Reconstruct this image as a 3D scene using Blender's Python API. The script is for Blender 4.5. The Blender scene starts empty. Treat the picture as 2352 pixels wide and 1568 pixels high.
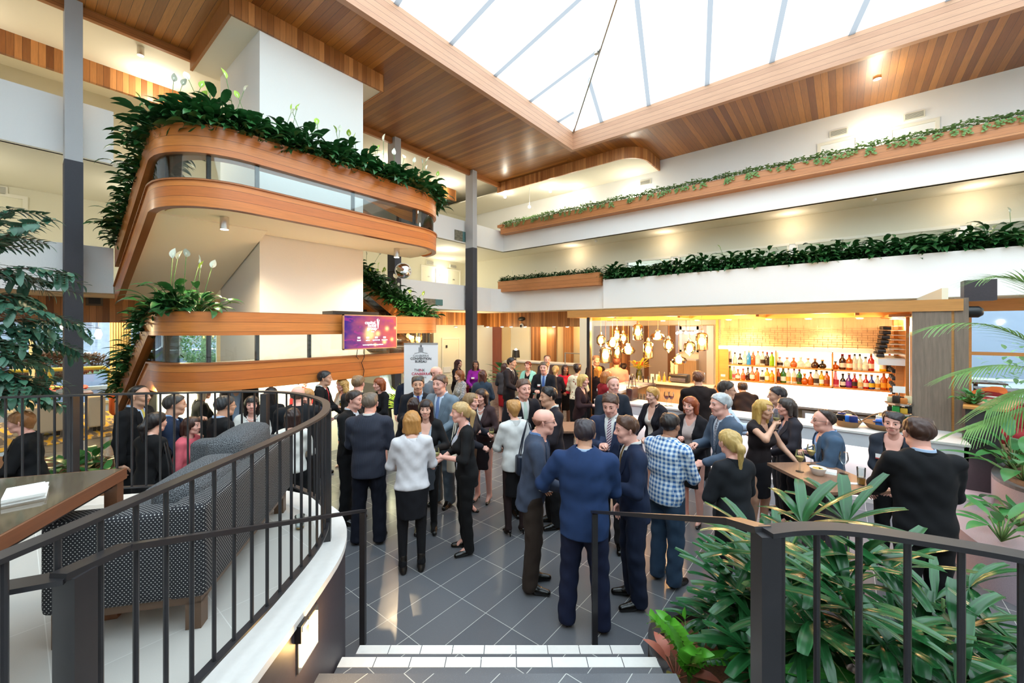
import bpy, bmesh, math, random
import numpy as np
from mathutils import Vector, Matrix, noise as mnoise
random.seed(7)
scene = bpy.context.scene
COL = scene.collection
# ---------------------------------------------------------------- camera
FPX, YH, ZC = 933.0, 753.0, 2.55
TH = math.radians(39.2)
CT, ST = math.cos(TH), math.sin(TH)
cam_d = bpy.data.cameras.new('camera')
cam = bpy.data.objects.new('camera', cam_d)
COL.objects.link(cam)
cam.location = (0, 0, ZC)
cam.rotation_euler = (math.pi/2, 0, TH-math.pi/2)
cam_d.sensor_width = 36.0
cam_d.lens = FPX/2352*36.0
cam_d.shift_y = -(784-YH)/2352
cam_d.clip_start = 0.05
cam_d.clip_end = 300
scene.camera = cam
# ---------------------------------------------------------------- view, world
vs = scene.view_settings
scene.display_settings.display_device = 'sRGB'
vs.view_transform = 'Standard'; vs.look = 'None'; vs.gamma = 1.0; vs.use_curve_mapping = False
vs.exposure = 0.68
cy = scene.cycles
cy.max_bounces = 7; cy.diffuse_bounces = 4; cy.glossy_bounces = 3; cy.transmission_bounces = 4
cy.transparent_max_bounces = 10; cy.caustics_reflective = False; cy.caustics_refractive = False
cy.sample_clamp_indirect = 4.0
world = bpy.data.worlds.new('daylight'); scene.world = world
world.use_nodes = True
bgn = world.node_tree.nodes['Background']
bgn.inputs[0].default_value = (0.80, 0.93, 1.0, 1); bgn.inputs[1].default_value = 3.0

def lamp(name, kind, loc, energy, color=(1, .8, .55), size=.1, rot=(0, 0, 0), spot=1.6, size_y=None):
    l = bpy.data.lights.new(name, kind); l.energy = energy; l.color = color
    if kind == 'AREA':
        l.size = size
        if size_y: l.shape = 'RECTANGLE'; l.size_y = size_y
    else: l.shadow_soft_size = size
    if kind == 'SPOT': l.spot_size = spot; l.spot_blend = .6
    o = bpy.data.objects.new(name, l); COL.objects.link(o); o.location = loc; o.rotation_euler = rot
    return o
# ---------------------------------------------------------------- picture-ray helpers (where a thing stands)
def ray(px, py):
    a = (px-1176)/FPX
    return (CT+a*ST, ST-a*CT, -(py-YH)/FPX)
def onX(px, py, X): v = ray(px, py); k = X/v[0]; return Vector((X, v[1]*k, ZC+v[2]*k))
def onY(px, py, Y): v = ray(px, py); k = Y/v[1]; return Vector((v[0]*k, Y, ZC+v[2]*k))
def onZ(px, py, Z): v = ray(px, py); k = (Z-ZC)/v[2]; return Vector((v[0]*k, v[1]*k, Z))
def DR(d, r, z=0.0): return Vector((d*CT+r*ST, d*ST-r*CT, z))
def onD(px, py, d): return DR(d, (px-1176)/FPX*d, ZC-(py-YH)/FPX*d)
# ---------------------------------------------------------------- mesh builder
class MB:
    def __init__(s): s.v = []; s.f = []; s.uv = None; s.mi = []; s.cm = 0
    def add(s, vs_, fs):
        b = len(s.v); s.v.extend([tuple(v) for v in vs_])
        for f in fs: s.f.append(tuple(b+i for i in f)); s.mi.append(s.cm)
        return s
    def mat(s, i): s.cm = i; return s
    def box(s, lo, hi):
        x0, y0, z0 = lo; x1, y1, z1 = hi
        if x0 > x1: x0, x1 = x1, x0
        if y0 > y1: y0, y1 = y1, y0
        if z0 > z1: z0, z1 = z1, z0
        return s.add([(x0,y0,z0),(x1,y0,z0),(x1,y1,z0),(x0,y1,z0),(x0,y0,z1),(x1,y0,z1),(x1,y1,z1),(x0,y1,z1)],
            [(0,3,2,1),(4,5,6,7),(0,1,5,4),(1,2,6,5),(2,3,7,6),(3,0,4,7)])
    def bar(s, a, b, w, h, up=(0,0,1)):
        a = Vector(a); b = Vector(b); d = (b-a).normalized(); u = Vector(up)
        if abs(d.dot(u)) > .98: u = Vector((1,0,0))
        sx = d.cross(u).normalized(); u = sx.cross(d).normalized()
        P = []
        for p in (a, b):
            for i, j in ((-1,-1),(1,-1),(1,1),(-1,1)): P.append(p+sx*(i*w/2)+u*(j*h/2))
        return s.add(P, [(0,1,2,3),(7,6,5,4),(0,4,5,1),(1,5,6,2),(2,6,7,3),(3,7,4,0)])
    def rod(s, a, b, r, n=8, r2=None): return s.tube([a, b], r, n, r2=r2)
    def tube(s, path, r, n=8, r2=None, cap=True):
        path = [Vector(p) for p in path]; m = len(path); base = len(s.v); pu = None
        for i, p in enumerate(path):
            d = (path[min(i+1, m-1)]-path[max(i-1, 0)]).normalized()
            if pu is None:
                pu = Vector((0,0,1)) if abs(d.z) < .9 else Vector((1,0,0))
            sx = d.cross(pu).normalized(); pu = sx.cross(d).normalized()
            rr = r if r2 is None else r+(r2-r)*i/(m-1)
            if callable(r): rr = r(i/(m-1))
            for k in range(n):
                t = 2*math.pi*k/n
                s.v.append(tuple(p+sx*(rr*math.cos(t))+pu*(rr*math.sin(t))))
        for i in range(m-1):
            for k in range(n):
                a = base+i*n+k; b = base+i*n+(k+1) % n
                s.f.append((a, b, b+n, a+n)); s.mi.append(s.cm)
        if cap:
            s.f.append(tuple(base+k for k in reversed(range(n)))); s.mi.append(s.cm)
            s.f.append(tuple(base+(m-1)*n+k for k in range(n))); s.mi.append(s.cm)
        return s
    def lathe(s, prof, c=(0,0,0), n=16):
        base = len(s.v); m = len(prof)
        for r, z in prof:
            for k in range(n):
                t = 2*math.pi*k/n; s.v.append((c[0]+r*math.cos(t), c[1]+r*math.sin(t), c[2]+z))
        for i in range(m-1):
            for k in range(n):
                a = base+i*n+k; b = base+i*n+(k+1) % n
                s.f.append((a, b, b+n, a+n)); s.mi.append(s.cm)
        if prof[0][0] > 1e-4: s.f.append(tuple(base+k for k in reversed(range(n)))); s.mi.append(s.cm)
        if prof[-1][0] > 1e-4: s.f.append(tuple(base+(m-1)*n+k for k in range(n))); s.mi.append(s.cm)
        return s
    def prism(s, poly, z0, z1):
        n = len(poly); A = sum(poly[i][0]*poly[(i+1) % n][1]-poly[(i+1) % n][0]*poly[i][1] for i in range(n))
        if A < 0: poly = poly[::-1]
        P = [(x, y, z0) for x, y in poly]+[(x, y, z1) for x, y in poly]
        F = [tuple(reversed(range(n))), tuple(range(n, 2*n))]
        for i in range(n): j = (i+1) % n; F.append((i, j, j+n, i+n))
        return s.add(P, F)
    def ball(s, c, r, n=10, sc=(1,1,1)):
        m = max(4, n//2); prof = [(max(1e-5, math.sin(math.pi*i/m))*r, -math.cos(math.pi*i/m)*r) for i in range(m+1)]
        b = len(s.v); s.lathe(prof, (0,0,0), n)
        for i in range(b, len(s.v)):
            x, y, z = s.v[i]; s.v[i] = (c[0]+x*sc[0], c[1]+y*sc[1], c[2]+z*sc[2])
        return s
    def sweep(s, path, prof, closed=False, side=None):
        """profile (o, z) swept along a plan path of (x, y, z): o to the right of travel."""
        n = len(path); m = len(prof); base = len(s.v)
        for i, p in enumerate(path):
            a = path[(i-1) % n] if (closed or i > 0) else p; b = path[(i+1) % n] if (closed or i < n-1) else p
            dx, dy = b[0]-a[0], b[1]-a[1]; l = math.hypot(dx, dy) or 1; nx, ny = dy/l, -dx/l
            # mitre
            if (closed or 0 < i < n-1):
                e = (p[0]-a[0], p[1]-a[1]); le = math.hypot(*e) or 1
                cs = max(.4, (e[1]/le)*nx-(e[0]/le)*ny)
            else: cs = 1
            for o, z in prof: s.v.append((p[0]+nx*o/cs, p[1]+ny*o/cs, p[2]+z))
        for i in range(n if closed else n-1):
            for k in range(m):
                a = base+i*m+k; b = base+i*m+(k+1) % m; c = base+((i+1) % n)*m
                s.f.append((a, b, c+(k+1) % m, c+k)); s.mi.append(s.cm)
        if not closed:
            s.f.append(tuple(base+k for k in reversed(range(m)))); s.mi.append(s.cm)
            s.f.append(tuple(base+(n-1)*m+k for k in range(m))); s.mi.append(s.cm)
        return s

def mesh_from(name, mb, mats, smooth=None, uv=True, uvs=None):
    me = bpy.data.meshes.new(name)
    me.from_pydata(mb.v, [], mb.f); 
    if not isinstance(mats, (list, tuple)): mats = [mats]
    for m in mats: me.materials.append(m)
    if len(mats) > 1: me.polygons.foreach_set('material_index', np.array(mb.mi, dtype=np.int32))
    bm = bmesh.new(); bm.from_mesh(me); bmesh.ops.recalc_face_normals(bm, faces=bm.faces); bm.to_mesh(me); bm.free()
    if smooth is not None:
        me.polygons.foreach_set('use_smooth', np.ones(len(me.polygons), dtype=bool))
        if smooth < 180: me.set_sharp_from_angle(angle=math.radians(smooth))
    if uv: box_uv(me)
    return me
def box_uv(me):
    n = len(me.polygons)
    if n == 0: return
    no = np.empty(n*3, np.float32); me.polygons.foreach_get('normal', no); no = np.abs(no.reshape(n, 3))
    lt = np.empty(n, np.int32); me.polygons.foreach_get('loop_total', lt)
    lv = np.empty(len(me.loops), np.int32); me.loops.foreach_get('vertex_index', lv)
    co = np.empty(len(me.vertices)*3, np.float32); me.vertices.foreach_get('co', co); co = co.reshape(-1, 3)[lv]
    ax = np.repeat(np.argmax(no, axis=1), lt)
    u = np.where(ax == 0, co[:, 1], co[:, 0]); v = np.where(ax == 2, co[:, 1], co[:, 2])
    uvl = me.uv_layers.new(name='UVMap'); uvl.data.foreach_set('uv', np.stack([u, v], 1).ravel().astype(np.float32))

def link(name, data, parent=None):
    o = bpy.data.objects.new(name, data); COL.objects.link(o)
    if parent is not None:
        o.parent = parent; o.matrix_parent_inverse = world_of(parent).inverted()
    return o
def world_of(o):
    m = o.matrix_basis
    if o.parent: m = world_of(o.parent) @ o.matrix_parent_inverse @ m
    return m
def obj(name, mb, mats, parent=None, smooth=None, label=None):
    o = link(name, mesh_from(name, mb, mats, smooth), parent)
    if label: o['label'] = label
    return o
def struct(name, mb, mats, smooth=None, parent=None):
    o = obj(name, mb, mats, parent, smooth)
    if parent is None: o['kind'] = 'structure'; o['category'] = 'building'; o['label'] = name.replace('_', ' ')
    return o
def tag(o, label, cat, group=None, kind=None):
    o['label'] = label; o['category'] = cat
    if group: o['group'] = group
    if kind: o['kind'] = kind
    return o
def thing(name, label, cat, loc=(0,0,0), rz=0.0, group=None):
    o = bpy.data.objects.new(name, None); COL.objects.link(o); o.empty_display_size = .05
    o.location = loc; o.rotation_euler = (0, 0, rz)
    return tag(o, label, cat, group)
def dup(src, loc, rz=0.0, sc=1.0, label=None, group=None, tilt=(0,0)):
    r = src.copy(); COL.objects.link(r); r.location = loc; r.rotation_euler = (tilt[0], tilt[1], rz)
    r.scale = (sc, sc, sc) if not isinstance(sc, tuple) else sc
    if label: r['label'] = label
    if group: r['group'] = group
    for ch in list(src.children):
        c = ch.copy(); COL.objects.link(c); c.parent = r
        for g in list(ch.children):
            d = g.copy(); COL.objects.link(d); d.parent = c
    return r
ORD = 'first second third fourth fifth sixth seventh eighth ninth tenth eleventh twelfth thirteenth fourteenth fifteenth sixteenth seventeenth eighteenth nineteenth twentieth'.split()
def arc(cx, cy, r, a0, a1, n=10):
    return [(cx+r*math.cos(math.radians(a0+(a1-a0)*i/n)), cy+r*math.sin(math.radians(a0+(a1-a0)*i/n))) for i in range(n+1)]
# ---------------------------------------------------------------- materials
class NT:
    def __init__(s, name):
        s.m = bpy.data.materials.new(name); s.m.use_nodes = True; s.t = s.m.node_tree; s.n = s.t.nodes
        s.b = s.n['Principled BSDF']; s.out = s.n['Material Output']
    def new(s, ty, **kw):
        n = s.n.new(ty)
        for k, v in kw.items():
            if k.startswith('i_'):
                key = k[2:]; n.inputs[int(key) if key.isdigit() else key].default_value = v
            else: setattr(n, k, v)
        return n
    def lk(s, a, b): s.t.links.new(a, b)
    def math(s, op, a, b=None, c=None):
        n = s.n.new('ShaderNodeMath'); n.operation = op
        for i, x in enumerate((a, b, c)):
            if x is None: continue
            if isinstance(x, (int, float)): n.inputs[i].default_value = x
            else: s.lk(x, n.inputs[i])
        return n.outputs[0]
    def mix(s, f, a, b, blend='MIX'):
        n = s.n.new('ShaderNodeMix'); n.data_type = 'RGBA'; n.blend_type = blend
        for i, x in ((0, f), (6, a), (7, b)):
            if isinstance(x, (int, float)): n.inputs[i].default_value = x
            elif isinstance(x, tuple): n.inputs[i].default_value = (*x[:3], 1)
            else: s.lk(x, n.inputs[i])
        return n.outputs[2]
    def coords(s, uv=False):
        tc = s.n.new('ShaderNodeTexCoord'); src = tc.outputs['UV' if uv else 'Object']
        sp = s.n.new('ShaderNodeSeparateXYZ'); s.lk(src, sp.inputs[0]); return src, sp.outputs
    def noise(s, vec, scale, detail=3, rough=.5):
        n = s.n.new('ShaderNodeTexNoise'); n.inputs['Scale'].default_value = scale; n.inputs['Detail'].default_value = detail
        n.inputs['Roughness'].default_value = rough
        if vec is not None: s.lk(vec, n.inputs['Vector'])
        return n.outputs[0]
    def scale(s, vec, sc):
        n = s.n.new('ShaderNodeMapping'); n.inputs['Scale'].default_value = sc; s.lk(vec, n.inputs[0]); return n.outputs[0]
    def bump(s, h, st=.2, dist=.01):
        n = s.n.new('ShaderNodeBump'); n.inputs['Strength'].default_value = st; n.inputs['Distance'].default_value = dist
        s.lk(h, n.inputs['Height']); s.lk(n.outputs[0], s.b.inputs['Normal'])
    def col(s, c):
        if isinstance(c, tuple): s.b.inputs['Base Color'].default_value = (*c[:3], 1)
        else: s.lk(c, s.b.inputs['Base Color'])
def hexc(h):
    h = h.lstrip('#'); r = [int(h[i:i+2], 16)/255 for i in (0, 2, 4)]
    return tuple((c/12.92 if c <= .04045 else ((c+.055)/1.055)**2.4) for c in r)
def C_(c): return hexc(c) if isinstance(c, str) else c
def mat(name, c, rough=.6, metal=0.0, em=0.0, emc=None, spec=.5, nz=0.0, nscale=30, bump=0.0, bscale=60, sheen=0, coat=0):
    t = NT(name); c = C_(c); b = t.b
    b.inputs['Roughness'].default_value = rough; b.inputs['Metallic'].default_value = metal
    b.inputs['Specular IOR Level'].default_value = spec
    if coat: b.inputs['Coat Weight'].default_value = coat; b.inputs['Coat Roughness'].default_value = .1
    src, _ = t.coords()
    if nz: t.col(t.mix(t.noise(src, nscale), tuple(x*(1-nz) for x in c), tuple(min(1, x*(1+nz)) for x in c)))
    else: t.col(c)
    if bump: t.bump(t.noise(src, bscale, 4, .6), bump, .01)
    if em: b.inputs['Emission Color'].default_value = (*(C_(emc) if emc else c), 1); b.inputs['Emission Strength'].default_value = em
    if sheen: b.inputs['Sheen Weight'].default_value = sheen
    return t.m
def wood(name, c1, c2, across, w=.1, along='y', rough=.38, gap=.05, vein=.35, gapc=.35, coat=0.0):
    """timber boards: `across` = x, y, z (object space) or u, v (the part's own length / height)."""
    t = NT(name); uv = across in 'uv'; src, sp = t.coords(uv)
    ai = {'x': 0, 'y': 1, 'z': 2, 'u': 0, 'v': 1}
    q = t.math('DIVIDE', sp[ai[across]], w); cell = t.math('FLOOR', q); fr = t.math('FRACT', q)
    wn = t.new('ShaderNodeTexWhiteNoise', noise_dimensions='1D'); t.lk(cell, wn.inputs['W'])
    li = ai[along]; sc = [14.0, 14.0, 14.0]; sc[li] = .9
    off = t.new('ShaderNodeCombineXYZ'); t.lk(t.math('MULTIPLY', wn.outputs[0], 37.0), off.inputs[0]); t.lk(t.math('MULTIPLY', wn.outputs[0], 91.0), off.inputs[1]); t.lk(t.math('MULTIPLY', wn.outputs[0], 53.0), off.inputs[2])
    mp = t.new('ShaderNodeMapping'); mp.inputs['Scale'].default_value = sc; t.lk(src, mp.inputs[0]); t.lk(off.outputs[0], mp.inputs[1])
    g = t.noise(mp.outputs[0], 2.6, 6, .65)
    g2 = t.noise(mp.outputs[0], 11.0, 3, .6)
    base = t.mix(wn.outputs[0], C_(c1), C_(c2))
    k = t.math('MULTIPLY_ADD', t.math('SUBTRACT', g, .5), 2.2*vein, 1.0); k = t.math('MULTIPLY_ADD', t.math('SUBTRACT', g2, .5), .6*vein, k)
    cc = t.new('ShaderNodeVectorMath', operation='SCALE'); t.lk(base, cc.inputs[0]); t.lk(k, cc.inputs['Scale'])
    col = cc.outputs[0]
    if gap:
        e = t.math('LESS_THAN', fr, gap); col = t.mix(e, col, tuple(x*gapc for x in C_(c1)))
        h = t.math('SUBTRACT', 1.0, e); t.bump(h, .6, .006)
    t.col(col); t.b.inputs['Roughness'].default_value = rough
    if coat: t.b.inputs['Coat Weight'].default_value = coat; t.b.inputs['Coat Roughness'].default_value = .22
    return t.m
def tiles(name, ox, oy, sx, sy, ca, cb, grout, gw=.006, rough=.3, speck=.25):
    t = NT(name); src, sp = t.coords()
    qx = t.math('DIVIDE', t.math('SUBTRACT', sp[0], ox), sx); qy = t.math('DIVIDE', t.math('SUBTRACT', sp[1], oy), sy)
    fx = t.math('FRACT', qx); fy = t.math('FRACT', qy)
    ex = t.math('MULTIPLY', t.math('LESS_THAN', fx, gw/sx), 1.0); ey = t.math('LESS_THAN', fy, gw/sy)
    e = t.math('MAXIMUM', ex, ey)
    cv = t.new('ShaderNodeCombineXYZ'); t.lk(t.math('FLOOR', qx), cv.inputs[0]); t.lk(t.math('FLOOR', qy), cv.inputs[1])
    wn = t.new('ShaderNodeTexWhiteNoise', noise_dimensions='2D'); t.lk(cv.outputs[0], wn.inputs['Vector'])
    col = t.mix(wn.outputs[0], C_(ca), C_(cb))
    sk = t.math('GREATER_THAN', t.noise(src, 260, 2, .6), .66); col = t.mix(t.math('MULTIPLY', sk, speck), col, tuple(min(1, x*2.6) for x in C_(cb)))
    t.col(t.mix(e, col, C_(grout))); 
    t.b.inputs['Roughness'].default_value = rough
    t.lk(t.math('MULTIPLY_ADD', t.noise(src, 7, 3), .12, rough-.06), t.b.inputs['Roughness'])
    t.bump(t.math('SUBTRACT', 1.0, e), .25, .004)
    return t.m
def glass(name, tint=(.92, .97, .97), refl=.10, rough=.02):
    t = NT(name); t.n.remove(t.b)
    tr = t.new('ShaderNodeBsdfTransparent'); tr.inputs[0].default_value = (*tint, 1)
    gl = t.new('ShaderNodeBsdfGlossy'); gl.inputs['Roughness'].default_value = rough
    fr = t.new('ShaderNodeFresnel'); fr.inputs[0].default_value = 1.45
    mx = t.new('ShaderNodeMixShader'); t.lk(t.math('MULTIPLY_ADD', fr.outputs[0], .9, refl*.25), mx.inputs[0])
    t.lk(tr.outputs[0], mx.inputs[1]); t.lk(gl.outputs[0], mx.inputs[2]); t.lk(mx.outputs[0], t.out.inputs[0])
    return t.m
def leafmat(name, c1, c2, rough=.32, ribs=0.0, tips=None, trans=.12):
    t = NT(name); src, sp = t.coords(True)
    oi = t.new('ShaderNodeObjectInfo')
    s3, _ = t.coords(False)
    v = t.noise(s3, 9, 2); f = t.math('ADD', t.math('MULTIPLY', v, .8), t.math('MULTIPLY', oi.outputs['Random'], .3))
    col = t.mix(t.math('MULTIPLY', f, 1.0), C_(c1), C_(c2))
    if ribs:
        st = t.math('SINE', t.math('MULTIPLY', sp[0], ribs)); t.bump(st, .25, .003)
        col = t.mix(t.math('MULTIPLY', t.math('GREATER_THAN', st, .85), .25), col, tuple(min(1, x*1.9) for x in C_(c2)))
    if tips is not None:
        k = t.math('GREATER_THAN', t.math('ADD', sp[1], t.math('MULTIPLY', t.noise(s3, 8, 2), .5)), 1.34); col = t.mix(k, col, C_(tips))
    t.col(col); t.b.inputs['Roughness'].default_value = rough
    if trans:
        t.n.remove(t.out) if False else None
        tl = t.new('ShaderNodeBsdfTranslucent'); 
        t.lk(col, tl.inputs[0]) if not isinstance(col, tuple) else None
        mx = t.new('ShaderNodeMixShader'); mx.inputs[0].default_value = trans
        t.lk(t.b.outputs[0], mx.inputs[1]); t.lk(tl.outputs[0], mx.inputs[2]); t.lk(mx.outputs[0], t.out.inputs[0])
    return t.m
def emit(name, c, s):
    t = NT(name); t.n.remove(t.b); e = t.new('ShaderNodeEmission'); e.inputs[0].default_value = (*C_(c), 1); e.inputs[1].default_value = s
    t.lk(e.outputs[0], t.out.inputs[0]); return t.m
def pattern(name, kind, c1, c2, sc, rough=.8, c3=None):
    """cloth patterns in the part's own metres: dots, check, pin, stripe, speckle, floral, stripes across."""
    t = NT(name); src, sp = t.coords(True); u, v = sp[0], sp[1]
    c1, c2 = C_(c1), C_(c2)
    if kind == 'dots':
        a = t.math('DIVIDE', u, sc); b = t.math('DIVIDE', v, sc*.62); row = t.math('FLOOR', b)
        a = t.math('ADD', a, t.math('MULTIPLY', t.math('MODULO', row, 2.0), .5))
        dx = t.math('SUBTRACT', t.math('FRACT', a), .5); dy = t.math('MULTIPLY', t.math('SUBTRACT', t.math('FRACT', b), .5), .8)
        d = t.math('ADD', t.math('MULTIPLY', dx, dx), t.math('MULTIPLY', dy, dy)); f = t.math('LESS_THAN', d, .028)
    elif kind == 'check':
        a = t.math('LESS_THAN', t.math('FRACT', t.math('DIVIDE', u, sc)), .5); b = t.math('LESS_THAN', t.math('FRACT', t.math('DIVIDE', v, sc)), .5)
        f = t.math('MULTIPLY', t.math('ADD', a, b), .5)
    elif kind == 'pin': f = t.math('LESS_THAN', t.math('FRACT', t.math('DIVIDE', u, sc)), .12)
    elif kind == 'diag': f = t.math('LESS_THAN', t.math('FRACT', t.math('DIVIDE', t.math('ADD', u, v), sc)), .5)
    elif kind == 'stripe': f = t.math('LESS_THAN', t.math('FRACT', t.math('DIVIDE', v, sc)), .35)
    elif kind == 'grid':
        f = t.math('MAXIMUM', t.math('LESS_THAN', t.math('FRACT', t.math('DIVIDE', u, sc)), .1), t.math('LESS_THAN', t.math('FRACT', t.math('DIVIDE', v, sc)), .1))
    elif kind == 'speckle': f = t.math('GREATER_THAN', t.noise(src, sc, 2, .7), .52)
    else:
        vo = t.new('ShaderNodeTexVoronoi'); vo.inputs['Scale'].default_value = sc; t.lk(src, vo.inputs['Vector']); f = t.math('LESS_THAN', vo.outputs['Distance'], .28)
    t.col(t.mix(f, c1, c2)); t.b.inputs['Roughness'].default_value = rough
    s3, _ = t.coords(); t.bump(t.noise(s3, 220, 2), .12, .003)
    return t.m
_cl = {}
def cloth(c, rough=.85):
    k = (str(c), rough)
    if k not in _cl:
        t = NT('cloth'); cc = C_(c); s3, _ = t.coords()
        t.col(t.mix(t.noise(s3, 25, 3), tuple(x*.85 for x in cc), tuple(min(1, x*1.12) for x in cc)))
        t.b.inputs['Roughness'].default_value = rough; t.b.inputs['Specular IOR Level'].default_value = .3
        t.bump(t.noise(s3, 300, 2), .15, .002); _cl[k] = t.m
    return _cl[k]
M = {}
M['plaster'] = mat('white_plaster', (.87, .87, .86), .85, bump=.25, bscale=55)
M['cream'] = mat('cream_plaster', (.80, .76, .60), .85, bump=.15, bscale=40)
M['tower'] = mat('tower_render', (.80, .79, .76), .85, bump=.3, bscale=48)
M['soffit'] = mat('cream_soffit', (.82, .78, .66), .8, bump=.06)
M['col_hi'] = mat('grey_column_paint', (.48, .49, .51), .75, bump=.35, bscale=90)
M['col_lo'] = mat('charcoal_column_paint', (.062, .064, .078), .8, bump=.6, bscale=120)
W1, W2 = (.20, .064, .012), (.45, .180, .036)
M['w_ceil_x'] = wood('cedar_ceiling_boards', W1, W2, 'x', .14, 'y', .36, .045, coat=.12)
M['w_ceil_y'] = wood('cedar_ceiling_boards_b', W1, W2, 'y', .14, 'x', .36, .045, coat=.12)
M['w_fascia'] = wood('cedar_fascia_boards', (.52, .28, .17), (.62, .36, .22), 'z', .13, 'x', .45, .05, .2)
M['w_fascia_y'] = wood('cedar_fascia_boards_b', (.52, .28, .17), (.62, .36, .22), 'z', .13, 'y', .45, .05, .2)
M['w_vert_x'] = wood('cedar_vertical_boards', W1, (.60, .26, .08), 'x', .11, 'z', .4, .045)
M['w_vert_y'] = wood('cedar_vertical_boards_b', W1, (.60, .26, .08), 'y', .11, 'z', .4, .045)
M['w_vert_u'] = wood('cedar_curved_boards', (.34, .12, .035), (.64, .30, .10), 'u', .11, 'v', .4, .045)
M['w_band'] = wood('orange_timber_band', (.50, .135, .024), (.64, .215, .042), 'v', .145, 'u', .36, .04, .3, coat=.25)
M['w_plant'] = wood('timber_planter_boards', (.48, .18, .06), (.58, .25, .09), 'z', .15, 'y', .42, .04, .3)
M['w_trim'] = wood('timber_trim', (.36, .12, .035), (.44, .17, .05), 'z', .1, 'x', .35, .05)
M['w_beam'] = wood('blond_bar_beam', (.52, .225, .06), (.58, .27, .075), 'z', 3, 'y', .4, 0, .25)
M['w_grey'] = wood('grey_veneer', (.18, .135, .10), (.22, .165, .125), 'x', 3, 'z', .5, 0, .5)
M['w_dark'] = wood('dark_table_wood', (.16, .062, .03), (.20, .085, .04), 'y', 3, 'x', .3, 0, .4)
M['w_table'] = wood('brown_table_top', (.22, .115, .07), (.25, .135, .085), 'y', 3, 'x', .38, 0, .5)
M['w_recep'] = wood('oak_counter_front', (.52, .36, .20), (.58, .41, .24), 'y', .9, 'z', .4, .01, .3)
M['w_leg'] = mat('walnut_leg', (.10, .055, .03), .45)
M['floor'] = tiles('grey_floor_tile', 2.666, 4.296, .606, .303, (.098, .102, .116), (.125, .127, .140), (.46, .46, .44), .005, .22)
M['pale_tile'] = tiles('pale_platform_tile', .1, .2, .6, .6, (.46, .44, .41), (.50, .48, .45), (.62, .61, .58), .004, .45, .1)
M['white_stone'] = mat('white_stone', (.68, .66, .64), .5, nz=.06)
M['black_metal'] = mat('black_painted_steel', (.022, .021, .024), .34, spec=.5, nz=.2, nscale=12)
M['wall_dark'] = mat('dark_wall_tile', (.045, .035, .042), .45, nz=.2, nscale=50)
M['glass'] = glass('clear_glass')
M['mirror'] = mat('mirror', (.9, .9, .9), .03, 1.0)
M['chrome'] = mat('chrome', (.62, .60, .57), .22, 1.0)
M['black'] = mat('black_plastic', (.012, .012, .013), .35)
M['white'] = mat('white_gloss', (.82, .82, .80), .35)
M['paper'] = mat('white_paper', (.82, .82, .80), .8)
M['mulch'] = mat('bark_mulch', (.16, .075, .035), .95, nz=.6, nscale=60, bump=1.0, bscale=45)
M['soil'] = mat('dark_soil', (.03, .02, .015), .95, bump=.8)
M['lily'] = leafmat('peace_lily_leaf', (.012, .060, .022), (.035, .15, .035), .30, trans=.1)
M['lily_b'] = leafmat('bright_lily_leaf', (.03, .16, .06), (.08, .30, .07), .3, trans=.18)
M['spathe'] = mat('white_spathe', (.80, .83, .68), .6)
M['spathe_g'] = mat('green_spathe', (.35, .55, .06), .6)
M['vine'] = leafmat('trailing_vine_leaf', (.10, .26, .07), (.30, .47, .18), .4, trans=.25)
M['stem'] = mat('green_stem', (.10, .20, .05), .6)
M['bark'] = mat('brown_bark', (.09, .06, .04), .9, bump=.5)
M['rhapis'] = leafmat('lady_palm_leaf', (.008, .048, .016), (.022, .125, .035), .24, ribs=9.0, tips=(.34, .24, .07), trans=.1)
M['big_leaf'] = leafmat('large_ribbed_leaf', (.02, .14, .03), (.07, .34, .05), .3, ribs=24.0, trans=.2)
M['zz'] = leafmat('fresh_green_leaflet', (.06, .30, .02), (.16, .50, .05), .25, trans=.2)
M['croton'] = leafmat('red_croton_leaf', (.45, .07, .05), (.60, .25, .16), .4, trans=.15)
M['fig'] = leafmat('blue_green_leaf', (.025, .085, .055), (.06, .17, .11), .35, trans=.08)
M['kentia'] = leafmat('kentia_frond', (.08, .22, .04), (.22, .40, .12), .35, trans=.25)
M['terrazzo'] = mat('pink_terrazzo', (.40, .31, .34), .7, nz=.25, nscale=160)
M['warm_em'] = emit('warm_lamp_face', (1.0, .80, .52), 22)
M['cool_em'] = emit('neutral_lamp_face', (1.0, .95, .82), 24)
M['shelf_em'] = emit('backlit_shelf_panel', (1.0, .74, .46), 1.7)
M['splash_em'] = emit('backlit_splash_panel', (1.0, .93, .80), 4.0)
M['bulb'] = emit('lamp_filament', (1.0, .62, .25), 30)
M['steel'] = mat('brushed_steel', (.5, .48, .45), .3, 1.0)
M['red_fabric'] = mat('red_chair_fabric', (.28, .015, .02), .85, nz=.2, nscale=90)
M['orange_fabric'] = mat('orange_chair_fabric', (.75, .16, .03), .8)
M['beige'] = mat('beige_upholstery', (.60, .52, .38), .75)
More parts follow.
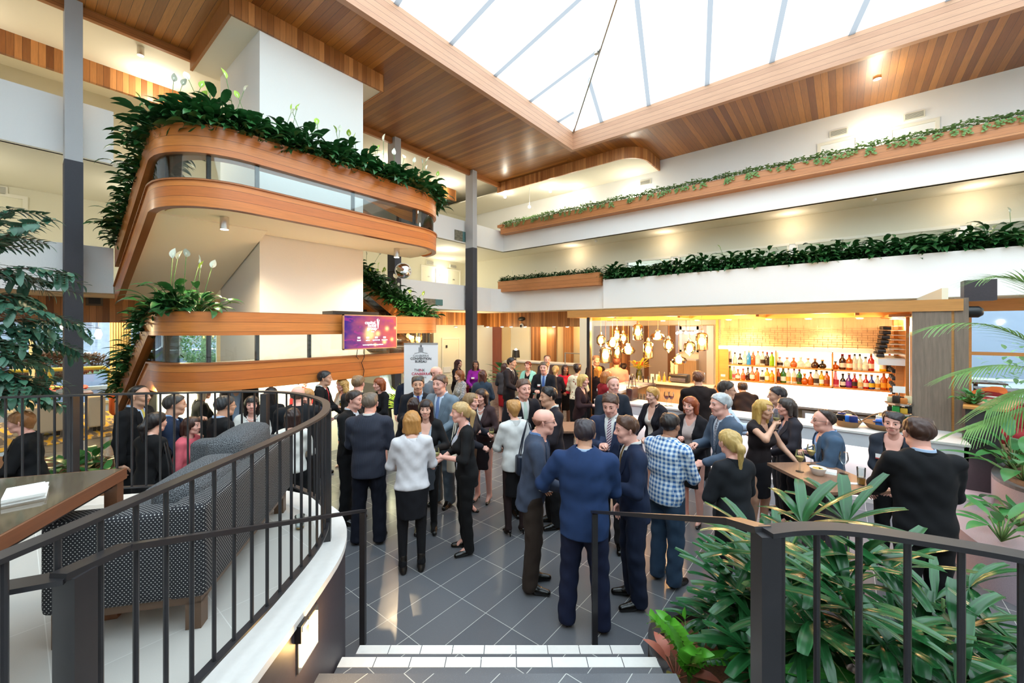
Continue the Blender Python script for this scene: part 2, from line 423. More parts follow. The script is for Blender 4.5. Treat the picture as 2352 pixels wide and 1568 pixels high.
# ---------------------------------------------------------------- building shell
def swept(name, path, prof, mats, parent=None, smooth=35, label=None):
    """a board or glass swept along a plan path, with u along its run and v up its height."""
    mb = MB(); mb.sweep(path, prof); n = len(path); m = len(prof)
    L = [0]
    for i in range(1, n): L.append(L[-1]+math.dist(path[i-1], path[i]))
    me = mesh_from(name, mb, mats, smooth, uv=False)
    uv = me.uv_layers.new(name='UVMap')
    lv = np.empty(len(me.loops), np.int32); me.loops.foreach_get('vertex_index', lv)
    pu = np.array([L[i//m] for i in range(n*m)], np.float32); pv = np.array([prof[i % m][1] for i in range(n*m)], np.float32)
    uv.data.foreach_set('uv', np.stack([pu[lv], pv[lv]], 1).ravel())
    o = link(name, me, parent)
    if label: o['label'] = label
    return o
def as_struct(o): o['kind'] = 'structure'; o['category'] = 'building'; o['label'] = o.name.split('.')[0].replace('_', ' '); return o
XF, YF = 13.5, 11.5
struct('floor', MB().box((-9, -9, -.2), (17, 19.5, 0)), M['floor'])
# ceilings: cedar soffits round the roof opening, cream corridor ceilings
struct('ceiling_soffit_left', MB().prism([(-9, 7.2), (12.08, 7.2), (14.8, 9.78), (14.8, 11.2), (-9, 11.2)], 8.62, 8.9), M['w_ceil_x'])
struct('ceiling_soffit_right', MB().prism([(12.08, 7.2), (12.08, -9), (14.95, -9), (14.95, 9.9)], 8.62, 8.9), M['w_ceil_y'])
struct('ceiling_corridor_left', MB().box((-9, 11.2, 8.70), (14.8, 15.4, 8.9)), M['soffit'])
struct('trim_1', MB().box((-9, 11.14, 8.44), (12.9, 11.24, 8.70)), M['w_trim'])
struct('trim_2', MB().box((-9, 7.12, 8.60), (12.14, 7.26, 9.22)), M['w_fascia'])
struct('trim_3', MB().box((12.0, -9, 8.60), (12.14, 7.12, 9.22)), M['w_fascia_y'])
struct('trim_4', MB().box((-9, 13.42, 8.22), (12.5, 13.52, 8.70)), M['w_vert_x'])
# rounded corner bulkhead under the soffit
bp = [(12.86, 11.3)]+[(12.9, 9.5), (12.9, 7.2), (12.9, 6.3)]+[(13.75+.85*math.cos(math.radians(a)), 6.0+.85*math.sin(math.radians(a))) for a in range(180, 271, 9)]+[(14.79, 5.14)]
as_struct(swept('trim_5', [(x, y, 8.24) for x, y in bp], [(0, 0), (0, .4), (-.05, .4), (-.05, 0)], M['w_vert_u']))
struct('ceiling_corner', MB().prism([(x+.03, y+.03) for x, y in bp]+[(14.79, 15.2), (12.86, 15.2)], 8.26, 8.3), M['soffit'])
# roof membrane, a hipped fabric tent
def roof_z(x, y): return 9.19+.43*min(12.05-x, 7.15-y, x+6, y+9)
mem = NT('roof_fabric'); mem.n.remove(mem.b)
tl = mem.new('ShaderNodeBsdfTranslucent'); tl.inputs[0].default_value = (.92, .95, .96, 1)
df = mem.new('ShaderNodeBsdfDiffuse'); df.inputs[0].default_value = (.8, .8, .8, 1)
mx = mem.new('ShaderNodeMixShader'); mx.inputs[0].default_value = .25
mem.lk(tl.outputs[0], mx.inputs[1]); mem.lk(df.outputs[0], mx.inputs[2]); mem.lk(mx.outputs[0], mem.out.inputs[0])
seamm = NT('roof_fabric_seam'); seamm.n.remove(seamm.b)
tl = seamm.new('ShaderNodeBsdfTranslucent'); tl.inputs[0].default_value = (.235, .23, .24, 1); seamm.lk(tl.outputs[0], seamm.out.inputs[0])
M['roof'] = mem.m; M['seam'] = seamm.m
pk = 9.19+.43*8.07
a1, a2 = (12.05, 7.15, 9.19), (-6, 7.15, 9.19); a3, a4 = (-6, -9, 9.19), (12.05, -9, 9.19)
r1, r2 = (12.05-8.07, 7.15-8.07, pk), (-6+8.07, 7.15-8.07, pk)
roof = struct('ceiling_skylight', MB().add([a1, a2, a3, a4, r1, r2], [(0, 1, 5, 4), (1, 2, 5), (2, 3, 4, 5), (3, 0, 4)]), M['roof'])
struct('ceiling_roof_edge', MB().prism([(-9, 7.15), (-9, 15.4), (15, 15.4), (15, -9), (12.07, -9), (12.07, 7.15)], 9.22, 9.3).box((-9, -9, 9.2), (-6, 7.2, 9.3)), M['soffit'])
# seams lying just under the fabric, hit where the photo shows them
def on_plane_left(px, py):
    v = ray(px, py); # z = 9.17+.43*(7.15-y)
    k = (9.165+.43*7.15-ZC)/(v[2]+.43*v[1]); return Vector((v[0]*k, v[1]*k, ZC+v[2]*k))
def on_plane_right(px, py):
    v = ray(px, py); k = (9.165+.43*12.05-ZC)/(v[2]+.43*v[0]); return Vector((v[0]*k, v[1]*k, ZC+v[2]*k))
for fn, segs in ((on_plane_left, [(1040, 97, 1130, 0, 3), (1137, 175, 1330, 0, 2.2), (1214, 236, 1368, 121, 1), (1280, 281, 1318, 258, 1), (912, 8, 922, -8, 8)]),
                 (on_plane_right, [(1382, 282, 1351, 178, 1), (1490, 243, 1463, 0, 1.3), (1624, 198, 1632, 0, 1.3), (1772, 147, 1803, 0, 1.3), (1955, 82, 1992, 0, 1.3), (2178, 8, 2184, -10, 5)])):
    for x0, y0, x1, y1, k in segs:
        a = fn(x0, y0); b = a+(fn(x1, y1)-a)*k; d = (b-a).normalized(); a = a-d*.1
        s = d.cross(Vector((0, .43, 1) if fn is on_plane_left else (.43, 0, 1))).normalized()*.06
        obj('seam', MB().add([a-s, a+s, b+s, b-s], [(0, 1, 2, 3)]), M['seam'], roof)
obj('ridge_cable', MB().tube([(12.02, 7.12, 9.17), (7.0, 2.1, 9.12+.43*5.03)], .035, 6), M['steel'], roof)
jp = on_plane_left(1370, 119); obj('cable_clamp', MB().box(jp-Vector((.05, .05, .06)), jp+Vector((.05, .05, .02))), M['steel'], roof)
# perimeter walls
wl = mat('corridor_wall', (.74, .70, .55), .85, bump=.2, bscale=45)
struct('wall_left', MB().box((-9, 15.2, 3.3), (15.6, 15.4, 8.75)), wl)
WX = 14.8
# right wall with openings on the first gallery
wm = MB(); wins = [(6.4, 4.81), (4.45, 1.32), (1.05, -2.17), (-2.48, -5.6)]
wm.box((WX, -9, 5.07), (WX+.15, 15.2, 8.75)).box((WX, -9, 3.3), (WX+.15, 15.2, 4.45))
ed = [15.2]+[q for w_ in wins for q in w_]+[-9]
for i in range(0, len(ed), 2): wm.box((WX, ed[i+1], 4.45), (WX+.15, ed[i], 5.07))
struct('wall_right', wm, M['plaster'])
struct('trim_wall_lining', MB().box((WX-.012, -9, 5.07), (WX-.001, 15.15, 5.88)).box((WX-.012, 6.41, 3.45), (WX-.001, 15.15, 5.07)), wl)
for i, (y0, y1) in enumerate(wins):
    w_ = struct(f'window_{i+1}', MB().box((WX-.04, y1-.06, 5.03), (WX+.02, y0+.06, 5.11)).box((WX-.03, y0, 4.4), (WX, y0+.05, 5.05)).box((WX-.03, y1-.05, 4.4), (WX, y1, 5.05)), M['soffit'])
    obj('pane', MB().box((WX+.06, y1, 4.45), (WX+.07, y0, 5.06)), M['glass'], w_)
ctile = tiles('office_ceiling_tile', 14.8, 0, .6, .6, (.72, .72, .66), (.76, .76, .70), (.40, .38, .33), .03, .8, 0)
struct('ceiling_office', MB().box((WX+.15, -9, 5.35), (17.5, 7.5, 5.4)), ctile)
struct('wall_office', MB().box((17.4, -9, 3.3), (17.5, 7.5, 5.4)), M['plaster'])
for i, y in enumerate((5.6, 3.6, 2.2, .2, -1.4, -3.6)):
    o = thing('ceiling_light', f'{ORD[i]} bright strip light from the left in the room behind the first gallery windows', 'light', (15.9, y, 5.33), group='office strip lights')
    obj('frame', MB().box((15.5, y-.1, 5.33), (16.3, y+.1, 5.35)), M['white'], o); obj('diffuser', MB().box((15.52, y-.08, 5.32), (16.28, y+.08, 5.331)), M['cool_em'], o)
# gallery slabs with solid white balustrades
struct('trim_balustrade_first_left', MB().box((-9, YF, 3.25), (1.28, YF+.16, 4.17)), M['plaster'])
b1 = [(6.46, YF), (12.7, YF)]+[(12.7+.8*math.sin(math.radians(a)), YF-.8+.8*math.cos(math.radians(a))) for a in range(0, 91, 15)]+[(13.5, 6.7)]
as_struct(swept('trim_balustrade_first_corner', [(x, y, 3.25) for x, y in b1], [(0, 0), (0, .96), (-.16, .96), (-.16, 0)], M['plaster']))
struct('trim_balustrade_first_right', MB().box((13.38, -9, 3.25), (13.56, 6.68, 4.28)), M['plaster'])
struct('floor_first_gallery', MB().box((-9, YF+.1, 3.25), (1.28, 15.3, 3.45)).box((1.28, 11.7, 3.25), (6.46, 15.3, 3.45)).box((6.46, YF+.1, 3.25), (14.9, 15.3, 3.45)).box((13.57, -9, 3.235), (17.5, YF+.1, 3.45)), M['soffit'])
struct('trim_balustrade_second_left', MB().box((-9, YF, 5.88), (1.28, YF+.16, 6.94)), M['plaster'])
struct('trim_balustrade_second_corner', MB().box((6.46, YF, 5.88), (13.5, YF+.16, 6.74)), M['plaster'])
struct('trim_balustrade_second_right', MB().box((13.5, -9, 5.88), (13.66, YF+.16, 6.72)), M['plaster'])
struct('floor_second_gallery', MB().box((-9, YF+.1, 5.88), (1.28, 15.3, 6.05)).box((1.28, 11.7, 5.88), (6.46, 15.3, 6.05)).box((6.46, YF+.1, 5.88), (14.9, 15.3, 6.05)).box((13.55, -9, 5.88), (14.9, YF+.1, 6.05)), M['soffit'])
# ground floor timber friezes under the first gallery
struct('trim_frieze_left', MB().box((-9, 13.5, 2.68), (14.5, 13.6, 3.25)), M['w_vert_x'])
struct('trim_frieze_right', MB().box((14.4, -2, 2.60), (14.5, 13.5, 3.25)), M['w_vert_y'])
struct('wall_back', MB().box((10.4, 13.85, 0), (15.9, 14.0, 3.25)), M['cream'])
# columns in a row
for i, x in enumerate((.58, 7.62, 11.11)):
    o = thing('column', ['tall column at far left, grey above and charcoal below', 'grey and charcoal column half hidden behind the curved stair landing', 'tall grey and charcoal column standing in the middle of the hall'][i], 'column', (x, 11, 0))
    o['kind'] = 'structure'
    dx, dy = (.24, .40)
    obj('lower_shaft', MB().box((x, 11.0-.0, 0), (x+dx, 11.0+dy, 5.64)), M['col_lo'], o, label='charcoal lower shaft')
    obj('upper_shaft', MB().box((x+.005, 11.005, 5.64), (x+dx-.005, 11.0+dy-.005, 8.70)), M['col_hi'], o, label='pale grey upper shaft')
# lift / stair tower
TX0, TX1, TY0, TY1 = 2.96, 5.11, 8.62, 10.95
struct('wall_stair_tower', MB().box((TX0, TY0, 0), (TX1, TY1, 8.3)), M['tower'])
blk = struct('trim_tower_bulkhead', MB().box((2.45, 8.6, 8.22), (2.5, 11.15, 8.62)).box((5.58, 8.6, 8.22), (5.63, 11.15, 8.62)).box((2.45, 8.57, 8.22), (5.63, 8.62, 8.63)), M['w_vert_x'])
struct('ceiling_tower_bulkhead', MB().box((2.5, 8.62, 8.235), (5.58, 11.15, 8.26)), M['soffit'])
# outside walls, ground floor
for i, x in enumerate((-7, -4.4, -1.8, .35, 2.55, 5.2, 7.8)):
    struct(f'trim_mullion_{i+1}', MB().box((x-.06, 19.45, 0), (x+.06, 19.6, 3.25)), M['cream'])
struct('window_5', MB().box((-9, 19.42, 3.05), (10.4, 19.6, 3.25)).box((-9, 19.44, 0), (10.4, 19.58, .08)), M['cream'])
gp = bpy.data.objects['window_5']
obj('pane', MB().box((-9, 19.5, .08), (10.4, 19.51, 3.05)), M['glass'], gp)
struct('ceiling_lobby', MB().box((-9, 13.6, 2.95), (10.4, 19.6, 3.24)), M['soffit'])
struct('wall_lobby_right', MB().box((10.4, 13.6, 0), (10.5, 19.6, 3.25)), M['cream'])
# far side walls that close the hall behind and beside the camera
struct('wall_front', MB().box((-9, -9.2, 0), (17, -9, 9.3)), M['plaster'])
struct('wall_camera_side', MB().box((-9.2, -9, 0), (-9, 19.5, 9.3)), M['plaster'])

# unseen fill lamps added to brighten the left galleries, in place of ceiling fittings
for x in (-4.5, -1.2, 2.2, 8.6, 11.6):
    for z, e in ((8.55, 27), (5.75, 22)): lamp('gallery_fill', 'POINT', (x, 13.0, z-.25), e, (1, .95, .80), .15)

for y in (8.5, 4.8, 1.2, -2.4): lamp('gallery_fill', 'POINT', (14.25, y, 5.55), 9, (1, .80, .58), .15)  # unseen fill added to brighten the right side of the first gallery
# ---------------------------------------------------------------- curved stair round the tower
def stair_path(zl, left_drop, right_rise, y_far=11.35, cut=None):
    P = [(1.28, y_far, zl-left_drop), (1.28, 8.0, zl)]
    P = []
    for i in range(7): y = y_far+(8.15-y_far)*i/6; P.append((1.28, y, zl-left_drop*(y-8.15)/(y_far-8.15)))
    P += [(1.28, 8.0, zl)]+[(2.28+math.cos(math.radians(a)), 8.0+math.sin(math.radians(a)), zl) for a in range(190, 271, 8)][:]
    P += [(x, 7.0, zl) for x in (2.4, 3.2, 4.0, 4.8, 5.4)]
    P += [(5.46+math.cos(math.radians(a)), 8.0+math.sin(math.radians(a)), zl) for a in range(270, 361, 9)]
    for i in range(1, 8): y = 8.15+(y_far-8.15)*i/7; P.append((6.46, y, zl+right_rise*(y-8.15)/(y_far-8.15)))
    return P
def rect(o0, o1, z0, z1): return [(o0, z0), (o0, z1), (o1, z1), (o1, z0)]
stair = thing('staircase', 'curved timber clad staircase with planters winding round the white tower', 'staircase', (3.9, 8, 0)); stair['kind'] = 'structure'
up = stair_path(4.30, 1.30, 1.55); lo = stair_path(1.62, 1.62, 1.62)
lo_l = [p for p in lo]
swept('planter_band', up, [(0, .78), (0, 1.20), (-.05, 1.20), (-.05, 1.10), (-.30, 1.10), (-.30, .78)], M['w_band'], stair, label='upper timber planter band')
swept('stringer_band', up, rect(0, -.10, 0, .38), M['w_band'], stair)
swept('stringer_cap', up, rect(.025, -.12, .38, .405), M['w_trim'], stair)
swept('planter_band', lo, [(0, .82), (0, 1.17), (-.05, 1.17), (-.05, 1.08), (-.30, 1.08), (-.30, .82)], M['w_band'], stair, label='lower timber planter band')
swept('stringer_band', lo, rect(0, -.10, 0, .40), M['w_band'], stair)
swept('stringer_cap', lo, rect(.025, -.12, .40, .425), M['w_trim'], stair)
swept('glass_panel', up, rect(-.06, -.07, .40, .79), M['glass'], stair)
swept('glass_panel', lo, rect(-.06, -.07, .42, .83), M['glass'], stair)
for Pth, z0, z1, idx in ((up, .4, .8, (6, 9, 14, 19, 21, 23, 25, 28, 31, 36)), (lo, .42, .84, (6, 9, 14, 19, 20, 22, 24, 26, 28, 31, 34, 37))):
    for i in idx:
        if i >= len(Pth): continue
        p = Pth[i]; q = Pth[i-1]; l = math.hypot(p[0]-q[0], p[1]-q[1]); nx, ny = (p[1]-q[1])/l, -(p[0]-q[0])/l
        c = (p[0]-nx*.1, p[1]-ny*.1)
        obj('post', MB().box((c[0]-.025, c[1]-.025, p[2]+z0), (c[0]+.025, c[1]+.025, p[2]+z1)), M['black_metal'], stair)
def plan(inset=0.04):
    r = 1-inset
    P = [(2.28+r*math.cos(math.radians(a)), 8.0+r*math.sin(math.radians(a))) for a in range(180, 271, 10)]
    P += [(5.46+r*math.cos(math.radians(a)), 8.0+r*math.sin(math.radians(a))) for a in range(270, 361, 10)]
    return P+[(6.42, 8.6), (1.32, 8.6)]
obj('landing_slab', MB().prism(plan(), 4.34, 4.62), M['soffit'], stair); obj('landing_slab', MB().prism(plan(), 1.66, 1.95), M['soffit'], stair)
rim = plan(.22); obj('soffit_groove', MB().sweep([(x, y, 4.325) for x, y in rim[:-2]], rect(0, .05, 0, .012)), M['cream'], stair)
def flight(x0, x1, ya, za, yb, zb, th=.26):
    return MB().add([(x0, ya, za-th), (x1, ya, za-th), (x1, yb, zb-th), (x0, yb, zb-th), (x0, ya, za), (x1, ya, za), (x1, yb, zb), (x0, yb, zb)], [(0,1,2,3),(7,6,5,4),(0,4,5,1),(1,5,6,2),(2,6,7,3),(3,7,4,0)])
for x0, x1, ya, za, yb, zb in ((1.36, 2.94, 8.2, 4.58, 11.7, 3.4), (5.13, 6.38, 8.2, 4.6, 11.7, 6.0), (1.36, 2.94, 8.2, 1.9, 11.6, .1), (5.13, 6.38, 8.2, 1.9, 11.7, 3.4)):
    obj('flight', flight(x0, x1, ya, za, yb, zb), M['soffit'], stair)
    n = 9
    sb = MB()
    for i in range(n):
        y0 = ya+(yb-ya)*i/n; y1 = ya+(yb-ya)*(i+1)/n; z = za+(zb-za)*(i+(.5 if zb < za else 1))/n
        sb.box((x0+.02, y0, z-.04), (x1-.02, y1+.03, z+.01))
    obj('treads', sb, mat('stair_carpet', (.05, .045, .04), .95), stair)
# inner handrail of the right lower flight
obj('handrail', MB().tube([(6.30, 8.1, 2.62), (6.30, 11.2, 4.15)], .022, 8), M['black_metal'], stair)
# lit pale panels under the lower landing
uw = struct('wall_under_landing', MB().box((1.38, 8.08, 0), (2.3, 8.16, 1.62)).box((2.3, 8.22, 0), (3.6, 8.30, 1.62)).box((3.62, 8.24, 0), (4.72, 8.32, 1.62)).box((2.9, 8.36, 0), (4.9, 8.5, 1.62)), mat('pale_panel', (.78, .78, .62), .6))
for i, (x, y, z, lb) in enumerate([(2.15, 7.75, 4.34, 'silver cylinder downlight under the left end of the upper landing'), (5.45, 7.8, 4.34, 'silver cylinder downlight under the rounded right end of the upper landing'), (1.75, 11.9, 8.70, 'silver cylinder downlight on the top left ceiling')]):
    o = thing('downlight', lb, 'light', (x, y, z), group='surface cylinder downlights')
    obj('housing', MB().lathe([(.06, -.20), (.062, -.19), (.062, 0)], (x, y, z), 20), M['chrome'], o, 40)
    obj('lens', MB().lathe([(.001, -.203), (.055, -.203), (.055, -.2)], (x, y, z), 16), M['warm_em'], o)
    lamp('downlight_beam', 'SPOT', (x, y, z-.23), 170, (1, .75, .45), .05, (0, 0, 0), 2.4)
# ---------------------------------------------------------------- raised platform, steps, railings, sofa, table
ZP = 1.02
def q2(pts): return [tuple(DR(d, r).xy) for d, r in pts]
def catmull(P, n=6):
    out = []
    for i in range(len(P)-1):
        p0 = P[max(i-1, 0)]; p1 = P[i]; p2 = P[i+1]; p3 = P[min(i+2, len(P)-1)]
        for k in range(n):
            t = k/n
            out.append(tuple(.5*(2*b+(c-a)*t+(2*a-5*b+4*c-d)*t*t+(3*b-a-3*c+d)*t**3) for a, b, c, d in zip(p0, p1, p2, p3)))
    out.append(tuple(P[-1])); return out
edge = [(-.8, -1.14), (1.2, -1.14), (2.4, -1.14), (2.9, -1.2), (3.27, -1.37), (3.52, -1.6), (3.76, -1.98), (3.86, -2.4), (3.82, -3.0), (3.72, -3.6), (3.5, -4.6), (3.0, -6.2)]
es = catmull(edge, 5)
poly = q2(es)+q2([(-.8, -6.2)])
struct('floor_platform', MB().prism(poly, .0, ZP-.04), M['wall_dark'], 30)
def inset(path, k):
    out = []
    for i, p in enumerate(path):
        a = path[max(i-1, 0)]; b = path[min(i+1, len(path)-1)]; l = math.hypot(b[0]-a[0], b[1]-a[1]); out.append((p[0]-(b[1]-a[1])/l*k*-1, p[1]+(b[0]-a[0])/l*k*-1))
    return out
struct('trim_coping', MB().prism(q2(inset(es, -.012))+q2(inset(es, .20))[::-1], ZP-.04, ZP), M['white_stone'])
struct('floor_platform_tiles', MB().prism(q2(inset(es, .20))+q2([(-.8, -6.2)]), ZP-.04, ZP-.001), M['pale_tile'])
# steps down to the hall
for i in range(6):
    z1 = .17*(i+1); d1 = 3.04-.32*i; d0 = -.8 if i == 5 else d1-.34
    s_ = struct(f'floor_step_{i+1}', MB().prism(q2([(d0, -1.14), (d0, .97), (d1, .97), (d1, -1.14)]), z1-.17 if i else 0, z1), M['floor'])
    for k in range(9):
        a = -1.14+2.11*k/9; b = -1.14+2.11*(k+1)/9-.006
        if i < 2: obj('nosing_tile', MB().prism(q2([(d1-.075, a), (d1-.075, b), (d1+.006, b), (d1+.006, a)]), z1-.03, z1+.003), M['white_stone'], s_)
# ---- railings
def railing(name, label, path, zt, zb, sp, posts, spf=None, postbase=0.0):
    o = thing(name, label, 'railing', DR(path[len(path)//2][0], path[len(path)//2][1], ZP))
    P = catmull(path, 8); W = [DR(d, r) for d, r in P]
    obj('top_rail', MB().sweep([(w.x, w.y, zt) for w in W], rect(-.026, .026, -.014, 0)), M['black_metal'], o)
    if zb: obj('bottom_rail', MB().sweep([(w.x, w.y, zb) for w in W], rect(-.02, .02, -.012, 0)), M['black_metal'], o)
    acc = 0; nxt = sp*.5
    for i in range(1, len(W)):
        seg = (W[i]-W[i-1]).length
        while acc+seg >= nxt:
            p = W[i-1].lerp(W[i], (nxt-acc)/seg)
            obj('baluster', MB().rod((p.x, p.y, zb or ZP-.1), (p.x, p.y, zt-.01), .0085, 8), M['black_metal'], o, 40); nxt += sp
        acc += seg
    for d, r, ang in posts:
        p = DR(d, r); c, s = math.cos(TH+ang), math.sin(TH+ang)
        a = Vector((c, s, 0))*.027; b = Vector((-s, c, 0))*.027
        pts = [(p+a+b).xy, (p-a+b).xy, (p-a-b).xy, (p+a-b).xy]
        obj('post', MB().prism([tuple(x) for x in pts], ZP-postbase, zt-.012), M['black_metal'], o)
    return o
rl = [(.86, -1.30), (1.02, -1.285), (1.2, -1.27), (1.7, -1.245), (2.1, -1.225), (2.63, -1.25), (3.0, -1.37), (3.28, -1.55), (3.57, -1.9), (3.69, -2.28), (3.64, -2.8), (3.57, -3.33), (3.47, -3.8), (3.36, -4.3), (3.1, -5.2)]
railing('platform_railing', 'curved black railing round the sofa platform on the left', rl, 1.98, 1.16, .112, [(2.93, -1.335, .3), (3.60, -2.19, 0), (3.5, -3.78, 0), (.90, -1.30, 0)])
o = thing('stair_handrail', 'black sloping handrail down the left side of the steps', 'handrail', DR(2.2, -1.2, .4))
hp = [DR(3.27, -1.20, 1.08), DR(1.277, -1.22, 1.86), DR(1.10, -1.23, 1.875)]
obj('rail', MB().bar(hp[0]+(hp[0]-hp[1]).normalized()*.02, hp[1], .05, .02).bar(hp[1], hp[2], .05, .02), M['black_metal'], o)
for p, zb, w in ((DR(3.27, -1.20), 0, .042), (DR(1.14, -1.225), ZP, .062)):
    a = DR(w/2, 0); b = DR(0, w/2); zt = 1.07 if zb == 0 else 1.865
    obj('post', MB().prism([tuple((p+a+b).xy), tuple((p-a+b).xy), tuple((p-a-b).xy), tuple((p+a-b).xy)], zb, zt), M['black_metal'], o)
obj('end_return', MB().bar(DR(1.12, -1.22, 1.865), DR(1.06, -1.36, 1.865), .06, .014), M['black_metal'], o)
o = thing('stair_handrail', 'black handrail rising along the right side of the steps to the planter railing', 'handrail', DR(2.2, .68, .4))
hp = [DR(3.27, .662, 1.07), DR(1.283, .70, 1.94), DR(1.15, .712, 1.978)]
obj('rail', MB().bar(hp[0]+(hp[0]-hp[1]).normalized()*.02, hp[1], .05, .02).bar(hp[1], hp[2], .05, .02), M['black_metal'], o)
p = DR(3.25, .662); a = DR(.021, 0); b = DR(0, .021)
obj('post', MB().prism([tuple((p+a+b).xy), tuple((p-a+b).xy), tuple((p-a-b).xy), tuple((p+a-b).xy)], 0, 1.07), M['black_metal'], o)
railing('planter_railing', 'curved black railing in front of the leafy planter at lower right', [(1.14, .712), (1.16, .82), (1.155, .94), (1.105, 1.09), (1.013, 1.277), (.88, 1.45), (.7, 1.6)], 1.985, 0, .108, [(1.145, .715, 0)], postbase=.1)
# ---- rounded boxes for upholstery
def rbox(lo, hi, r=.03, seg=3, bulge=0.0):
    bm = bmesh.new(); bmesh.ops.create_cube(bm, size=1)
    for v in bm.verts: v.co = Vector([lo[i]+(v.co[i]+.5)*(hi[i]-lo[i]) for i in range(3)])
    bmesh.ops.bevel(bm, geom=bm.edges[:], offset=r, segments=seg, profile=.6, affect='EDGES')
    if bulge:
        bmesh.ops.subdivide_edges(bm, edges=bm.edges[:], cuts=2, use_grid_fill=True)
        c = (Vector(lo)+Vector(hi))/2
        for v in bm.verts:
            q = [2*(v.co[i]-c[i])/(hi[i]-lo[i]) for i in range(3)]
            for i in range(3):
                j, k = (i+1) % 3, (i+2) % 3
                v.co[i] += bulge*q[i]*(1-q[j]**2)*(1-q[k]**2)
    mb = MB(); bm.verts.ensure_lookup_table()
    mb.add([v.co[:] for v in bm.verts], [[v.index for v in f.verts] for f in bm.faces]); bm.free(); return mb
dots = pattern('dotted_upholstery', 'dots', (.012, .012, .016), (.50, .49, .47), .017, .9)
spk = pattern('speckled_upholstery', 'speckle', (.015, .016, .020), (.15, .158, .17), 210, .95)
sl = Vector((DR(.973, -.23)).xy); ang = math.atan2(sl.y, sl.x)
so = thing('sofa', 'two seat sofa in black dotted fabric with grey speckled cushions on walnut legs', 'sofa', DR(2.05, -1.55, ZP), ang)
L_, D_ = 1.45, .68
MS = world_of(so)
def lobj(name, mb, mats, parent, smooth=None, label=None):
    """part given in its thing's own frame"""
    o = link(name, mesh_from(name, mb, mats, smooth)); o.parent = parent
    if label: o['label'] = label
    return o
lobj('frame', MB().box((.03, .03, .13), (L_-.03, D_-.03, .175)), M['w_leg'], so)
for x, y in ((.03, .03), (L_-.10, .03), (.03, D_-.10), (L_-.10, D_-.10)): lobj('leg', MB().box((x, y, 0), (x+.07, y+.07, .14)), M['w_leg'], so)
lobj('backrest', rbox((0, 0, .17), (L_, .17, .64), .035), dots, so, 60)
lobj('armrest', rbox((-.002, .15, .17), (.16, D_, .615), .04), dots, so, 60)
lobj('armrest', rbox((L_-.16, .15, .17), (L_+.002, D_, .64), .04), spk, so, 60, 'speckled armrest')
lobj('seat_base', rbox((.14, .1, .19), (L_-.14, D_-.02, .36), .03), dots, so, 60)
for i in range(2):
    x = .165+i*.565
    lobj('seat_cushion', rbox((x, .22, .36), (x+.555, D_+.01, .48), .04, 3, .015), spk, so, 60)
    cm = rbox((x-.01, .10, .44), (x+.565, .33, .70+.08*i), .07, 3, .03)
    lobj('back_cushion', cm, spk, so, 70)
# ---- glass topped table beside it
tv = Vector(DR(.95, -.30).xy); ta = math.atan2(tv.y, tv.x)
tb = thing('side_table', 'dark wooden table with glass top and a napkin stack at the left edge', 'table', DR(1.0, -1.72, ZP), ta)
TL, TW, TZ = 1.245, .95, .775
wt = mat('polished_table_top', (.10, .075, .05), .07, spec=.7, nz=.2, nscale=8)
lobj('table_top', MB().box((0, 0, TZ-.012), (TL, TW, TZ)), wt, tb, label='glossy glass table top')
lobj('edge_frame', MB().box((-.004, -.012, TZ-.058), (TL+.012, .03, TZ-.002)).box((TL-.03, 0, TZ-.058), (TL+.012, TW, TZ-.002)).box((-.004, 0, TZ-.058), (.03, TW, TZ-.002)), M['w_dark'], tb)
lobj('under_frame', MB().box((.03, .02, TZ-.085), (TL-.02, TW, TZ-.058)), M['black_metal'], tb)
for x, y in ((.02, .0), (TL-.05, 0), (.02, TW-.06), (TL-.05, TW-.06)): lobj('leg', MB().box((x, y, 0), (x+.055, y+.055, TZ-.06)), M['w_dark'], tb)
c = onZ(58, 1140, ZP+TZ)
nk = thing('napkin_stack', 'stack of folded white paper napkins on the glass table', 'napkins', (c.x, c.y, ZP+TZ), ta+.5)
for i in range(7):
    lobj('napkin', MB().box((-.085+random.uniform(-.008, .008), -.06+random.uniform(-.008, .008), i*.0045), (.085, .06, i*.0045+.0038)), M['paper'], nk)
# ---- step light and switch box in the platform wall
o = thing('step_light', 'glowing rectangular step light set in the dark platform wall', 'light', DR(2.25, -1.12, .72))
obj('surround', MB().prism(q2([(2.14, -1.145), (2.36, -1.145), (2.36, -1.125), (2.14, -1.125)]), .725, .945), M['steel'], o)
obj('lens', MB().prism(q2([(2.16, -1.13), (2.34, -1.13), (2.34, -1.118), (2.16, -1.118)]), .745, .925), emit('step_lamp', (1, .66, .25), 14), o)
lamp('step_lamp_light', 'POINT', DR(2.25, -1.02, .83), 5, (1, .6, .22), .06)
o = thing('switch_box', 'small black box on the platform wall above the step light', 'box', DR(2.2, -1.11, .93))
obj('case', MB().prism(q2([(2.12, -1.145), (2.2, -1.145), (2.2, -1.10), (2.12, -1.10)]), .90, .99), M['black'], o)
obj('window', MB().prism(q2([(2.13, -1.10), (2.19, -1.10), (2.19, -1.097), (2.13, -1.097)]), .955, .98), M['white'], o)
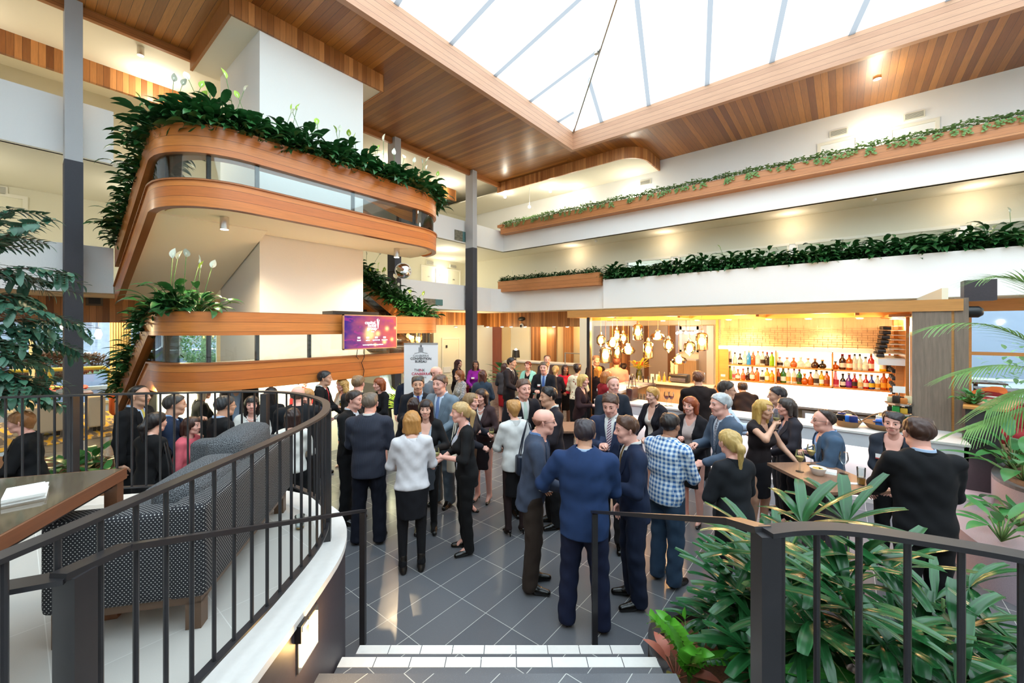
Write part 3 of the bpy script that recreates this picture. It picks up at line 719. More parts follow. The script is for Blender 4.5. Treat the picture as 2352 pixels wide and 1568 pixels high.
# ---- planter beside the steps
rim_p = [(.9, .97), (2.4, .97), (2.9, .985), (3.15, 1.08), (3.32, 1.3), (3.4, 1.7), (3.35, 2.2), (3.2, 2.75), (2.95, 3.3), (2.6, 3.9), (2.0, 4.6)]
rs = catmull(rim_p, 6); rw = [DR(d, r) for d, r in rs]
as_o = thing('planter_bed', 'curved black rimmed planting bed beside the steps at lower right', 'planter', DR(2.6, 2, 0))
obj('rim', MB().sweep([(w.x, w.y, 0) for w in rw], rect(0, .09, 0, .27)), M['black_metal'], as_o, 40)
obj('mulch', MB().prism([tuple(w.xy) for w in rw]+[tuple(DR(.9, 4.6).xy)], .0, .2), M['mulch'], as_o)
# ---------------------------------------------------------------- plants
class LMB(MB):
    """leaf builder: keeps its own uv (u across, v along the leaf)"""
    def __init__(s): super().__init__(); s.luv = []
    def leaf(s, base, dirv, up, length, width, droop=.5, n=5, shape=None, fold=.25, tipw=0.0, twist=0.0, u0=0.0):
        d = Vector(dirv).normalized(); upv = Vector(up); side = d.cross(upv)
        if side.length < 1e-3: side = Vector((1, 0, 0))
        side.normalize(); upv = side.cross(d).normalized(); p = Vector(base); b = len(s.v); st = length/n
        if twist: side = Matrix.Rotation(twist, 3, d) @ side; upv = side.cross(d).normalized()
        for i in range(n+1):
            t = i/n
            w = (shape(t) if shape else max(tipw, math.sin(math.pi*min(1, t**.75))*1.0))*width/2
            if i == n and not tipw and not shape: w = .002
            e = upv*(abs(w)*fold)
            s.v += [tuple(p-side*w+e), tuple(p), tuple(p+side*w+e)]; s.luv += [(u0-.5*w/width*2, t), (u0, t), (u0+.5*w/width*2, t)]
            if i < n:
                p = p+d*st
                rot = Matrix.Rotation(-droop/n, 3, side); d = (rot @ d).normalized(); upv = side.cross(d).normalized()
        for i in range(n):
            a = b+i*3
            s.f += [(a, a+1, a+4, a+3), (a+1, a+2, a+5, a+4)]; s.mi += [s.cm]*2
        return p
    def tube(s, *a, **k):
        n0 = len(s.v); super().tube(*a, **k); s.luv += [(0, 0)]*(len(s.v)-n0); return s
    def mesh(s, name, mats):
        me = bpy.data.meshes.new(name); me.from_pydata(s.v, [], s.f)
        if not isinstance(mats, (list, tuple)): mats = [mats]
        for m in mats: me.materials.append(m)
        me.polygons.foreach_set('material_index', np.array(s.mi, dtype=np.int32))
        me.polygons.foreach_set('use_smooth', np.ones(len(me.polygons), dtype=bool))
        lv = np.empty(len(me.loops), np.int32); me.loops.foreach_get('vertex_index', lv)
        uv = me.uv_layers.new(name='UVMap'); uv.data.foreach_set('uv', np.array(s.luv, np.float32)[lv].ravel())
        return me
lanc = lambda t: math.sin(math.pi*min(1, (t*.97+.03)**.8))**.9
def lily_mesh(seed, n=50, size=.34, spread=1.0):
    rnd = random.Random(seed); L = LMB()
    for i in range(n):
        az = rnd.uniform(0, 2*math.pi); el = rnd.uniform(.25, 1.45); k = rnd.uniform(.7, 1.1)
        d = Vector((math.cos(az)*math.cos(el)*spread, math.sin(az)*math.cos(el)*spread, math.sin(el)))
        pl = size*rnd.uniform(.35, 1.05)*k; tip = d.normalized()*pl+Vector((0, 0, -.05*pl))
        L.tube([(0, 0, 0), tuple(tip*.6+Vector((0, 0, .02))), tuple(tip)], .004, 4, cap=False)
        dd = (d+Vector((math.cos(az)*.5, math.sin(az)*.5, -.15))).normalized()
        L.leaf(tip, dd, (0, 0, 1), size*rnd.uniform(.46, .72)*k, size*rnd.uniform(.19, .26), rnd.uniform(.7, 1.7), 5, lanc, .3, twist=rnd.uniform(-.5, .5))
    return L.mesh('foliage', M['lily'])
def flower_mesh(green, h):
    L = LMB(); L.cm = 0
    h += .08; L.tube([(0, 0, 0), (.02, .01, h*.6), (.05, .02, h)], .0035, 5); L.cm = 1
    L.leaf((.05, .02, h), (.25, .1, .95), (-1, 0, .2), .105, .068, .35, 5, lanc, .35); L.cm = 2
    L.tube([(.055, .022, h+.005), (.062, .024, h+.05)], .006, 5)
    return L.mesh('flower', [M['stem'], M['spathe_g'] if green else M['spathe'], M['spathe']])
LILY = [lily_mesh(i) for i in range(5)]; LILY_FEW = [lily_mesh(20+i, 26, .30) for i in range(2)]
FLOW = [flower_mesh(False, .52), flower_mesh(True, .46), flower_mesh(False, .58), flower_mesh(True, .50)]
def lily(loc, sc, label, group, rz=None, nf=0, meshes=LILY, tilt=(0, 0)):
    o = thing('peace_lily', label, 'plant', loc, 0, group)
    o.rotation_euler = (tilt[0], tilt[1], random.uniform(0, 6.28) if rz is None else rz); o.scale = (sc,)*3
    c = bpy.data.objects.new('foliage', random.choice(meshes)); COL.objects.link(c); c.parent = o
    for i in range(nf):
        f = bpy.data.objects.new('flower', random.choice(FLOW)); COL.objects.link(f); f.parent = o
        f.rotation_euler = (random.uniform(-.35, .35), random.uniform(-.35, .35), random.uniform(0, 6.28))
    return o
def along(path, sp):
    acc = 0; nxt = sp/2; out = []
    for i in range(1, len(path)):
        a, b = Vector(path[i-1]), Vector(path[i]); l = (b-a).length
        while acc+l >= nxt: out.append((a.lerp(b, (nxt-acc)/l), (b-a).normalized())); nxt += sp
        acc += l
    return out
def planter_row(path, sp, zoff, sc, label, group, pf, inset_=.15, jit=.05, meshes=LILY):
    for p, d in along(path, sp):
        n = Vector((d.y, -d.x, 0)).normalized()
        q = p-n*(inset_+random.uniform(-jit, jit))+Vector((0, 0, zoff+random.uniform(-.03, .03)))
        nf = (1 if random.random() < pf else 0)+(1 if random.random() < pf*.4 else 0)
        lily(q, sc*random.uniform(.85, 1.15), label, group, None, nf, meshes, (n.y*-.18, n.x*.18))
planter_row(up[8:-7], .12, 1.12, 1.3, 'peace lily with dark leaves massed along the front of the upper stair planter', 'peace lilies along the upper landing', .6)
planter_row(up[:9], .15, 1.10, 1.15, 'peace lily trailing down the left upper stair flight planter', 'peace lilies on the left upper flight', .06)
planter_row(lo[-9:], .15, 1.10, 1.1, 'peace lily in the sloping planter on the right lower stair flight', 'peace lilies on the right lower flight', .4)
planter_row(lo[:8], .17, 1.06, 1.0, 'peace lily trailing down the left lower stair flight planter by the windows', 'peace lilies on the left lower flight', 0)
random.seed(5)
for i, k in enumerate([8, 10, 12]):
    p = lo[k]; l = lily(Vector((p[0]+.2, p[1]+.12, p[2]+1.10)), 1.5-.1*i, 'peace lily with glossy leaves at the left corner of the lower stair planter', 'peace lilies at the lower left corner', None, 2)
# first gallery: timber planter box, dark hedge behind the white balustrade
a = onX(1145, 650, 13.2); b = onX(1376, 650, 13.2); z0 = onX(1145, 671, 13.2).z; z1 = onX(1145, 648, 13.2).z
o = thing('planter_box', 'timber planter box fixed to the first gallery balustrade above the reception', 'planter', (13.2, (a.y+b.y)/2, z0))
obj('box', MB().box((13.16, b.y, z0), (13.5, a.y, z1+.02)), M['w_plant'], o); obj('soil', MB().box((13.19, b.y+.03, z1+.02), (13.47, a.y-.03, z1+.025)), M['soil'], o)
for y in np.arange(b.y+.1, a.y, .17): lily((13.32+random.uniform(-.05, .05), y, z1), .62*random.uniform(.9, 1.1), 'peace lily in the timber planter box on the first gallery', 'peace lilies in the planter box', None, 1 if random.random() < .3 else 0)
y = onX(1400, 640, 13.75).y
while y > -3.6:
    lily((13.78+random.uniform(-.06, .06), y, 4.26), 1.45*random.uniform(.85, 1.15), 'dark leaved plant in the hedge behind the white first gallery balustrade', 'hedge plants on the first gallery', None, 1 if random.random() < .05 else 0); y -= .15
o = thing('hedge_trough', 'trough behind the white first gallery balustrade holding the dark hedge', 'planter', (13.75, 1, 3.45)); obj('trough', MB().box((13.58, -8, 3.46), (13.98, 6.4, 4.24)), M['soil'], o)
# second gallery: long cedar planter with trailing vine
o = thing('planter_box', 'long timber planter running the whole length of the second gallery balustrade', 'planter', (13.3, 2, 6.57))
pb = MB().box((13.14, -8.5, 6.56), (13.5, 11.35, 6.93)).box((13.10, 11.2, 6.84), (13.5, 11.5, 6.95))
obj('box', pb, M['w_plant'], o); obj('soil', MB().box((13.17, -8.4, 6.93), (13.47, 11.3, 6.94)), M['soil'], o)
def vine_mesh(seed):
    rnd = random.Random(seed); L = LMB()
    for i in range(120):
        x = rnd.uniform(-.22, .17); y_ = rnd.uniform(-.16, .16); z = rnd.uniform(0.0, .2)*(1-abs(x)/.3)+.02
        az = rnd.uniform(0, 6.28); L.leaf((x, y_, z), (math.cos(az), math.sin(az), rnd.uniform(-.2, .6)), (0, 0, 1), rnd.uniform(.05, .085), rnd.uniform(.04, .065), .6, 3, lanc, .15)
    for i in range(rnd.choice((1, 2, 3))):
        y_ = rnd.uniform(-.16, .16); ln = rnd.uniform(.03, .16); L.tube([(-.1, y_, .03), (-.19, y_, 0), (-.2, y_+.02, -ln)], .003, 4)
        for k in range(int(ln/.03)+1):
            L.leaf((-.2, y_+rnd.uniform(-.02, .02), -k*.03), (-.4, rnd.uniform(-1, 1), -.4), (-1, 0, .3), .075, .06, .5, 3, lanc, .15)
    return L.mesh('foliage', M['vine'])
VINE = [vine_mesh(s) for s in range(6)]
y = 11.2
while y > -3.6:
    o = bpy.data.objects.new('trailing_vine', random.choice(VINE)); COL.objects.link(o); o.location = (13.31, y, 6.92); o.scale = (1, 1, random.uniform(.8, 1.3))
    tag(o, 'light green vine trailing over the second gallery planter edge', 'plant', 'vines along the second gallery'); y -= .27
# ---- foreground bed: lady palms and others
def palm_mesh(seed, h, nfan):
    rnd = random.Random(seed); S = LMB(); F = LMB()
    for i in range(nfan):
        az = i*2.4+rnd.uniform(-.3, .3); z = h*(.35+.65*(i+.5)/nfan); pl = rnd.uniform(.13, .30); el = .1+1.0*(i/nfan)
        c = Vector((rnd.uniform(-.03, .03), rnd.uniform(-.03, .03), z*.85)); d = Vector((math.cos(az)*math.cos(el), math.sin(az)*math.cos(el), math.sin(el)))
        hub = c+d*pl; S.tube([c, c+d*pl*.5+Vector((0, 0, .02)), hub], .004, 5, cap=False)
        nl = rnd.choice((7, 8, 9)); sd = d.cross(Vector((0, 0, 1))).normalized()
        for k in range(nl):
            t = (k/(nl-1)-.5)*2; a = t*1.9
            ld = (d*math.cos(a)+sd*math.sin(a)+Vector((0, 0, .12-.18*abs(t)))).normalized()
            F.leaf(hub, ld, (0, 0, 1), rnd.uniform(.30, .42)*(1-.22*abs(t)), rnd.uniform(.048, .066), rnd.uniform(.25, .95), 5, lambda q: min(1, .22+q*2.4) if q < .9 else .72, .18, u0=k*1.3)
    S.tube([(0, 0, 0), (0.005, 0, h*.5), (0, 0, h*.9)], .011, 6)
    return S.mesh('stem', M['stem']), F.mesh('fan_leaves', M['rhapis'])
PALM = [palm_mesh(11+i, h, n) for i, (h, n) in enumerate([(.95, 11), (.75, 10), (.6, 8)])]
def palm(loc, k, sc, rz, label):
    o = thing('lady_palm', label, 'plant', loc, rz, 'lady palms in the corner bed'); o.scale = (sc,)*3
    for nm, me in zip(('stem', 'fan_leaves'), PALM[k]): c = bpy.data.objects.new(nm, me); COL.objects.link(c); c.parent = o
for d, r, k, sc, rz, lb in [(2.5, 1.66, 0, 1.15, .3, 'tallest lady palm just left of the planter railing post'), (2.9, 1.62, 1, .85, 2, 'lady palm overhanging the left rim of the corner bed'), (2.05, 1.75, 0, 1.0, 4.0, 'lady palm right behind the railing post in the corner bed'),
        (2.5, 2.05, 0, 1.12, 1.0, 'lady palm with upright fans in the middle of the corner bed'), (2.1, 2.2, 1, 1.1, 5.0, 'lady palm with spreading fans in front of the middle one'), (1.75, 1.95, 1, 1.0, 3.0, 'low lady palm close behind the railing balusters'),
        (2.75, 1.75, 1, 1.0, 1.7, 'lady palm at the back of the bed beneath the high table'), (1.7, 1.5, 2, .9, .5, 'small lady palm low behind the railing post'), (2.35, 1.5, 2, .85, 2.6, 'small lady palm behind the bright green stems'), (1.9, 2.7, 1, 1.0, 3.6, 'lady palm under the ribbed leaves on the right'),
        (2.45, 2.6, 0, .85, 5.6, 'lady palm below the man in the black suit')]:
    palm(DR(d, r, .19), k, sc, rz, lb)
def simple_plant(name, label, loc, build, mats, group=None, cat='plant'):
    L = LMB(); build(L); me = L.mesh(name, mats); o = bpy.data.objects.new(name, me); COL.objects.link(o); o.location = loc; return tag(o, label, cat, group)
def zz(L):
    for az, ln, lean in ((2.9, .62, .35), (3.6, .5, .5), (1.8, .42, .5), (4.6, .38, .6), (.4, .35, .6)):
        pts = [Vector((math.cos(az)*lean*t*t*ln, math.sin(az)*lean*t*t*ln, ln*t*(1-.15*t))) for t in [i/12 for i in range(13)]]
        L.cm = 1; L.tube(pts, .009, 5, .003); L.cm = 0
        for i in range(3, 13):
            d = (pts[i]-pts[i-1]).normalized(); s = d.cross(Vector((math.cos(az), math.sin(az), .2))).normalized()
            for sg in (-1, 1): L.leaf(pts[i], s*sg+d*.9, (math.cos(az), math.sin(az), 1), .10, .05, .5, 4, lanc, .2)
        L.leaf(pts[-1], d, (0, 1, 1), .09, .045, .3, 4, lanc, .2)
simple_plant('green_stem_plant', 'bright green plant with paired leaflets at the left tip of the bed', DR(2.66, 1.16, .2), zz, [M['zz'], M['stem']])
def crot(L):
    for i in range(9):
        az = i*2.4; el = .5+.09*i; d = Vector((math.cos(az)*math.cos(el), math.sin(az)*math.cos(el), math.sin(el)))
        L.cm = 0; t = d*.12; L.tube([(0, 0, 0), t], .004, 4); L.cm = 1 if i % 3 == 1 else 0; L.leaf(t, d+Vector((0, 0, -.2)), (0, 0, 1), .19, .085, .9, 5, lanc, .15)
simple_plant('croton', 'small plant with red and pink leaves beside the bright green stems', DR(2.72, 1.10, .2), crot, [M['croton'], mat('mottled_leaf', (.16, .15, .03), .4, nz=.7, nscale=40)])
def big(seed, n, ln, wd, h):
    def f(L):
        rnd = random.Random(seed)
        for i in range(n):
            az = i*2.4+rnd.uniform(-.4, .4); el = rnd.uniform(.5, 1.3); d = Vector((math.cos(az)*math.cos(el), math.sin(az)*math.cos(el), math.sin(el)))
            t = d*h*rnd.uniform(.5, 1); L.cm = 1; L.tube([(0, 0, 0), t], .007, 5); L.cm = 0
            L.leaf(t, d+Vector((d.x*.6, d.y*.6, -.3)), (0, 0, 1), ln*rnd.uniform(.8, 1.1), wd*rnd.uniform(.8, 1.1), rnd.uniform(.5, 1.2), 8, lanc, .12)
    return f
for (d, r, s, n, ln, wd, h, lb) in [(1.75, 2.55, 1, 9, .46, .17, .42, 'plant with broad ribbed leaves behind the railing at right'), (1.5, 2.2, 2, 7, .42, .18, .28, 'plant with wide ribbed leaves low in the right corner'), (1.45, 1.22, 3, 5, .5, .075, .42, 'plant with long strap leaves right of the railing post'),
        (2.1, 3.1, 4, 9, .5, .2, .5, 'ribbed leaf plant at the far right of the corner bed'), (1.95, 2.3, 7, 8, .52, .21, .95, 'tall plant with big pale ribbed leaves rising above the railing at far right'), (1.35, 1.75, 5, 6, .4, .19, .2, 'ribbed leaf plant at the bottom edge behind the balusters')]:
    simple_plant('broad_leaf_plant', lb, DR(d, r, .19), big(s, n, ln, wd, h), [M['big_leaf'], M['stem']], 'broad leaf plants in the corner bed')
# ---- left: fig tree leaning in from the frame edge, plants on the ground beyond the platform
def fig(L):
    rnd = random.Random(3); base = DR(3.9, -5.6, .2); crown = DR(4.4, -5.9, 3.2); L.cm = 1
    L.tube([base, base.lerp(crown, .5)+Vector((.1, 0, 0)), crown], .06, 8, .03)
    ends = [(115, 505), (60, 530), (20, 560), (165, 630), (120, 650), (40, 640), (175, 745), (120, 720), (60, 760), (160, 800), (90, 820), (30, 790), (130, 870), (60, 880), (20, 860), (110, 915), (20, 700), (30, 480), (80, 690), (110, 775), (100, 900), (10, 905), (5, 820), (-40, 600), (-40, 760), (-40, 860)]
    for (px, py) in ends:
        e = onD(px, py, rnd.uniform(4.2, 5.2)); s = base.lerp(crown, min(1, max(.2, (e.z-.3)/3))); s = s+Vector((0, 0, .05))
        m = s.lerp(e, .5)+Vector((0, 0, .15)); L.cm = 1
        pts = [s*(1-t)**2+m*2*t*(1-t)+e*t*t for t in [i/14 for i in range(15)]]
        L.tube(pts, .012, 5, .003, cap=False); L.cm = 0
        for i in range(5, 15):
            d = (pts[i]-pts[i-1]).normalized(); sd = d.cross(Vector((0, 0, 1))).normalized()
            for sg in (-1, 1):
                for q in range(2):
                    L.leaf(pts[i]+d*rnd.uniform(-.04, .04)+Vector((0, 0, rnd.uniform(-.03, .03))), sd*sg*rnd.uniform(.5, 1)+d*rnd.uniform(.4, 1)+Vector((0, 0, rnd.uniform(-.7, .15))), (0, 0, 1), rnd.uniform(.10, .15), rnd.uniform(.05, .07), .5, 4, lanc, .15)
            if rnd.random() < .5:
                t2 = sd*rnd.choice((-1, 1))*.25+d*.15+Vector((0, 0, -.12)); L.cm = 1; L.tube([pts[i], pts[i]+t2], .003, 4, cap=False); L.cm = 0
                for k in range(1, 6):
                    for sg in (-1, 1): L.leaf(pts[i]+t2*k/5, d.cross(t2).normalized()*sg*.6+t2*2.5, (0, 0, 1), rnd.uniform(.09, .14), .058, .5, 4, lanc, .15)
simple_plant('indoor_tree', 'tall leafy fig tree reaching in at the left edge', (0, 0, 0), fig, [M['fig'], M['bark']], cat='tree')
for i, (px, py, s, lb) in enumerate([(165, 1090, .95, 'broad leaf plant left of the column foot'), (215, 1075, 1.0, 'broad leaf plant right of the column foot'), (240, 1110, .7, 'small bushy plant beside the column base'), (120, 1100, .8, 'broad leaf plant behind the glass table')]):
    simple_plant('ground_plant', lb, onZ(px, py, .1), big(30+i, 12, .4*s, .17*s, .3*s), [M['lily_b'], M['stem']], 'ground plants beyond the platform')
g0 = onZ(60, 1140, 0); o = thing('planting_bed', 'bark covered planting bed below the left railing', 'planter', g0)
obj('mulch', MB().prism([tuple(onZ(x, y, 0).xy) for x, y in ((-200, 1180), (265, 1165), (262, 1060), (-100, 1060))], 0.004, .1), M['mulch'], o)
# ---- right edge: kentia palm fronds, planted terrazzo tub
def kentia(L):
    rnd = random.Random(9); base = DR(4.7, 6.6, 1.0); L.cm = 1
    L.tube([base, base+Vector((0, 0, .8))], .04, 8, .025); top = base+Vector((0, 0, .8))
    for (px, py, d, mx_, my_) in [(2145, 752, 4.3, 2330, 700), (2200, 860, 4.2, 2350, 800), (2260, 640, 4.6, 2420, 600), (2270, 940, 4.2, 2390, 860), (2420, 560, 4.8, 2440, 650), (2225, 985, 4.1, 2340, 940)]:
        e = onD(px, py, d); m = onD(mx_, my_, d+.1); pts = [top*(1-t)**2+m*2*t*(1-t)+e*t*t for t in [i/18 for i in range(19)]]
        L.cm = 1; L.tube(pts, .008, 5, .002, cap=False); L.cm = 0
        for i in range(4, 19):
            dd = (pts[i]-pts[i-1]).normalized(); sd = dd.cross(Vector((0, 0, 1))).normalized(); k = min(1, (19-i)/5+.35)
            for sg in (-1, 1):
                for q in (0, .5): L.leaf(pts[i]-(pts[i]-pts[i-1])*q, sd*sg*.42+dd*1.2+Vector((0, 0, -.05)), (0, 0, 1), .50*k, .018, .45, 6, lambda t: 1-.85*t, .3)
simple_plant('kentia_palm', 'palm with long feathery fronds arching in at the right edge', (0, 0, 0), kentia, [M['kentia'], M['stem']], cat='palm')
# ---------------------------------------------------------------- bar
BX = 8.6
bc = thing('bar_canopy', 'blond timber bar canopy with square beam grid over the bar', 'canopy', (9.6, 2, 2.8)); bc['kind'] = 'structure'
orange = wood('orange_canopy_timber', (.58, .25, .06), (.66, .31, .09), 'z', 3, 'y', .4, 0, .25)
obj('front_beam', MB().box((8.5, -1.32, 2.795), (8.64, 5.2, 2.965)), M['w_beam'], bc)
obj('end_beam', MB().box((8.64, 5.06, 2.80), (11.6, 5.2, 2.965)), M['w_beam'], bc); obj('end_beam', MB().box((8.64, -1.32, 2.80), (10.4, -1.2, 2.965)), M['w_beam'], bc)
for x in (9.5, 10.35): obj('cross_beam', MB().box((x, -1.2, 2.74), (x+.07, 5.06, 2.93)), orange, bc)
for y in (4.0, 2.6, 1.2, -.2): obj('cross_beam', MB().box((8.64, y, 2.76), (11.5, y+.05, 2.93)), M['w_beam'], bc)
obj('ceiling_panel', MB().box((8.64, -1.2, 2.93), (12.72, 5.06, 2.96)), orange, bc)
obj('side_soffit', MB().box((8.66, -.85, 2.72), (10.3, -.55, 2.76)), M['w_beam'], bc)
obj('post', MB().box((8.52, 4.60, 0), (8.60, 4.68, 2.80)), M['black_metal'], bc, label='dark steel post'); obj('post', MB().box((8.60, 4.61, 0), (8.64, 4.67, 2.80)), M['w_beam'], bc)
o = thing('timber_column', 'wide grey veneer column standing on the right end of the bar counter', 'column', (8.65, -1.1, 1.05)); o['kind'] = 'structure'
obj('panel', MB().box((8.52, -1.205, 1.062), (8.8, -.80, 2.80)), M['w_grey'], o); obj('panel', MB().box((8.53, -1.375, 1.062), (8.8, -1.235, 2.98)), M['w_grey'], o); obj('edge_strip', MB().box((8.54, -1.237, 1.062), (8.7, -1.203, 2.85)), M['w_beam'], o)
ct = thing('bar_counter', 'long white bar counter with pale stepped ledge in front of the bottle shelves', 'counter', (8, 1.3, 0))
led = mat('counter_ledge', (.62, .64, .68), .4)
obj('ledge_top', MB().box((7.68, -1.26, 1.03), (8.25, 4.05, 1.06)).box((8.25, -1.4, 1.03), (8.9, -.75, 1.06)), M['white_stone'], ct)
obj('ledge_fascia', MB().box((7.70, -1.24, .84), (7.76, 4.05, 1.03)).box((7.70, -1.24, .84), (8.9, -1.2, 1.03)), led, ct)
stn = NT('veined_white_stone'); s3, sp = stn.coords(); wv = stn.new('ShaderNodeTexWave'); wv.inputs['Scale'].default_value = 1.1; wv.inputs['Distortion'].default_value = 9; wv.inputs['Detail'].default_value = 3; stn.lk(s3, wv.inputs[0])
stn.col(stn.mix(stn.math('GREATER_THAN', wv.outputs['Fac'], .985), (.66, .63, .65), (.25, .23, .25))); stn.b.inputs['Roughness'].default_value = .35
obj('front_panel', MB().box((7.95, -1.20, 0), (8.05, 4.0, .84)), stn.m, ct); obj('plinth', MB().box((7.88, -1.2, 0), (7.96, 4, .06)), M['white_stone'], ct)
obj('work_top', MB().box((8.25, -.75, .90), (8.85, 3.9, .93)), M['steel'], ct)
obj('side_arm', MB().box((7.95, 3.6, 0), (10.1, 3.95, 1.20)), M['w_recep'], ct); obj('side_arm_top', MB().box((7.9, 3.55, 1.20), (10.2, 4.1, 1.25)), M['white_stone'], ct)
obj('rear_arm', MB().box((9.9, 2.3, 0), (10.15, 3.6, 1.20)), M['w_recep'], ct); obj('rear_arm_top', MB().box((9.8, 2.25, 1.20), (10.2, 3.55, 1.25)), M['white_stone'], ct)
lamp('counter_front_light', 'AREA', (7.80, 1.3, .82), 18, (1, .88, .85), .05, (0, -.5, 0), size_y=5)
# shelves
sh = thing('bottle_shelves', 'backlit bottle shelving unit with two long shelves behind the bar', 'shelves', (10.15, .7, 0))
Y0, Y1 = 2.17, -.70; yl = 1.97
ya = onX(1782, 830, 10).y; yb = onX(1912, 840, 10).y
obj('back_panel', MB().box((10.30, Y1, 1.40), (10.32, yl, 2.08)), M['shelf_em'], sh, label='glowing back panel')
obj('splash_panel', MB().box((10.0, Y1, 1.06), (10.02, yl, 1.38)), M['splash_em'], sh, label='glowing white splash panel')
obj('end_panel', MB().box((9.98, yl, .95), (10.32, Y0, 2.1)), M['w_beam'], sh)
obj('header', MB().box((9.97, Y1-.02, 2.08), (10.32, Y0, 2.16)), M['white'], sh)
obj('upright', MB().box((9.96, Y0, .9), (10.02, Y0+.05, 2.75)), M['w_beam'], sh); obj('upright', MB().box((9.96, Y1-.06, .9), (10.32, Y1, 2.75)), M['w_beam'], sh)
for z in (1.385, 1.725): obj('shelf', MB().box((9.99, Y1, z), (10.3, yl, z+.025)), M['w_beam'], sh)
for y in (ya, yb): obj('divider', MB().box((9.99, y-.012, 1.39), (10.3, y+.012, 2.08)), M['w_beam'], sh)
for i, z in enumerate((1.39, 1.73)): obj('light_strip', MB().box((10.24, Y1+.02, z+.315), (10.29, yl-.02, z+.325)), M['warm_em'], sh)
for k in (0, 1): o = obj('socket_plate', MB().box((9.975, 2.03, 1.47-.12*k), (9.98, 2.12, 1.52-.12*k)), M['white'], sh)
gr = thing('glass_rack', 'stepped lattice of thin metal rods above the bottle shelves', 'rack', (10, .7, 2.1))
rm = MB(); wmat = mat('champagne_metal', (.30, .20, .11), .4, .4)
for k in range(9):
    x = 9.72+.04*(k % 4); z = 2.19+.044*k
    rm.box((x, Y1+.02, z), (x+.012, Y0-.02, z+.008))
    for j in range(13):
        y = Y1+.06+(j+.37*(k % 3))*.215
        if y < Y0-.03: rm.box((x, y, z-.025), (x+.01, y+.01, z+.055))
obj('rods', rm, wmat, gr); obj('back_board', MB().box((10.2, Y1, 2.16), (10.22, Y0, 2.76)), M['w_recep'], gr)
# back bench with fridges
bb = thing('back_bench', 'steel topped back bench with glass door fridges below the glowing splash panel', 'bench', (9.7, .6, 0))
obj('bench_top', MB().box((9.45, Y1-.05, 1.02), (10.0, Y0, 1.06)), M['steel'], bb); obj('carcass', MB().box((9.6, Y1-.05, 0), (10.0, Y0, 1.02)), M['w_recep'], bb)
for i in range(4):
    y = Y1+.05+.66*i
    d_ = obj('fridge_door', MB().box((9.52, y, .15), (9.56, y+.6, .98)), M['steel'], bb); obj('pane', MB().box((9.50, y+.05, .2), (9.519, y+.55, .93)), mat('fridge_glow', (.5, .6, .7), .2, em=.7, emc=(.7, .85, 1)), d_)
# bottles
def bottle_mesh(w, h, neck, shape, col, cap, lab):
    mb = MB(); r = w/2
    prof = {'tall': [(r*.9, 0), (r, .01), (r, h*.62), (r*.42, h*.76), (r*.36, h*.92)], 'squat': [(r*.8, 0), (r, .02), (r, h*.38), (r*.75, h*.55), (r*.3, h*.68), (r*.28, h*.9)],
            'round': [(r*.5, 0), (r*.95, h*.12), (r, h*.3), (r*.75, h*.5), (r*.28, h*.62), (r*.26, h*.9)], 'cone': [(r, 0), (r*.95, h*.15), (r*.45, h*.6), (r*.3, h*.9)]}[shape]
    mb.lathe(prof, n=14); return mb, r, prof
def put_bottle(y, z, w, h, shape, col, cap, lab, label, group):
    o = thing('bottle', label, 'bottle', (10.11, y, z+.026), 0, group)
    mb, r, prof = bottle_mesh(w, h, 0, shape, col, cap, lab)
    key = ('bt', str(col))
    if key not in M:
        t = NT('bottle_glass'); c = C_(col); t.col(c); t.b.inputs['Roughness'].default_value = .06; t.b.inputs['Transmission Weight'].default_value = 0
        t.n.remove(t.b); tr = t.new('ShaderNodeBsdfTransparent'); tr.inputs[0].default_value = (*c, 1); df = t.new('ShaderNodeBsdfDiffuse'); df.inputs[0].default_value = (*c, 1)
        gl = t.new('ShaderNodeBsdfGlossy'); gl.inputs['Roughness'].default_value = .05
        m1 = t.new('ShaderNodeMixShader'); m1.inputs[0].default_value = .35; t.lk(tr.outputs[0], m1.inputs[1]); t.lk(df.outputs[0], m1.inputs[2])
        m2 = t.new('ShaderNodeMixShader'); m2.inputs[0].default_value = .08; t.lk(m1.outputs[0], m2.inputs[1]); t.lk(gl.outputs[0], m2.inputs[2]); t.lk(m2.outputs[0], t.out.inputs[0]); M[key] = t.m
    lobj('glass', mb, M[key], o, 50)
    lobj('cap', MB().lathe([(r*.40, h*.88), (r*.40, h), (r*.3, h*1.0)], n=10), mat('cap', cap, .4) if ('cap', cap) not in M else M[('cap', cap)], o, 50)
    if lab: lobj('label', MB().lathe([(r*1.02, h*.14), (r*1.02, h*.42)], n=14), M.setdefault(('lab', lab), mat('bottle_label', lab, .6)), o)
CLR, AMB, GRN, BRN, RED, YEL, BLU, PUR, PNK, BLK = '#d8dcd6', '#c8781c', '#3f8a1e', '#4a2412', '#c01626', '#e0c22a', '#1f5fb8', '#7a1f9a', '#e8b0b8', '#17130f'
LB = {CLR: 'clear', AMB: 'amber', GRN: 'green', BRN: 'dark brown', RED: 'red', YEL: 'yellow', BLU: 'blue', PUR: 'purple', PNK: 'pink', BLK: 'black', '#4ab4e8': 'sky blue', '#e08a30': 'orange', '#a9d62a': 'lime green'}
for c in ('#1a1613', '#b88a3c', '#b01020', '#e8e4da', '#c06a3a'): M[('cap', c)] = mat('cap', c, .4)
W_, D2 = '#e8e4d8', '#2a2018'
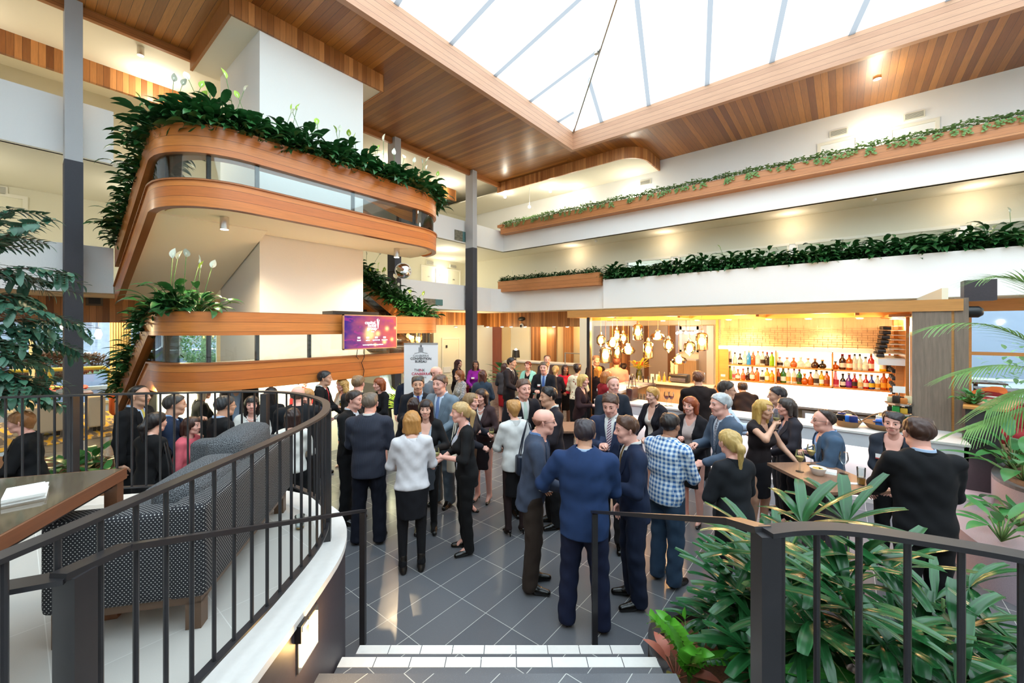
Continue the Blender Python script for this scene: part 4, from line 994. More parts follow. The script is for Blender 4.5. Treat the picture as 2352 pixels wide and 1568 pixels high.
rows = {('upper', 'left'): [(1677, .07, .27, 'tall', CLR, W_, D2), (1688, .085, .26, 'squat', CLR, D2, W_), (1700, .095, .24, 'squat', BLK, '#1a1613', W_), (1711, .08, .30, 'tall', CLR, W_, W_), (1720, .08, .31, 'tall', '#4ab4e8', W_, None), (1730, .085, .30, 'tall', AMB, W_, None), (1741, .085, .31, 'tall', CLR, '#b88a3c', W_), (1752, .085, .30, 'tall', CLR, '#b88a3c', D2), (1762, .08, .29, 'tall', BRN, '#b01020', D2), (1773, .085, .29, 'tall', '#a9d62a', '#b01020', None)],
 ('upper', 'middle'): [(1791, .12, .19, 'squat', CLR, '#c06a3a', D2), (1808, .12, .19, 'squat', CLR, '#c06a3a', None), (1823, .115, .19, 'squat', AMB, '#c06a3a', None), (1839, .13, .21, 'squat', CLR, W_, None), (1856, .12, .19, 'squat', CLR, '#c06a3a', W_), (1872, .125, .19, 'squat', BRN, '#c06a3a', None), (1889, .13, .17, 'round', BLK, '#b88a3c', None)],
 ('upper', 'right'): [(1919, .12, .15, 'round', AMB, '#1a1613', None), (1935, .105, .30, 'tall', BRN, '#b01020', W_), (1951, .105, .29, 'tall', AMB, '#b01020', W_), (1963, .085, .31, 'tall', CLR, '#1a1613', W_), (1975, .085, .31, 'tall', CLR, '#1a1613', W_), (1988, .11, .26, 'squat', CLR, '#1a1613', W_), (2001, .09, .32, 'tall', RED, '#b88a3c', W_), (2028, .10, .32, 'tall', YEL, W_, W_), (2043, .09, .32, 'tall', BLK, '#b01020', None)],
 ('lower', 'left'): [(1677, .075, .29, 'tall', '#a9d62a', D2, None), (1686, .075, .28, 'tall', CLR, W_, '#c05a6a'), (1695, .10, .23, 'squat', AMB, '#c06a3a', W_), (1707, .09, .25, 'squat', '#e08a30', '#b01020', '#c05a3a'), (1718, .09, .28, 'squat', BRN, '#1a1613', None), (1728, .10, .31, 'squat', AMB, '#b88a3c', W_), (1739, .09, .28, 'tall', '#e08a30', '#1a1613', None), (1751, .095, .24, 'squat', CLR, '#1a1613', D2), (1762, .09, .29, 'tall', YEL, '#b88a3c', W_), (1773, .10, .25, 'tall', YEL, '#c06a3a', '#e08a30')],
 ('lower', 'middle'): [(1788, .085, .29, 'tall', AMB, '#b88a3c', D2), (1799, .10, .32, 'tall', GRN, '#b88a3c', W_), (1811, .085, .32, 'tall', CLR, '#b88a3c', '#d09a30'), (1824, .085, .31, 'tall', CLR, '#b01020', '#c08040'), (1836, .09, .30, 'tall', GRN, '#b01020', D2), (1848, .13, .22, 'round', AMB, '#b88a3c', None), (1862, .10, .26, 'squat', AMB, '#1a1613', None), (1875, .10, .32, 'tall', CLR, '#1a1613', D2), (1887, .09, .29, 'tall', YEL, '#b88a3c', W_), (1899, .10, .29, 'tall', AMB, '#1a1613', '#7a3018')],
 ('lower', 'right'): [(1919, .11, .33, 'cone', PNK, W_, '#c0304a'), (1936, .10, .26, 'squat', BLK, '#1a1613', W_), (1950, .11, .28, 'squat', PUR, W_, PUR), (1963, .11, .28, 'squat', RED, W_, D2), (1976, .11, .27, 'squat', CLR, '#b88a3c', '#d8b878'), (1989, .10, .27, 'squat', RED, '#b88a3c', W_), (2002, .10, .27, 'squat', BLU, '#b88a3c', '#e0c22a'), (2016, .085, .26, 'tall', CLR, '#b88a3c', '#d09a30'), (2030, .10, .32, 'tall', AMB, '#b88a3c', '#d8a030'), (2044, .10, .32, 'tall', AMB, '#b88a3c', '#d8a030')]}
for (lev, bay), L in rows.items():
    for i, (px, w, h, s, c, cap, lab) in enumerate(L):
        y = onX(px, 830, 10.11).y; z = 1.725 if lev == 'upper' else 1.385
        nm = {'tall': 'tall', 'squat': 'broad shouldered', 'round': 'round bodied', 'cone': 'cone shaped'}[s]
        put_bottle(y, z, w, h, s, c, cap, lab, f'{nm} {LB[c]} bottle, {ORD[i]} from the left on the {lev} shelf, {bay} bay', 'bottles on the backlit shelves')
# wine rack on the right return wall
wr = thing('wine_rack', 'curved white wine rack on the right return wall beside the shelves', 'rack', (9.4, -.72, 1.3))
prof = [(9.0, -.76), (9.9, -.76)]
obj('back_panel', MB().box((8.86, -.80, 1.06), (10.0, -.76, 2.72)), M['w_beam'], wr)
rk = MB()
for i in range(8):
    z = 2.06+.075*i; o_ = .10+.10*math.sin(i/7*1.5)
    rk.box((8.9, -.76, z-.006), (9.92, -.76+.30-o_*.8, z))
obj('tier', rk, M['white'], wr, label='white bottle tiers'); obj('apron', MB().box((8.9, -.76, 1.95), (9.92, -.44, 2.05)), M['white'], wr)
for x in (9.05, 9.3, 9.55, 9.8): obj('rail', MB().box((x, -.75, 1.30), (x+.03, -.66, 1.95)), M['w_beam'], wr)
wb = MB().lathe([(.028, 0), (.034, .02), (.034, .1)], n=10); wme = mesh_from('wine_bottle', wb, M['black'], 40)
for i in range(7):
    for j in range(7):
        o = bpy.data.objects.new('wine_bottle', wme); COL.objects.link(o); o.location = (8.98+j*.135, -.40-.085*math.sin(i/7*1.5)-.02, 2.10+.075*i); o.rotation_euler = (-math.pi/2+math.pi, 0, 0)
        tag(o, 'dark wine bottle lying base out in the curved wine rack', 'bottle', 'wine bottles in the curved rack')
for i in range(5):
    for j, x in enumerate((9.17, 9.42, 9.67)):
        o = bpy.data.objects.new('wine_bottle', wme); COL.objects.link(o); o.location = (x, -.62, 1.36+.12*i); o.rotation_euler = (math.pi/2, 0, 0)
        tag(o, 'dark wine bottle held between the timber rails below the curved rack', 'bottle', 'wine bottles between the rails')
# downlights under the canopy
for i, (px, py, x) in enumerate([(1420, 729, 9.0), (1436, 729, 9.05), (1714, 727, 9.05), (1828, 726, 9.05), (1985, 725, 9.05), (1523, 750, 10.2), (1602, 750, 10.2), (1674, 750, 9.85), (1766, 750, 9.85), (1857, 750, 9.85), (1975, 750, 9.85)]):
    p = onX(px, py, x); p.z = 2.735 if x > 9.6 else 2.925
    o = thing('canopy_downlight', f'{ORD[i]} recessed downlight glowing under the timber bar canopy', 'light', p, group='downlights under the bar canopy')
    obj('trim_ring', MB().lathe([(.045, -.012), (.065, -.012), (.065, .01)], p, 20), M['white'], o); obj('lens', MB().lathe([(.001, -.014), (.045, -.014), (.045, .0)], p, 16), M['warm_em'], o)
for i, y in enumerate((-.60, -.66, -.72, -.78)):
    p = (9.0+.28*i, -.70, 2.715)
    o = thing('canopy_downlight', f'{ORD[i]} downlight from the front in the row above the wine rack', 'light', p, group='downlights above the wine rack')
    obj('trim_ring', MB().lathe([(.045, -.012), (.065, -.012), (.065, .01)], p, 20), M['white'], o); obj('lens', MB().lathe([(.001, -.014), (.045, -.014), (.045, .0)], p, 16), M['warm_em'], o)
for y in (4.3, 2.9, 1.6, .3, -.7): lamp('canopy_light', 'POINT', (9.05, y, 2.6), 40, (1, .62, .28), .1)
for y in (1.6, .2): lamp('rack_light', 'SPOT', (9.85, y, 2.68), 45, (1, .72, .4), .05, (0, 0, 0), 2.2)
# pendant lamps
amber = glass('amber_lamp_glass', (1.0, .80, .48), .3, .05)
PEND = [(1380, 768, 797, 20, 'drop', 9.0), (1407, 777, 797, 31, 'squat', 9.1), (1417, 756, 786, 20, 'jar', 9.3), (1432, 764, 790, 19, 'drop', 9.2), (1391, 797, 833, 28, 'jar', 8.75), (1418, 793, 823, 18, 'jar', 9.0), (1443, 791, 814, 33, 'squat', 8.9), (1465, 744, 781, 23, 'jar', 8.8), (1489, 783, 823, 23, 'jar', 8.8), (1511, 761, 781, 35, 'squat', 8.9), (1536, 777, 811, 23, 'drop', 8.8), (1559, 815, 836, 36, 'squat', 8.8), (1584, 783, 818, 25, 'drop', 8.8), (1612, 763, 805, 26, 'jar', 8.8)]
kinds = {'jar': 'cylindrical', 'squat': 'flattened', 'drop': 'pointed'}
for i, (px, yt, yb_, w, k, X) in enumerate(PEND):
    t_ = onX(px, yt, X); b_ = onX(px, yb_, X); d = t_.x*CT+t_.y*ST; r = w/2*d/FPX; h = t_.z-b_.z; p = Vector((t_.x, t_.y, b_.z))
    o = thing('pendant_lamp', f'{kinds[k]} amber glass pendant lamp, {ORD[i]} from the left over the bar', 'lamp', p, 0, 'amber glass pendants over the bar')
    pr = {'jar': [(r*.8, 0), (r, h*.06), (r, h*.84), (r*.8, h*.94), (r*.3, h)], 'squat': [(r*.3, 0), (r*.8, h*.12), (r, h*.42), (r*.8, h*.68), (r*.35, h*.85), (r*.25, h)], 'drop': [(.004, 0), (r*.2, h*.08), (r*.85, h*.26), (r, h*.36), (r, h*.78), (r*.7, h*.92), (r*.3, h)]}[k]
    lobj('shade', MB().lathe(pr, n=20), amber, o, 60); lobj('cap', MB().lathe([(r*.32, h*.97), (r*.3, h*1.1), (.012, h*1.2)], n=12), M['steel'], o, 50)
    lobj('cord', MB().rod((0, 0, h*1.1), (0, 0, 2.9-p.z), .004, 6), M['w_trim'], o)
    lobj('bulb', MB().ball((0, 0, h*.5), min(r*.55, h*.34), 10, (1, 1, 1.3)), M['bulb'], o, 60)
for px in (1400, 1440, 1500, 1590): p = onX(px, 790, 8.8); lamp('pendant_glow', 'POINT', p, 50, (1, .6, .25), .08)
# things standing on the bar
def lathe_thing(name, label, cat, loc, parts, group=None, sc=1):
    o = thing(name, label, cat, loc, 0, group); o.scale = (sc,)*3
    for nm, pr, m in parts: lobj(nm, MB().lathe(pr, n=16), m, o, 50)
    return o
wine_g = [(.032, 0), (.034, .003), (.006, .008), (.0045, .085), (.02, .1), (.036, .13), (.037, .155), (.03, .2)]
def wine_glass(loc, label, liquid=None, group=None, sc=1.0):
    parts = [('bowl', wine_g, M['glass'])]
    if liquid: parts.append(('wine', [(.001, .098), (.019, .1), (.034, .13), (.035, .142), (.001, .142)], M.setdefault(('liq', liquid), mat('drink', liquid, .1))))
    return lathe_thing('wine_glass', label, 'glass', loc, parts, group, sc)
def beer_glass(loc, label, fill, h=.155, group=None):
    return lathe_thing('beer_glass', label, 'glass', loc, [('tumbler', [(.027, 0), (.029, .003), (.036, h), (.033, h-.002), (.026, .01)], M['glass']), ('beer', [(.001, .008), (.0265, .01), (.027+.006*fill, h*fill), (.001, h*fill)], M.setdefault('beer', mat('beer', (.80, .42, .03), .15))), ('foam', [(.001, h*fill), (.027+.006*fill, h*fill), (.0275+.006*fill, h*fill+.008), (.001, h*fill+.008)], M['white'])], group)
vz = onX(1468, 872, 9.9); vz.z = 1.25
o = lathe_thing('flower_vase', 'yellow green glass vase of flowers on the bar corner', 'vase', vz, [('vase', [(.05, 0), (.075, .05), (.08, .16), (.06, .22), (.065, .26)], glass('olive_glass', (.62, .68, .12), .3))])
def bouq(L):
    rnd = random.Random(4)
    for i in range(26):
        az = rnd.uniform(0, 6.28); el = rnd.uniform(.3, 1.4); d = Vector((math.cos(az)*math.cos(el), math.sin(az)*math.cos(el), math.sin(el))); L.cm = 0
        L.leaf(Vector((0, 0, .26)), d, (0, 0, 1), rnd.uniform(.22, .5), .05, .5, 5, lanc, .2)
    for i in range(22): az = rnd.uniform(0, 6.28); L.cm = 1; p = Vector((.1*math.cos(az)*rnd.random(), .1*math.sin(az)*rnd.random()-.02, .34+rnd.uniform(0, .1))); L.leaf(p, (rnd.uniform(-1, 1), rnd.uniform(-1, 1), .5), (0, 0, 1), .08, .07, .8, 3, lanc, .3)
    for i in range(14): az = rnd.uniform(0, 6.28); L.cm = 2; p = Vector((.14*math.cos(az), .14*math.sin(az), .3+rnd.uniform(0, .15))); L.leaf(p, (math.cos(az), math.sin(az), .6), (0, 0, 1), .14, .07, .8, 3, lanc, .3)
L = LMB(); bouq(L); me = L.mesh('bouquet', [mat('yellow_green_leaf', (.45, .48, .04), .5), mat('red_petal', (.75, .02, .04), .6), mat('yellow_petal', (.80, .55, .04), .6)]); b_ = bpy.data.objects.new('bouquet', me); COL.objects.link(b_); b_.parent = o
for i, px in enumerate((1514, 1526, 1539)):
    p = onX(px, 880, 9.95); p.z = 1.25
    lathe_thing('syrup_bottle', f'{ORD[i]} amber dispenser bottle from the left on the bar corner', 'bottle', p, [('glass', [(.035, 0), (.035, .12), (.014, .15), (.012, .2)], mat('amber_syrup', (.65, .3, .06), .1)), ('spout', [(.014, .2), (.008, .24)], M['steel'])], 'dispenser bottles on the bar corner')
for i, px in enumerate((1498, 1510)):
    p = onX(px, 880, 10.0); p.z = 1.25; tag(obj('menu_card', MB().box(p+Vector((0, -.04, 0)), p+Vector((.03, .04, .16))), M['paper']), ['pale upright menu card next to the vase', 'pale upright menu card next to the dispenser bottles'][i], 'card', 'menu cards')
p = onX(1560, 868, 10.05); p.z = 1.25
o = thing('coffee_machine', 'dark bar appliance with chrome front and cups stacked on top', 'machine', p)
obj('body', rbox(p+Vector((-.12, -.22, 0)), p+Vector((.14, .22, .2)), .03), M['black'], o, 50); obj('front', MB().box(p+Vector((-.14, -.18, .03)), p+Vector((-.12, .18, .12))), M['chrome'], o)
for i, (dy, h) in enumerate(((.16, .30), (.07, .22))): lathe_thing('cup_stack', ['taller stack of paper cups on the bar appliance', 'shorter stack of paper cups on the bar appliance'][i], 'cups', p+Vector((0, dy, .2)), [('cups', [(.035, 0), (.045, h*.5), (.038, h*.5), (.046, h)], mat('cup_card', (.72, .55, .40), .7))])
p = onX(1605, 878, 10.0); p.z = 1.25
o = thing('till_screen', 'tilted white till screen on the bar behind the man in black', 'screen', p)
obj('stand', MB().box(p+Vector((-.03, -.03, 0)), p+Vector((.03, .03, .1))), M['black'], o); obj('screen', MB().add([p+Vector(v) for v in ((-.06, -.13, .08), (-.06, .13, .08), (.05, .13, .27), (.05, -.13, .27), (-.03, -.13, .06), (-.03, .13, .06), (.08, .13, .25), (.08, -.13, .25))], [(0,1,2,3),(7,6,5,4),(0,4,5,1),(1,5,6,2),(2,6,7,3),(3,7,4,0)]), M['black'], o)
obj('display', MB().add([p+Vector(v) for v in ((-.063, -.12, .09), (-.063, .12, .09), (.046, .12, .268), (.046, -.12, .268))], [(0, 1, 2, 3)]), emit('pale_screen', (.85, .92, 1), 1.2), o)
o = thing('beer_font', 'chrome beer font with a row of tap handles at the left of the bar', 'taps', onZ(1470, 905, 1.05))
q = onZ(1470, 905, 1.05)
obj('bar', MB().box(q+Vector((-.03, -.35, .22)), q+Vector((.03, .35, .28))), M['chrome'], o); obj('leg', MB().box(q+Vector((-.03, .25, 0)), q+Vector((.03, .31, .22))), M['chrome'], o)
for k in range(6): obj('tap_handle', MB().rod(q+Vector((0, -.3+.11*k, .28)), q+Vector((-.02, -.3+.11*k, .42)), .015, 8), M['black'] if k < 3 else M['chrome'], o)
for i, (px, py, liq, lb) in enumerate([(1531, 932, (.25, .02, .03), 'red wine glass on the bar left of the man in black shirt'), (1542, 932, (.25, .02, .03), 'second red wine glass on the bar, nearest the man in black shirt'), (1444, 916, None, 'empty wine glass on the bar counter near the brown handbag')]):
    wine_glass(onZ(px, py, 1.06), lb, liq, sc=1.35)
for i, px in enumerate(range(1455, 1505, 7)):
    p = onX(px, 905, 8.3); wine_glass(Vector((p.x, p.y, .93)), 'clean wine glass standing behind the bar below the taps', None, 'clean glasses behind the bar', 1.2)
# baskets of snacks on the ledge, snack stand
wick = pattern('wicker', 'diag', (.16, .08, .03), (.34, .19, .08), .014, .8)
for i, (px, py, w, lb) in enumerate([(1947, 985, .17, 'small round wicker basket of snack packets on the bar ledge'), (2035, 992, .26, 'larger wicker basket heaped with dark and blue snack packets')]):
    q = onZ(px, py, 1.06); q.x += .22
    o = thing('basket', lb, 'basket', q); obj('bowl', MB().lathe([(w*.7, 0), (w, .09), (w*.96, .09), (w*.68, .012)], q, 22), wick, o, 60)
    obj('handle', MB().tube([q+Vector((0, -w+2*w*t, .08+.16*math.sin(math.pi*t))) for t in [j/10 for j in range(11)]], .009, 6), wick, o, 60)
    rnd = random.Random(i)
    for k in range(12):
        c = rnd.choice(['#1c2e6a', '#101014', '#c8c4bc', '#2f6fc8', '#d8b070']); a = rnd.uniform(0, 6.28); rr = rnd.uniform(0, w*.75)
        tag(obj('snack_packet', rbox(q+Vector((rr*math.cos(a)-.05, rr*math.sin(a)-.05, .06+rnd.uniform(0, .06))), q+Vector((rr*math.cos(a)+.05, rr*math.sin(a)+.05, .11+rnd.uniform(.02, .09))), .015, 2), M.setdefault(('pk', c), mat('packet', c, .35)), None, 50), f'snack packet heaped in the {"small round" if i == 0 else "larger"} wicker basket', 'packet', f'packets in the {"small" if i == 0 else "larger"} basket')
q = onX(2068, 960, 8.75); q.z = 1.06; q = Vector((8.55, -.66, 1.06))
o = thing('snack_stand', 'tiered wire stand of crisp packets beside the grey column', 'stand', q)
for k in range(3): obj('tier', MB().lathe([(.15, 0), (.17, .03), (.165, .03), (.145, .004)], q+Vector((0, 0, .02+.15*k)), 18), M['steel'], o)
obj('pole', MB().rod(q, q+Vector((0, 0, .55)), .01), M['steel'], o); obj('sign_card', MB().box(q+Vector((-.02, -.07, .5)), q+Vector((-.01, .07, .6))), M['paper'], o)
for k in range(3):
    for j in range(7):
        c = [('#1f8a3a', '#1f8a3a', '#20702a'), ('#1f8a3a', '#c8a030', '#1a1a1a'), ('#2a1a10', '#c87838', '#d8c8a0')][k][j % 3]; a = j*.9; v = q+Vector((.1*math.cos(a), .1*math.sin(a), .05+.15*k))
        tag(obj('crisp_packet', rbox(v-Vector((.03, .042, 0)), v+Vector((.03, .042, .085+.03*(j % 2))), .014, 2), M.setdefault(('pk', c), mat('packet', c, .35)), None, 50), f'crisp packet on the {["bottom", "middle", "top"][k]} tier of the wire stand', 'packet', f'crisp packets on the {["bottom", "middle", "top"][k]} tier')
# high tables
def high_table(name, label, P, z, m):
    c = sum((Vector(p) for p in P), Vector((0, 0)))/4; o = thing(name, label, 'table', (c.x, c.y, 0))
    obj('table_top', MB().prism([tuple(p) for p in P], z-.03, z), m, o)
    s = [c.lerp(Vector(p), .38) for p in P]
    obj('pedestal', MB().prism([tuple(p) for p in s], .02, z-.03), M['wall_dark'], o); s = [c.lerp(Vector(p), .6) for p in P]; obj('base_plate', MB().prism([tuple(p) for p in s], 0, .02), M['black_metal'], o)
    return o
A, B = onZ(1762, 1062, 1.05).xy, onZ(1900, 1130, 1.05).xy; e = (B-A).normalized(); n = Vector((-e.y, e.x)); n = n if n.dot(Vector((ST, -CT))) > 0 else -n
high_table('high_table', 'high brown bar table with glasses and a chip bowl at right', [A, B, B+n*.64, A+n*.64], 1.05, M['w_table'])
A, B = onZ(1298, 993, 1.05).xy, onZ(1352, 990, 1.05).xy; C2 = onZ(1330, 963, 1.05).xy
n = (C2-B).normalized()*.6; A = B-(Vector((n.y, -n.x)))*1.0
high_table('high_table', 'high brown bar table in the middle of the crowd behind the bald man', [A, B, B+n, A+n], 1.05, M['w_table'])
for px, py, liq, lb in [(1837, 1083, (.78, .66, .25), 'white wine glass front left on the high table'), (1863, 1068, (.78, .66, .25), 'white wine glass at the back of the high table by the grey jacket man'), (1938, 1088, None, 'empty stemmed glass right of the white bowl on the high table')]: wine_glass(onZ(px, py, 1.05), lb, liq, sc=1.12)
beer_glass(onZ(1895, 1065, 1.05), 'tall nearly empty beer glass at the back of the high table', .14, .165); beer_glass(onZ(1978, 1113, 1.05), 'half full beer glass at the near end of the high table', .42, .165)
q = onZ(1879, 1090, 1.05); o = thing('bowl', 'white bowl of snacks on the high table', 'bowl', q); obj('bowl', MB().lathe([(.035, 0), (.045, .005), (.075, .075), (.07, .075), (.04, .012)], q, 22), M['white'], o, 60)
for k in range(6): tag(obj('chip', rbox(q+Vector((.02*math.cos(k)-.015, .03*math.sin(k*2)-.02, .05)), q+Vector((.02*math.cos(k)+.03, .03*math.sin(k*2)+.02, .068)), .006, 1), M.setdefault('chipm', mat('fried_chip', (.70, .42, .10), .7)), None, 60), 'golden chip in the white bowl on the high table', 'chip', 'chips in the white bowl')
q = onZ(1908, 1086, 1.05); o = thing('napkin_stack', 'crumpled white napkins beside the bowl on the high table', 'napkins', q)
for k in range(4): obj('napkin', MB().box(q+Vector((-.06+.006*k, -.05, .006*k)), q+Vector((.06, .05+.005*k, .006*k+.005))), M['paper'], o)
q = onZ(1955, 1110, 1.05); tag(obj('paper_slip', MB().bar(q+Vector((-.04, .07, .002)), q+Vector((.04, -.07, .002)), .05, .003), M['paper']), 'white paper slip beside the half full beer glass', 'paper')
beer_glass(onZ(0, 0, 1.0) if False else DR(3.1, -1.62, ZP), 'small glass with green garnish left on the platform floor by the railing', .2, .10)
# ---------------------------------------------------------------- screen, banner, signs, doors, reception, restaurant, street
TEXTS = []
def text(name, s, loc, rot, size, m, parent, align='CENTER', bold=0.0, ext=.001):
    cu = bpy.data.curves.new(name, 'FONT'); cu.body = s; cu.size = size; cu.align_x = align; cu.align_y = 'CENTER'; cu.extrude = ext; cu.offset = bold; cu.materials.append(m)
    o = bpy.data.objects.new(name, cu); COL.objects.link(o); TEXTS.append(o); o.location = loc; o.rotation_euler = rot
    if parent is not None: o.parent = parent; o.matrix_parent_inverse = world_of(parent).inverted()
    return o
FY = (math.pi/2, 0, 0)
# wall screen on the lower landing band
tv0, tv1 = onY(788, 718, 6.85), onY(911, 802, 6.85); tx0, tx1, tz0, tz1 = tv0.x, tv1.x, 2.16, 2.79
tv = thing('television', 'large flat television hung on the curved timber band showing a purple and orange slide', 'television', ((tx0+tx1)/2, 6.85, tz0))
obj('bezel', MB().box((tx0, 6.84, tz0), (tx1, 6.88, tz0+.018)).box((tx0, 6.84, tz1-.018), (tx1, 6.88, tz1)).box((tx0, 6.84, tz0), (tx0+.018, 6.88, tz1)).box((tx1-.018, 6.84, tz0), (tx1, 6.88, tz1)), mat('pink_gold_bezel', (.55, .32, .2), .3, .6), tv)
obj('back_cover', MB().box((tx0+.01, 6.865, tz0+.01), (tx1-.01, 6.91, tz1-.01)), M['black'], tv)
sc = NT('screen_picture'); sc.n.remove(sc.b); src, sp = sc.coords()
u = sc.math('DIVIDE', sc.math('SUBTRACT', sp[0], tx0), tx1-tx0); v = sc.math('DIVIDE', sc.math('SUBTRACT', sp[2], tz0), tz1-tz0)
n1 = sc.noise(sc.scale(src, (2.2, 1, 3.2)), 1.6, 3); n2 = sc.noise(sc.scale(src, (3, 1, 9)), 1.3, 2)
base = sc.mix(sc.math('MULTIPLY_ADD', n1, .9, sc.math('MULTIPLY_ADD', u, .9, -.45)), (.06, .03, .20), (.80, .16, .10)); base = sc.mix(sc.math('MULTIPLY', sc.math('GREATER_THAN', n2, .6), .4), base, (.5, .05, .25))
for cx, cz, r in ((.47, .42, .15), (.62, .45, .07), (.80, .60, .06), (.75, .2, .06), (.90, .27, .05), (.97, .62, .04), (.57, .12, .04), (.45, .55, .08)):
    dx = sc.math('MULTIPLY', sc.math('SUBTRACT', u, cx), 1.8); dz = sc.math('SUBTRACT', v, cz); d = sc.math('ADD', sc.math('MULTIPLY', dx, dx), sc.math('MULTIPLY', dz, dz))
    f = sc.math('POWER', 2.718, sc.math('MULTIPLY', d, -1/(r*r))); base = sc.mix(f, base, (1.5, .95, .35))
e_ = sc.new('ShaderNodeEmission'); e_.inputs[1].default_value = .9; sc.lk(base, e_.inputs[0]); sc.lk(e_.outputs[0], sc.out.inputs[0])
obj('screen', MB().box((tx0+.015, 6.845, tz0+.015), (tx1-.015, 6.855, tz1-.015)), sc.m, tv)
we = emit('screen_white', (1, 1, 1), 1.6); W = tx1-tx0; H = tz1-tz0
for s, fx, fz, sz in (('capital', .475, .775, .085), ('hotel', .51, .69, .085), ('group', .51, .605, .085), ('event', .52, .51, .03), ('www.capitalhotelgroup.com.au', .53, .125, .034)): text('lettering', s, (tx0+W*fx, 6.842, tz0+H*fz), FY, sz, we, tv, bold=.0015)
for k in range(4): text('lettering', ['hotel', 'suites', 'apartments', 'executive'][k], (tx0+W*(.27+.16*k), 6.842, tz0+H*.26), FY, .034, we, tv, bold=.001); obj('logo_mark', MB().box((tx0+W*(.245+.16*k), 6.842, tz0+H*.31), (tx0+W*(.295+.16*k), 6.845, tz0+H*.36)), we, tv)
for k, (dx, dz) in enumerate(((-.01, .10), (.0, .12), (.012, .09))): obj('logo_mark', MB().bar((tx0+W*.62, 6.842, tz0+H*.6), (tx0+W*(.62+dx*2), 6.842, tz0+H*(.78+dz)), .012, .004), we, tv)
o = thing('cable', 'black cable hanging below the television across the timber band', 'cable', (4.05, 6.95, 2.1))
obj('lead', MB().tube([(4.12, 6.9, 2.16), (4.15, 6.96, 2.0), (4.10, 6.97, 1.9), (4.16, 6.98, 1.75), (4.13, 6.98, 1.6)], .006, 6), M['black'], o); obj('lead', MB().tube([(3.98, 6.9, 2.16), (4.0, 6.97, 2.02), (4.04, 6.97, 1.97)], .006, 6), M['black'], o)
o = thing('lectern_lid', 'black angled lid standing on the lower landing behind the television', 'box', (3.9, 7.2, 2.79))
obj('lid', MB().box((3.62, 7.1, 2.80), (4.55, 7.5, 2.86)), M['black'], o); obj('base', MB().box((3.72, 7.15, 2.72), (4.4, 7.45, 2.80)), M['black'], o)
# roll up banner
bl, br = onD(928, 787, 8.0), onD(1006, 787, 8.0); c = (bl+br)/2; ba = TH-math.pi/2
bn = thing('roll_up_banner', 'white roll up banner with black and red lettering in front of the stair', 'banner', (c.x, c.y, 0), ba)
bw = (br-bl).length/2
lobj('panel', MB().box((-bw, -.004, .06), (bw, .004, bl.z)), mat('banner_cloth', (.80, .79, .80), .7), bn); lobj('top_bar', MB().box((-bw, -.012, bl.z-.03), (bw, .012, bl.z)), M['steel'], bn); lobj('base_case', MB().box((-bw, -.06, 0), (bw, .06, .07)), M['steel'], bn)
bk_, rd_, gy_ = mat('banner_black_ink', (.03, .03, .035), .7), mat('banner_red_ink', (.50, .02, .06), .7), mat('banner_grey_ink', (.22, .22, .23), .7)
def btext(s, z, size, m, bold=0, x=0):
    t = text('lettering', s, (x, -.008, z), FY, size, m, None, bold=bold); t.parent = bn; return t
zz_ = lambda py: ZC-(py-YH)/FPX*8.0
btext('CANBERRA', zz_(817), .062, gy_); btext('CONVENTION', zz_(823.5), .062, bk_, .0012); btext('BUREAU', zz_(830), .062, bk_, .0012)
btext('TH', zz_(850), .072, bk_, 0, -.088); btext('IN', zz_(850), .072, rd_, .001, -.003); btext('K', zz_(850), .072, bk_, 0, .058); btext('CANBERRA', zz_(858.5), .072, rd_, .001); btext('KNOWLEDGE', zz_(866), .034, gy_)
lg = MB(); zl = zz_(809)
for k, (x, h) in enumerate(((-.035, .10), (-.012, .14), (.012, .14), (.035, .10))): lg.box((x-.006, -.007, zl), (x+.006, -.005, zl+h))
lg.box((-.002, -.007, zl+.12), (.002, -.005, zl+.18)).box((0, -.007, zl+.16), (.04, -.005, zl+.18)); lg.bar((-.13, -.006, zl-.02), (-.03, -.006, zl), .004, .006).bar((.13, -.006, zl-.02), (.03, -.006, zl), .004, .006)
lobj('building_emblem', lg, bk_, bn)
# convex mirror
m0 = onY(926, 622, 10.6); o = thing('convex_mirror', 'round convex mirror fixed near the column above the right stair flight', 'mirror', m0)
mm = MB(); mm.lathe([(.001, .10), (.09, .092), (.18, .062), (.235, .02), (.24, 0)], n=28); ob_ = lobj('dish', mm, M['mirror'], o, 80); ob_.rotation_euler = (math.pi/2, 0, -.55); r2_ = lobj('rim', MB().lathe([(.24, -.02), (.252, -.01), (.252, .01), (.238, .012)], n=28), M['white'], o, 60); r2_.rotation_euler = (math.pi/2, 0, -.55)
obj('arm', MB().rod(m0+Vector((0, .02, 0)), m0+Vector((-.2, .5, 0)), .015), M['black_metal'], o)
# gallery doors with vents and wall lamps
n_door = [0]
def door(ax, a0, a1, z0, z1, plane, label=None, num=None, m=None):
    n_door[0] += 1; nm = f'door_{n_door[0]}'; m = m or M['cream']
    def B(u0, u1, w0, w1, q0, q1): return MB().box((u0, plane-q1, w0), (u1, plane-q0, w1)) if ax == 'Y' else MB().box((plane-q1, u0, w0), (plane-q0, u1, w1))
    fr = B(a0-.08, a0, z0, z1+.08, 0, .04)
    for u in ((a1, a1+.08, z0, z1+.08), (a0, a1, z1, z1+.08)):
        b = B(*u, 0, .04); fr.add(b.v, b.f)
    o = struct(nm, fr, M['soffit']); obj('leaf', B(a0, a1, z0, z1, .002, .015), m, o); obj('handle', B(a1-.12, a1-.08, z0+.95, z0+1.1, .015, .05), M['chrome'], o)
    if num: obj('number_plate', B((a0+a1)/2-.06, (a0+a1)/2+.06, z0+1.5, z0+1.56, .015, .02), M['steel'], o)
    return o
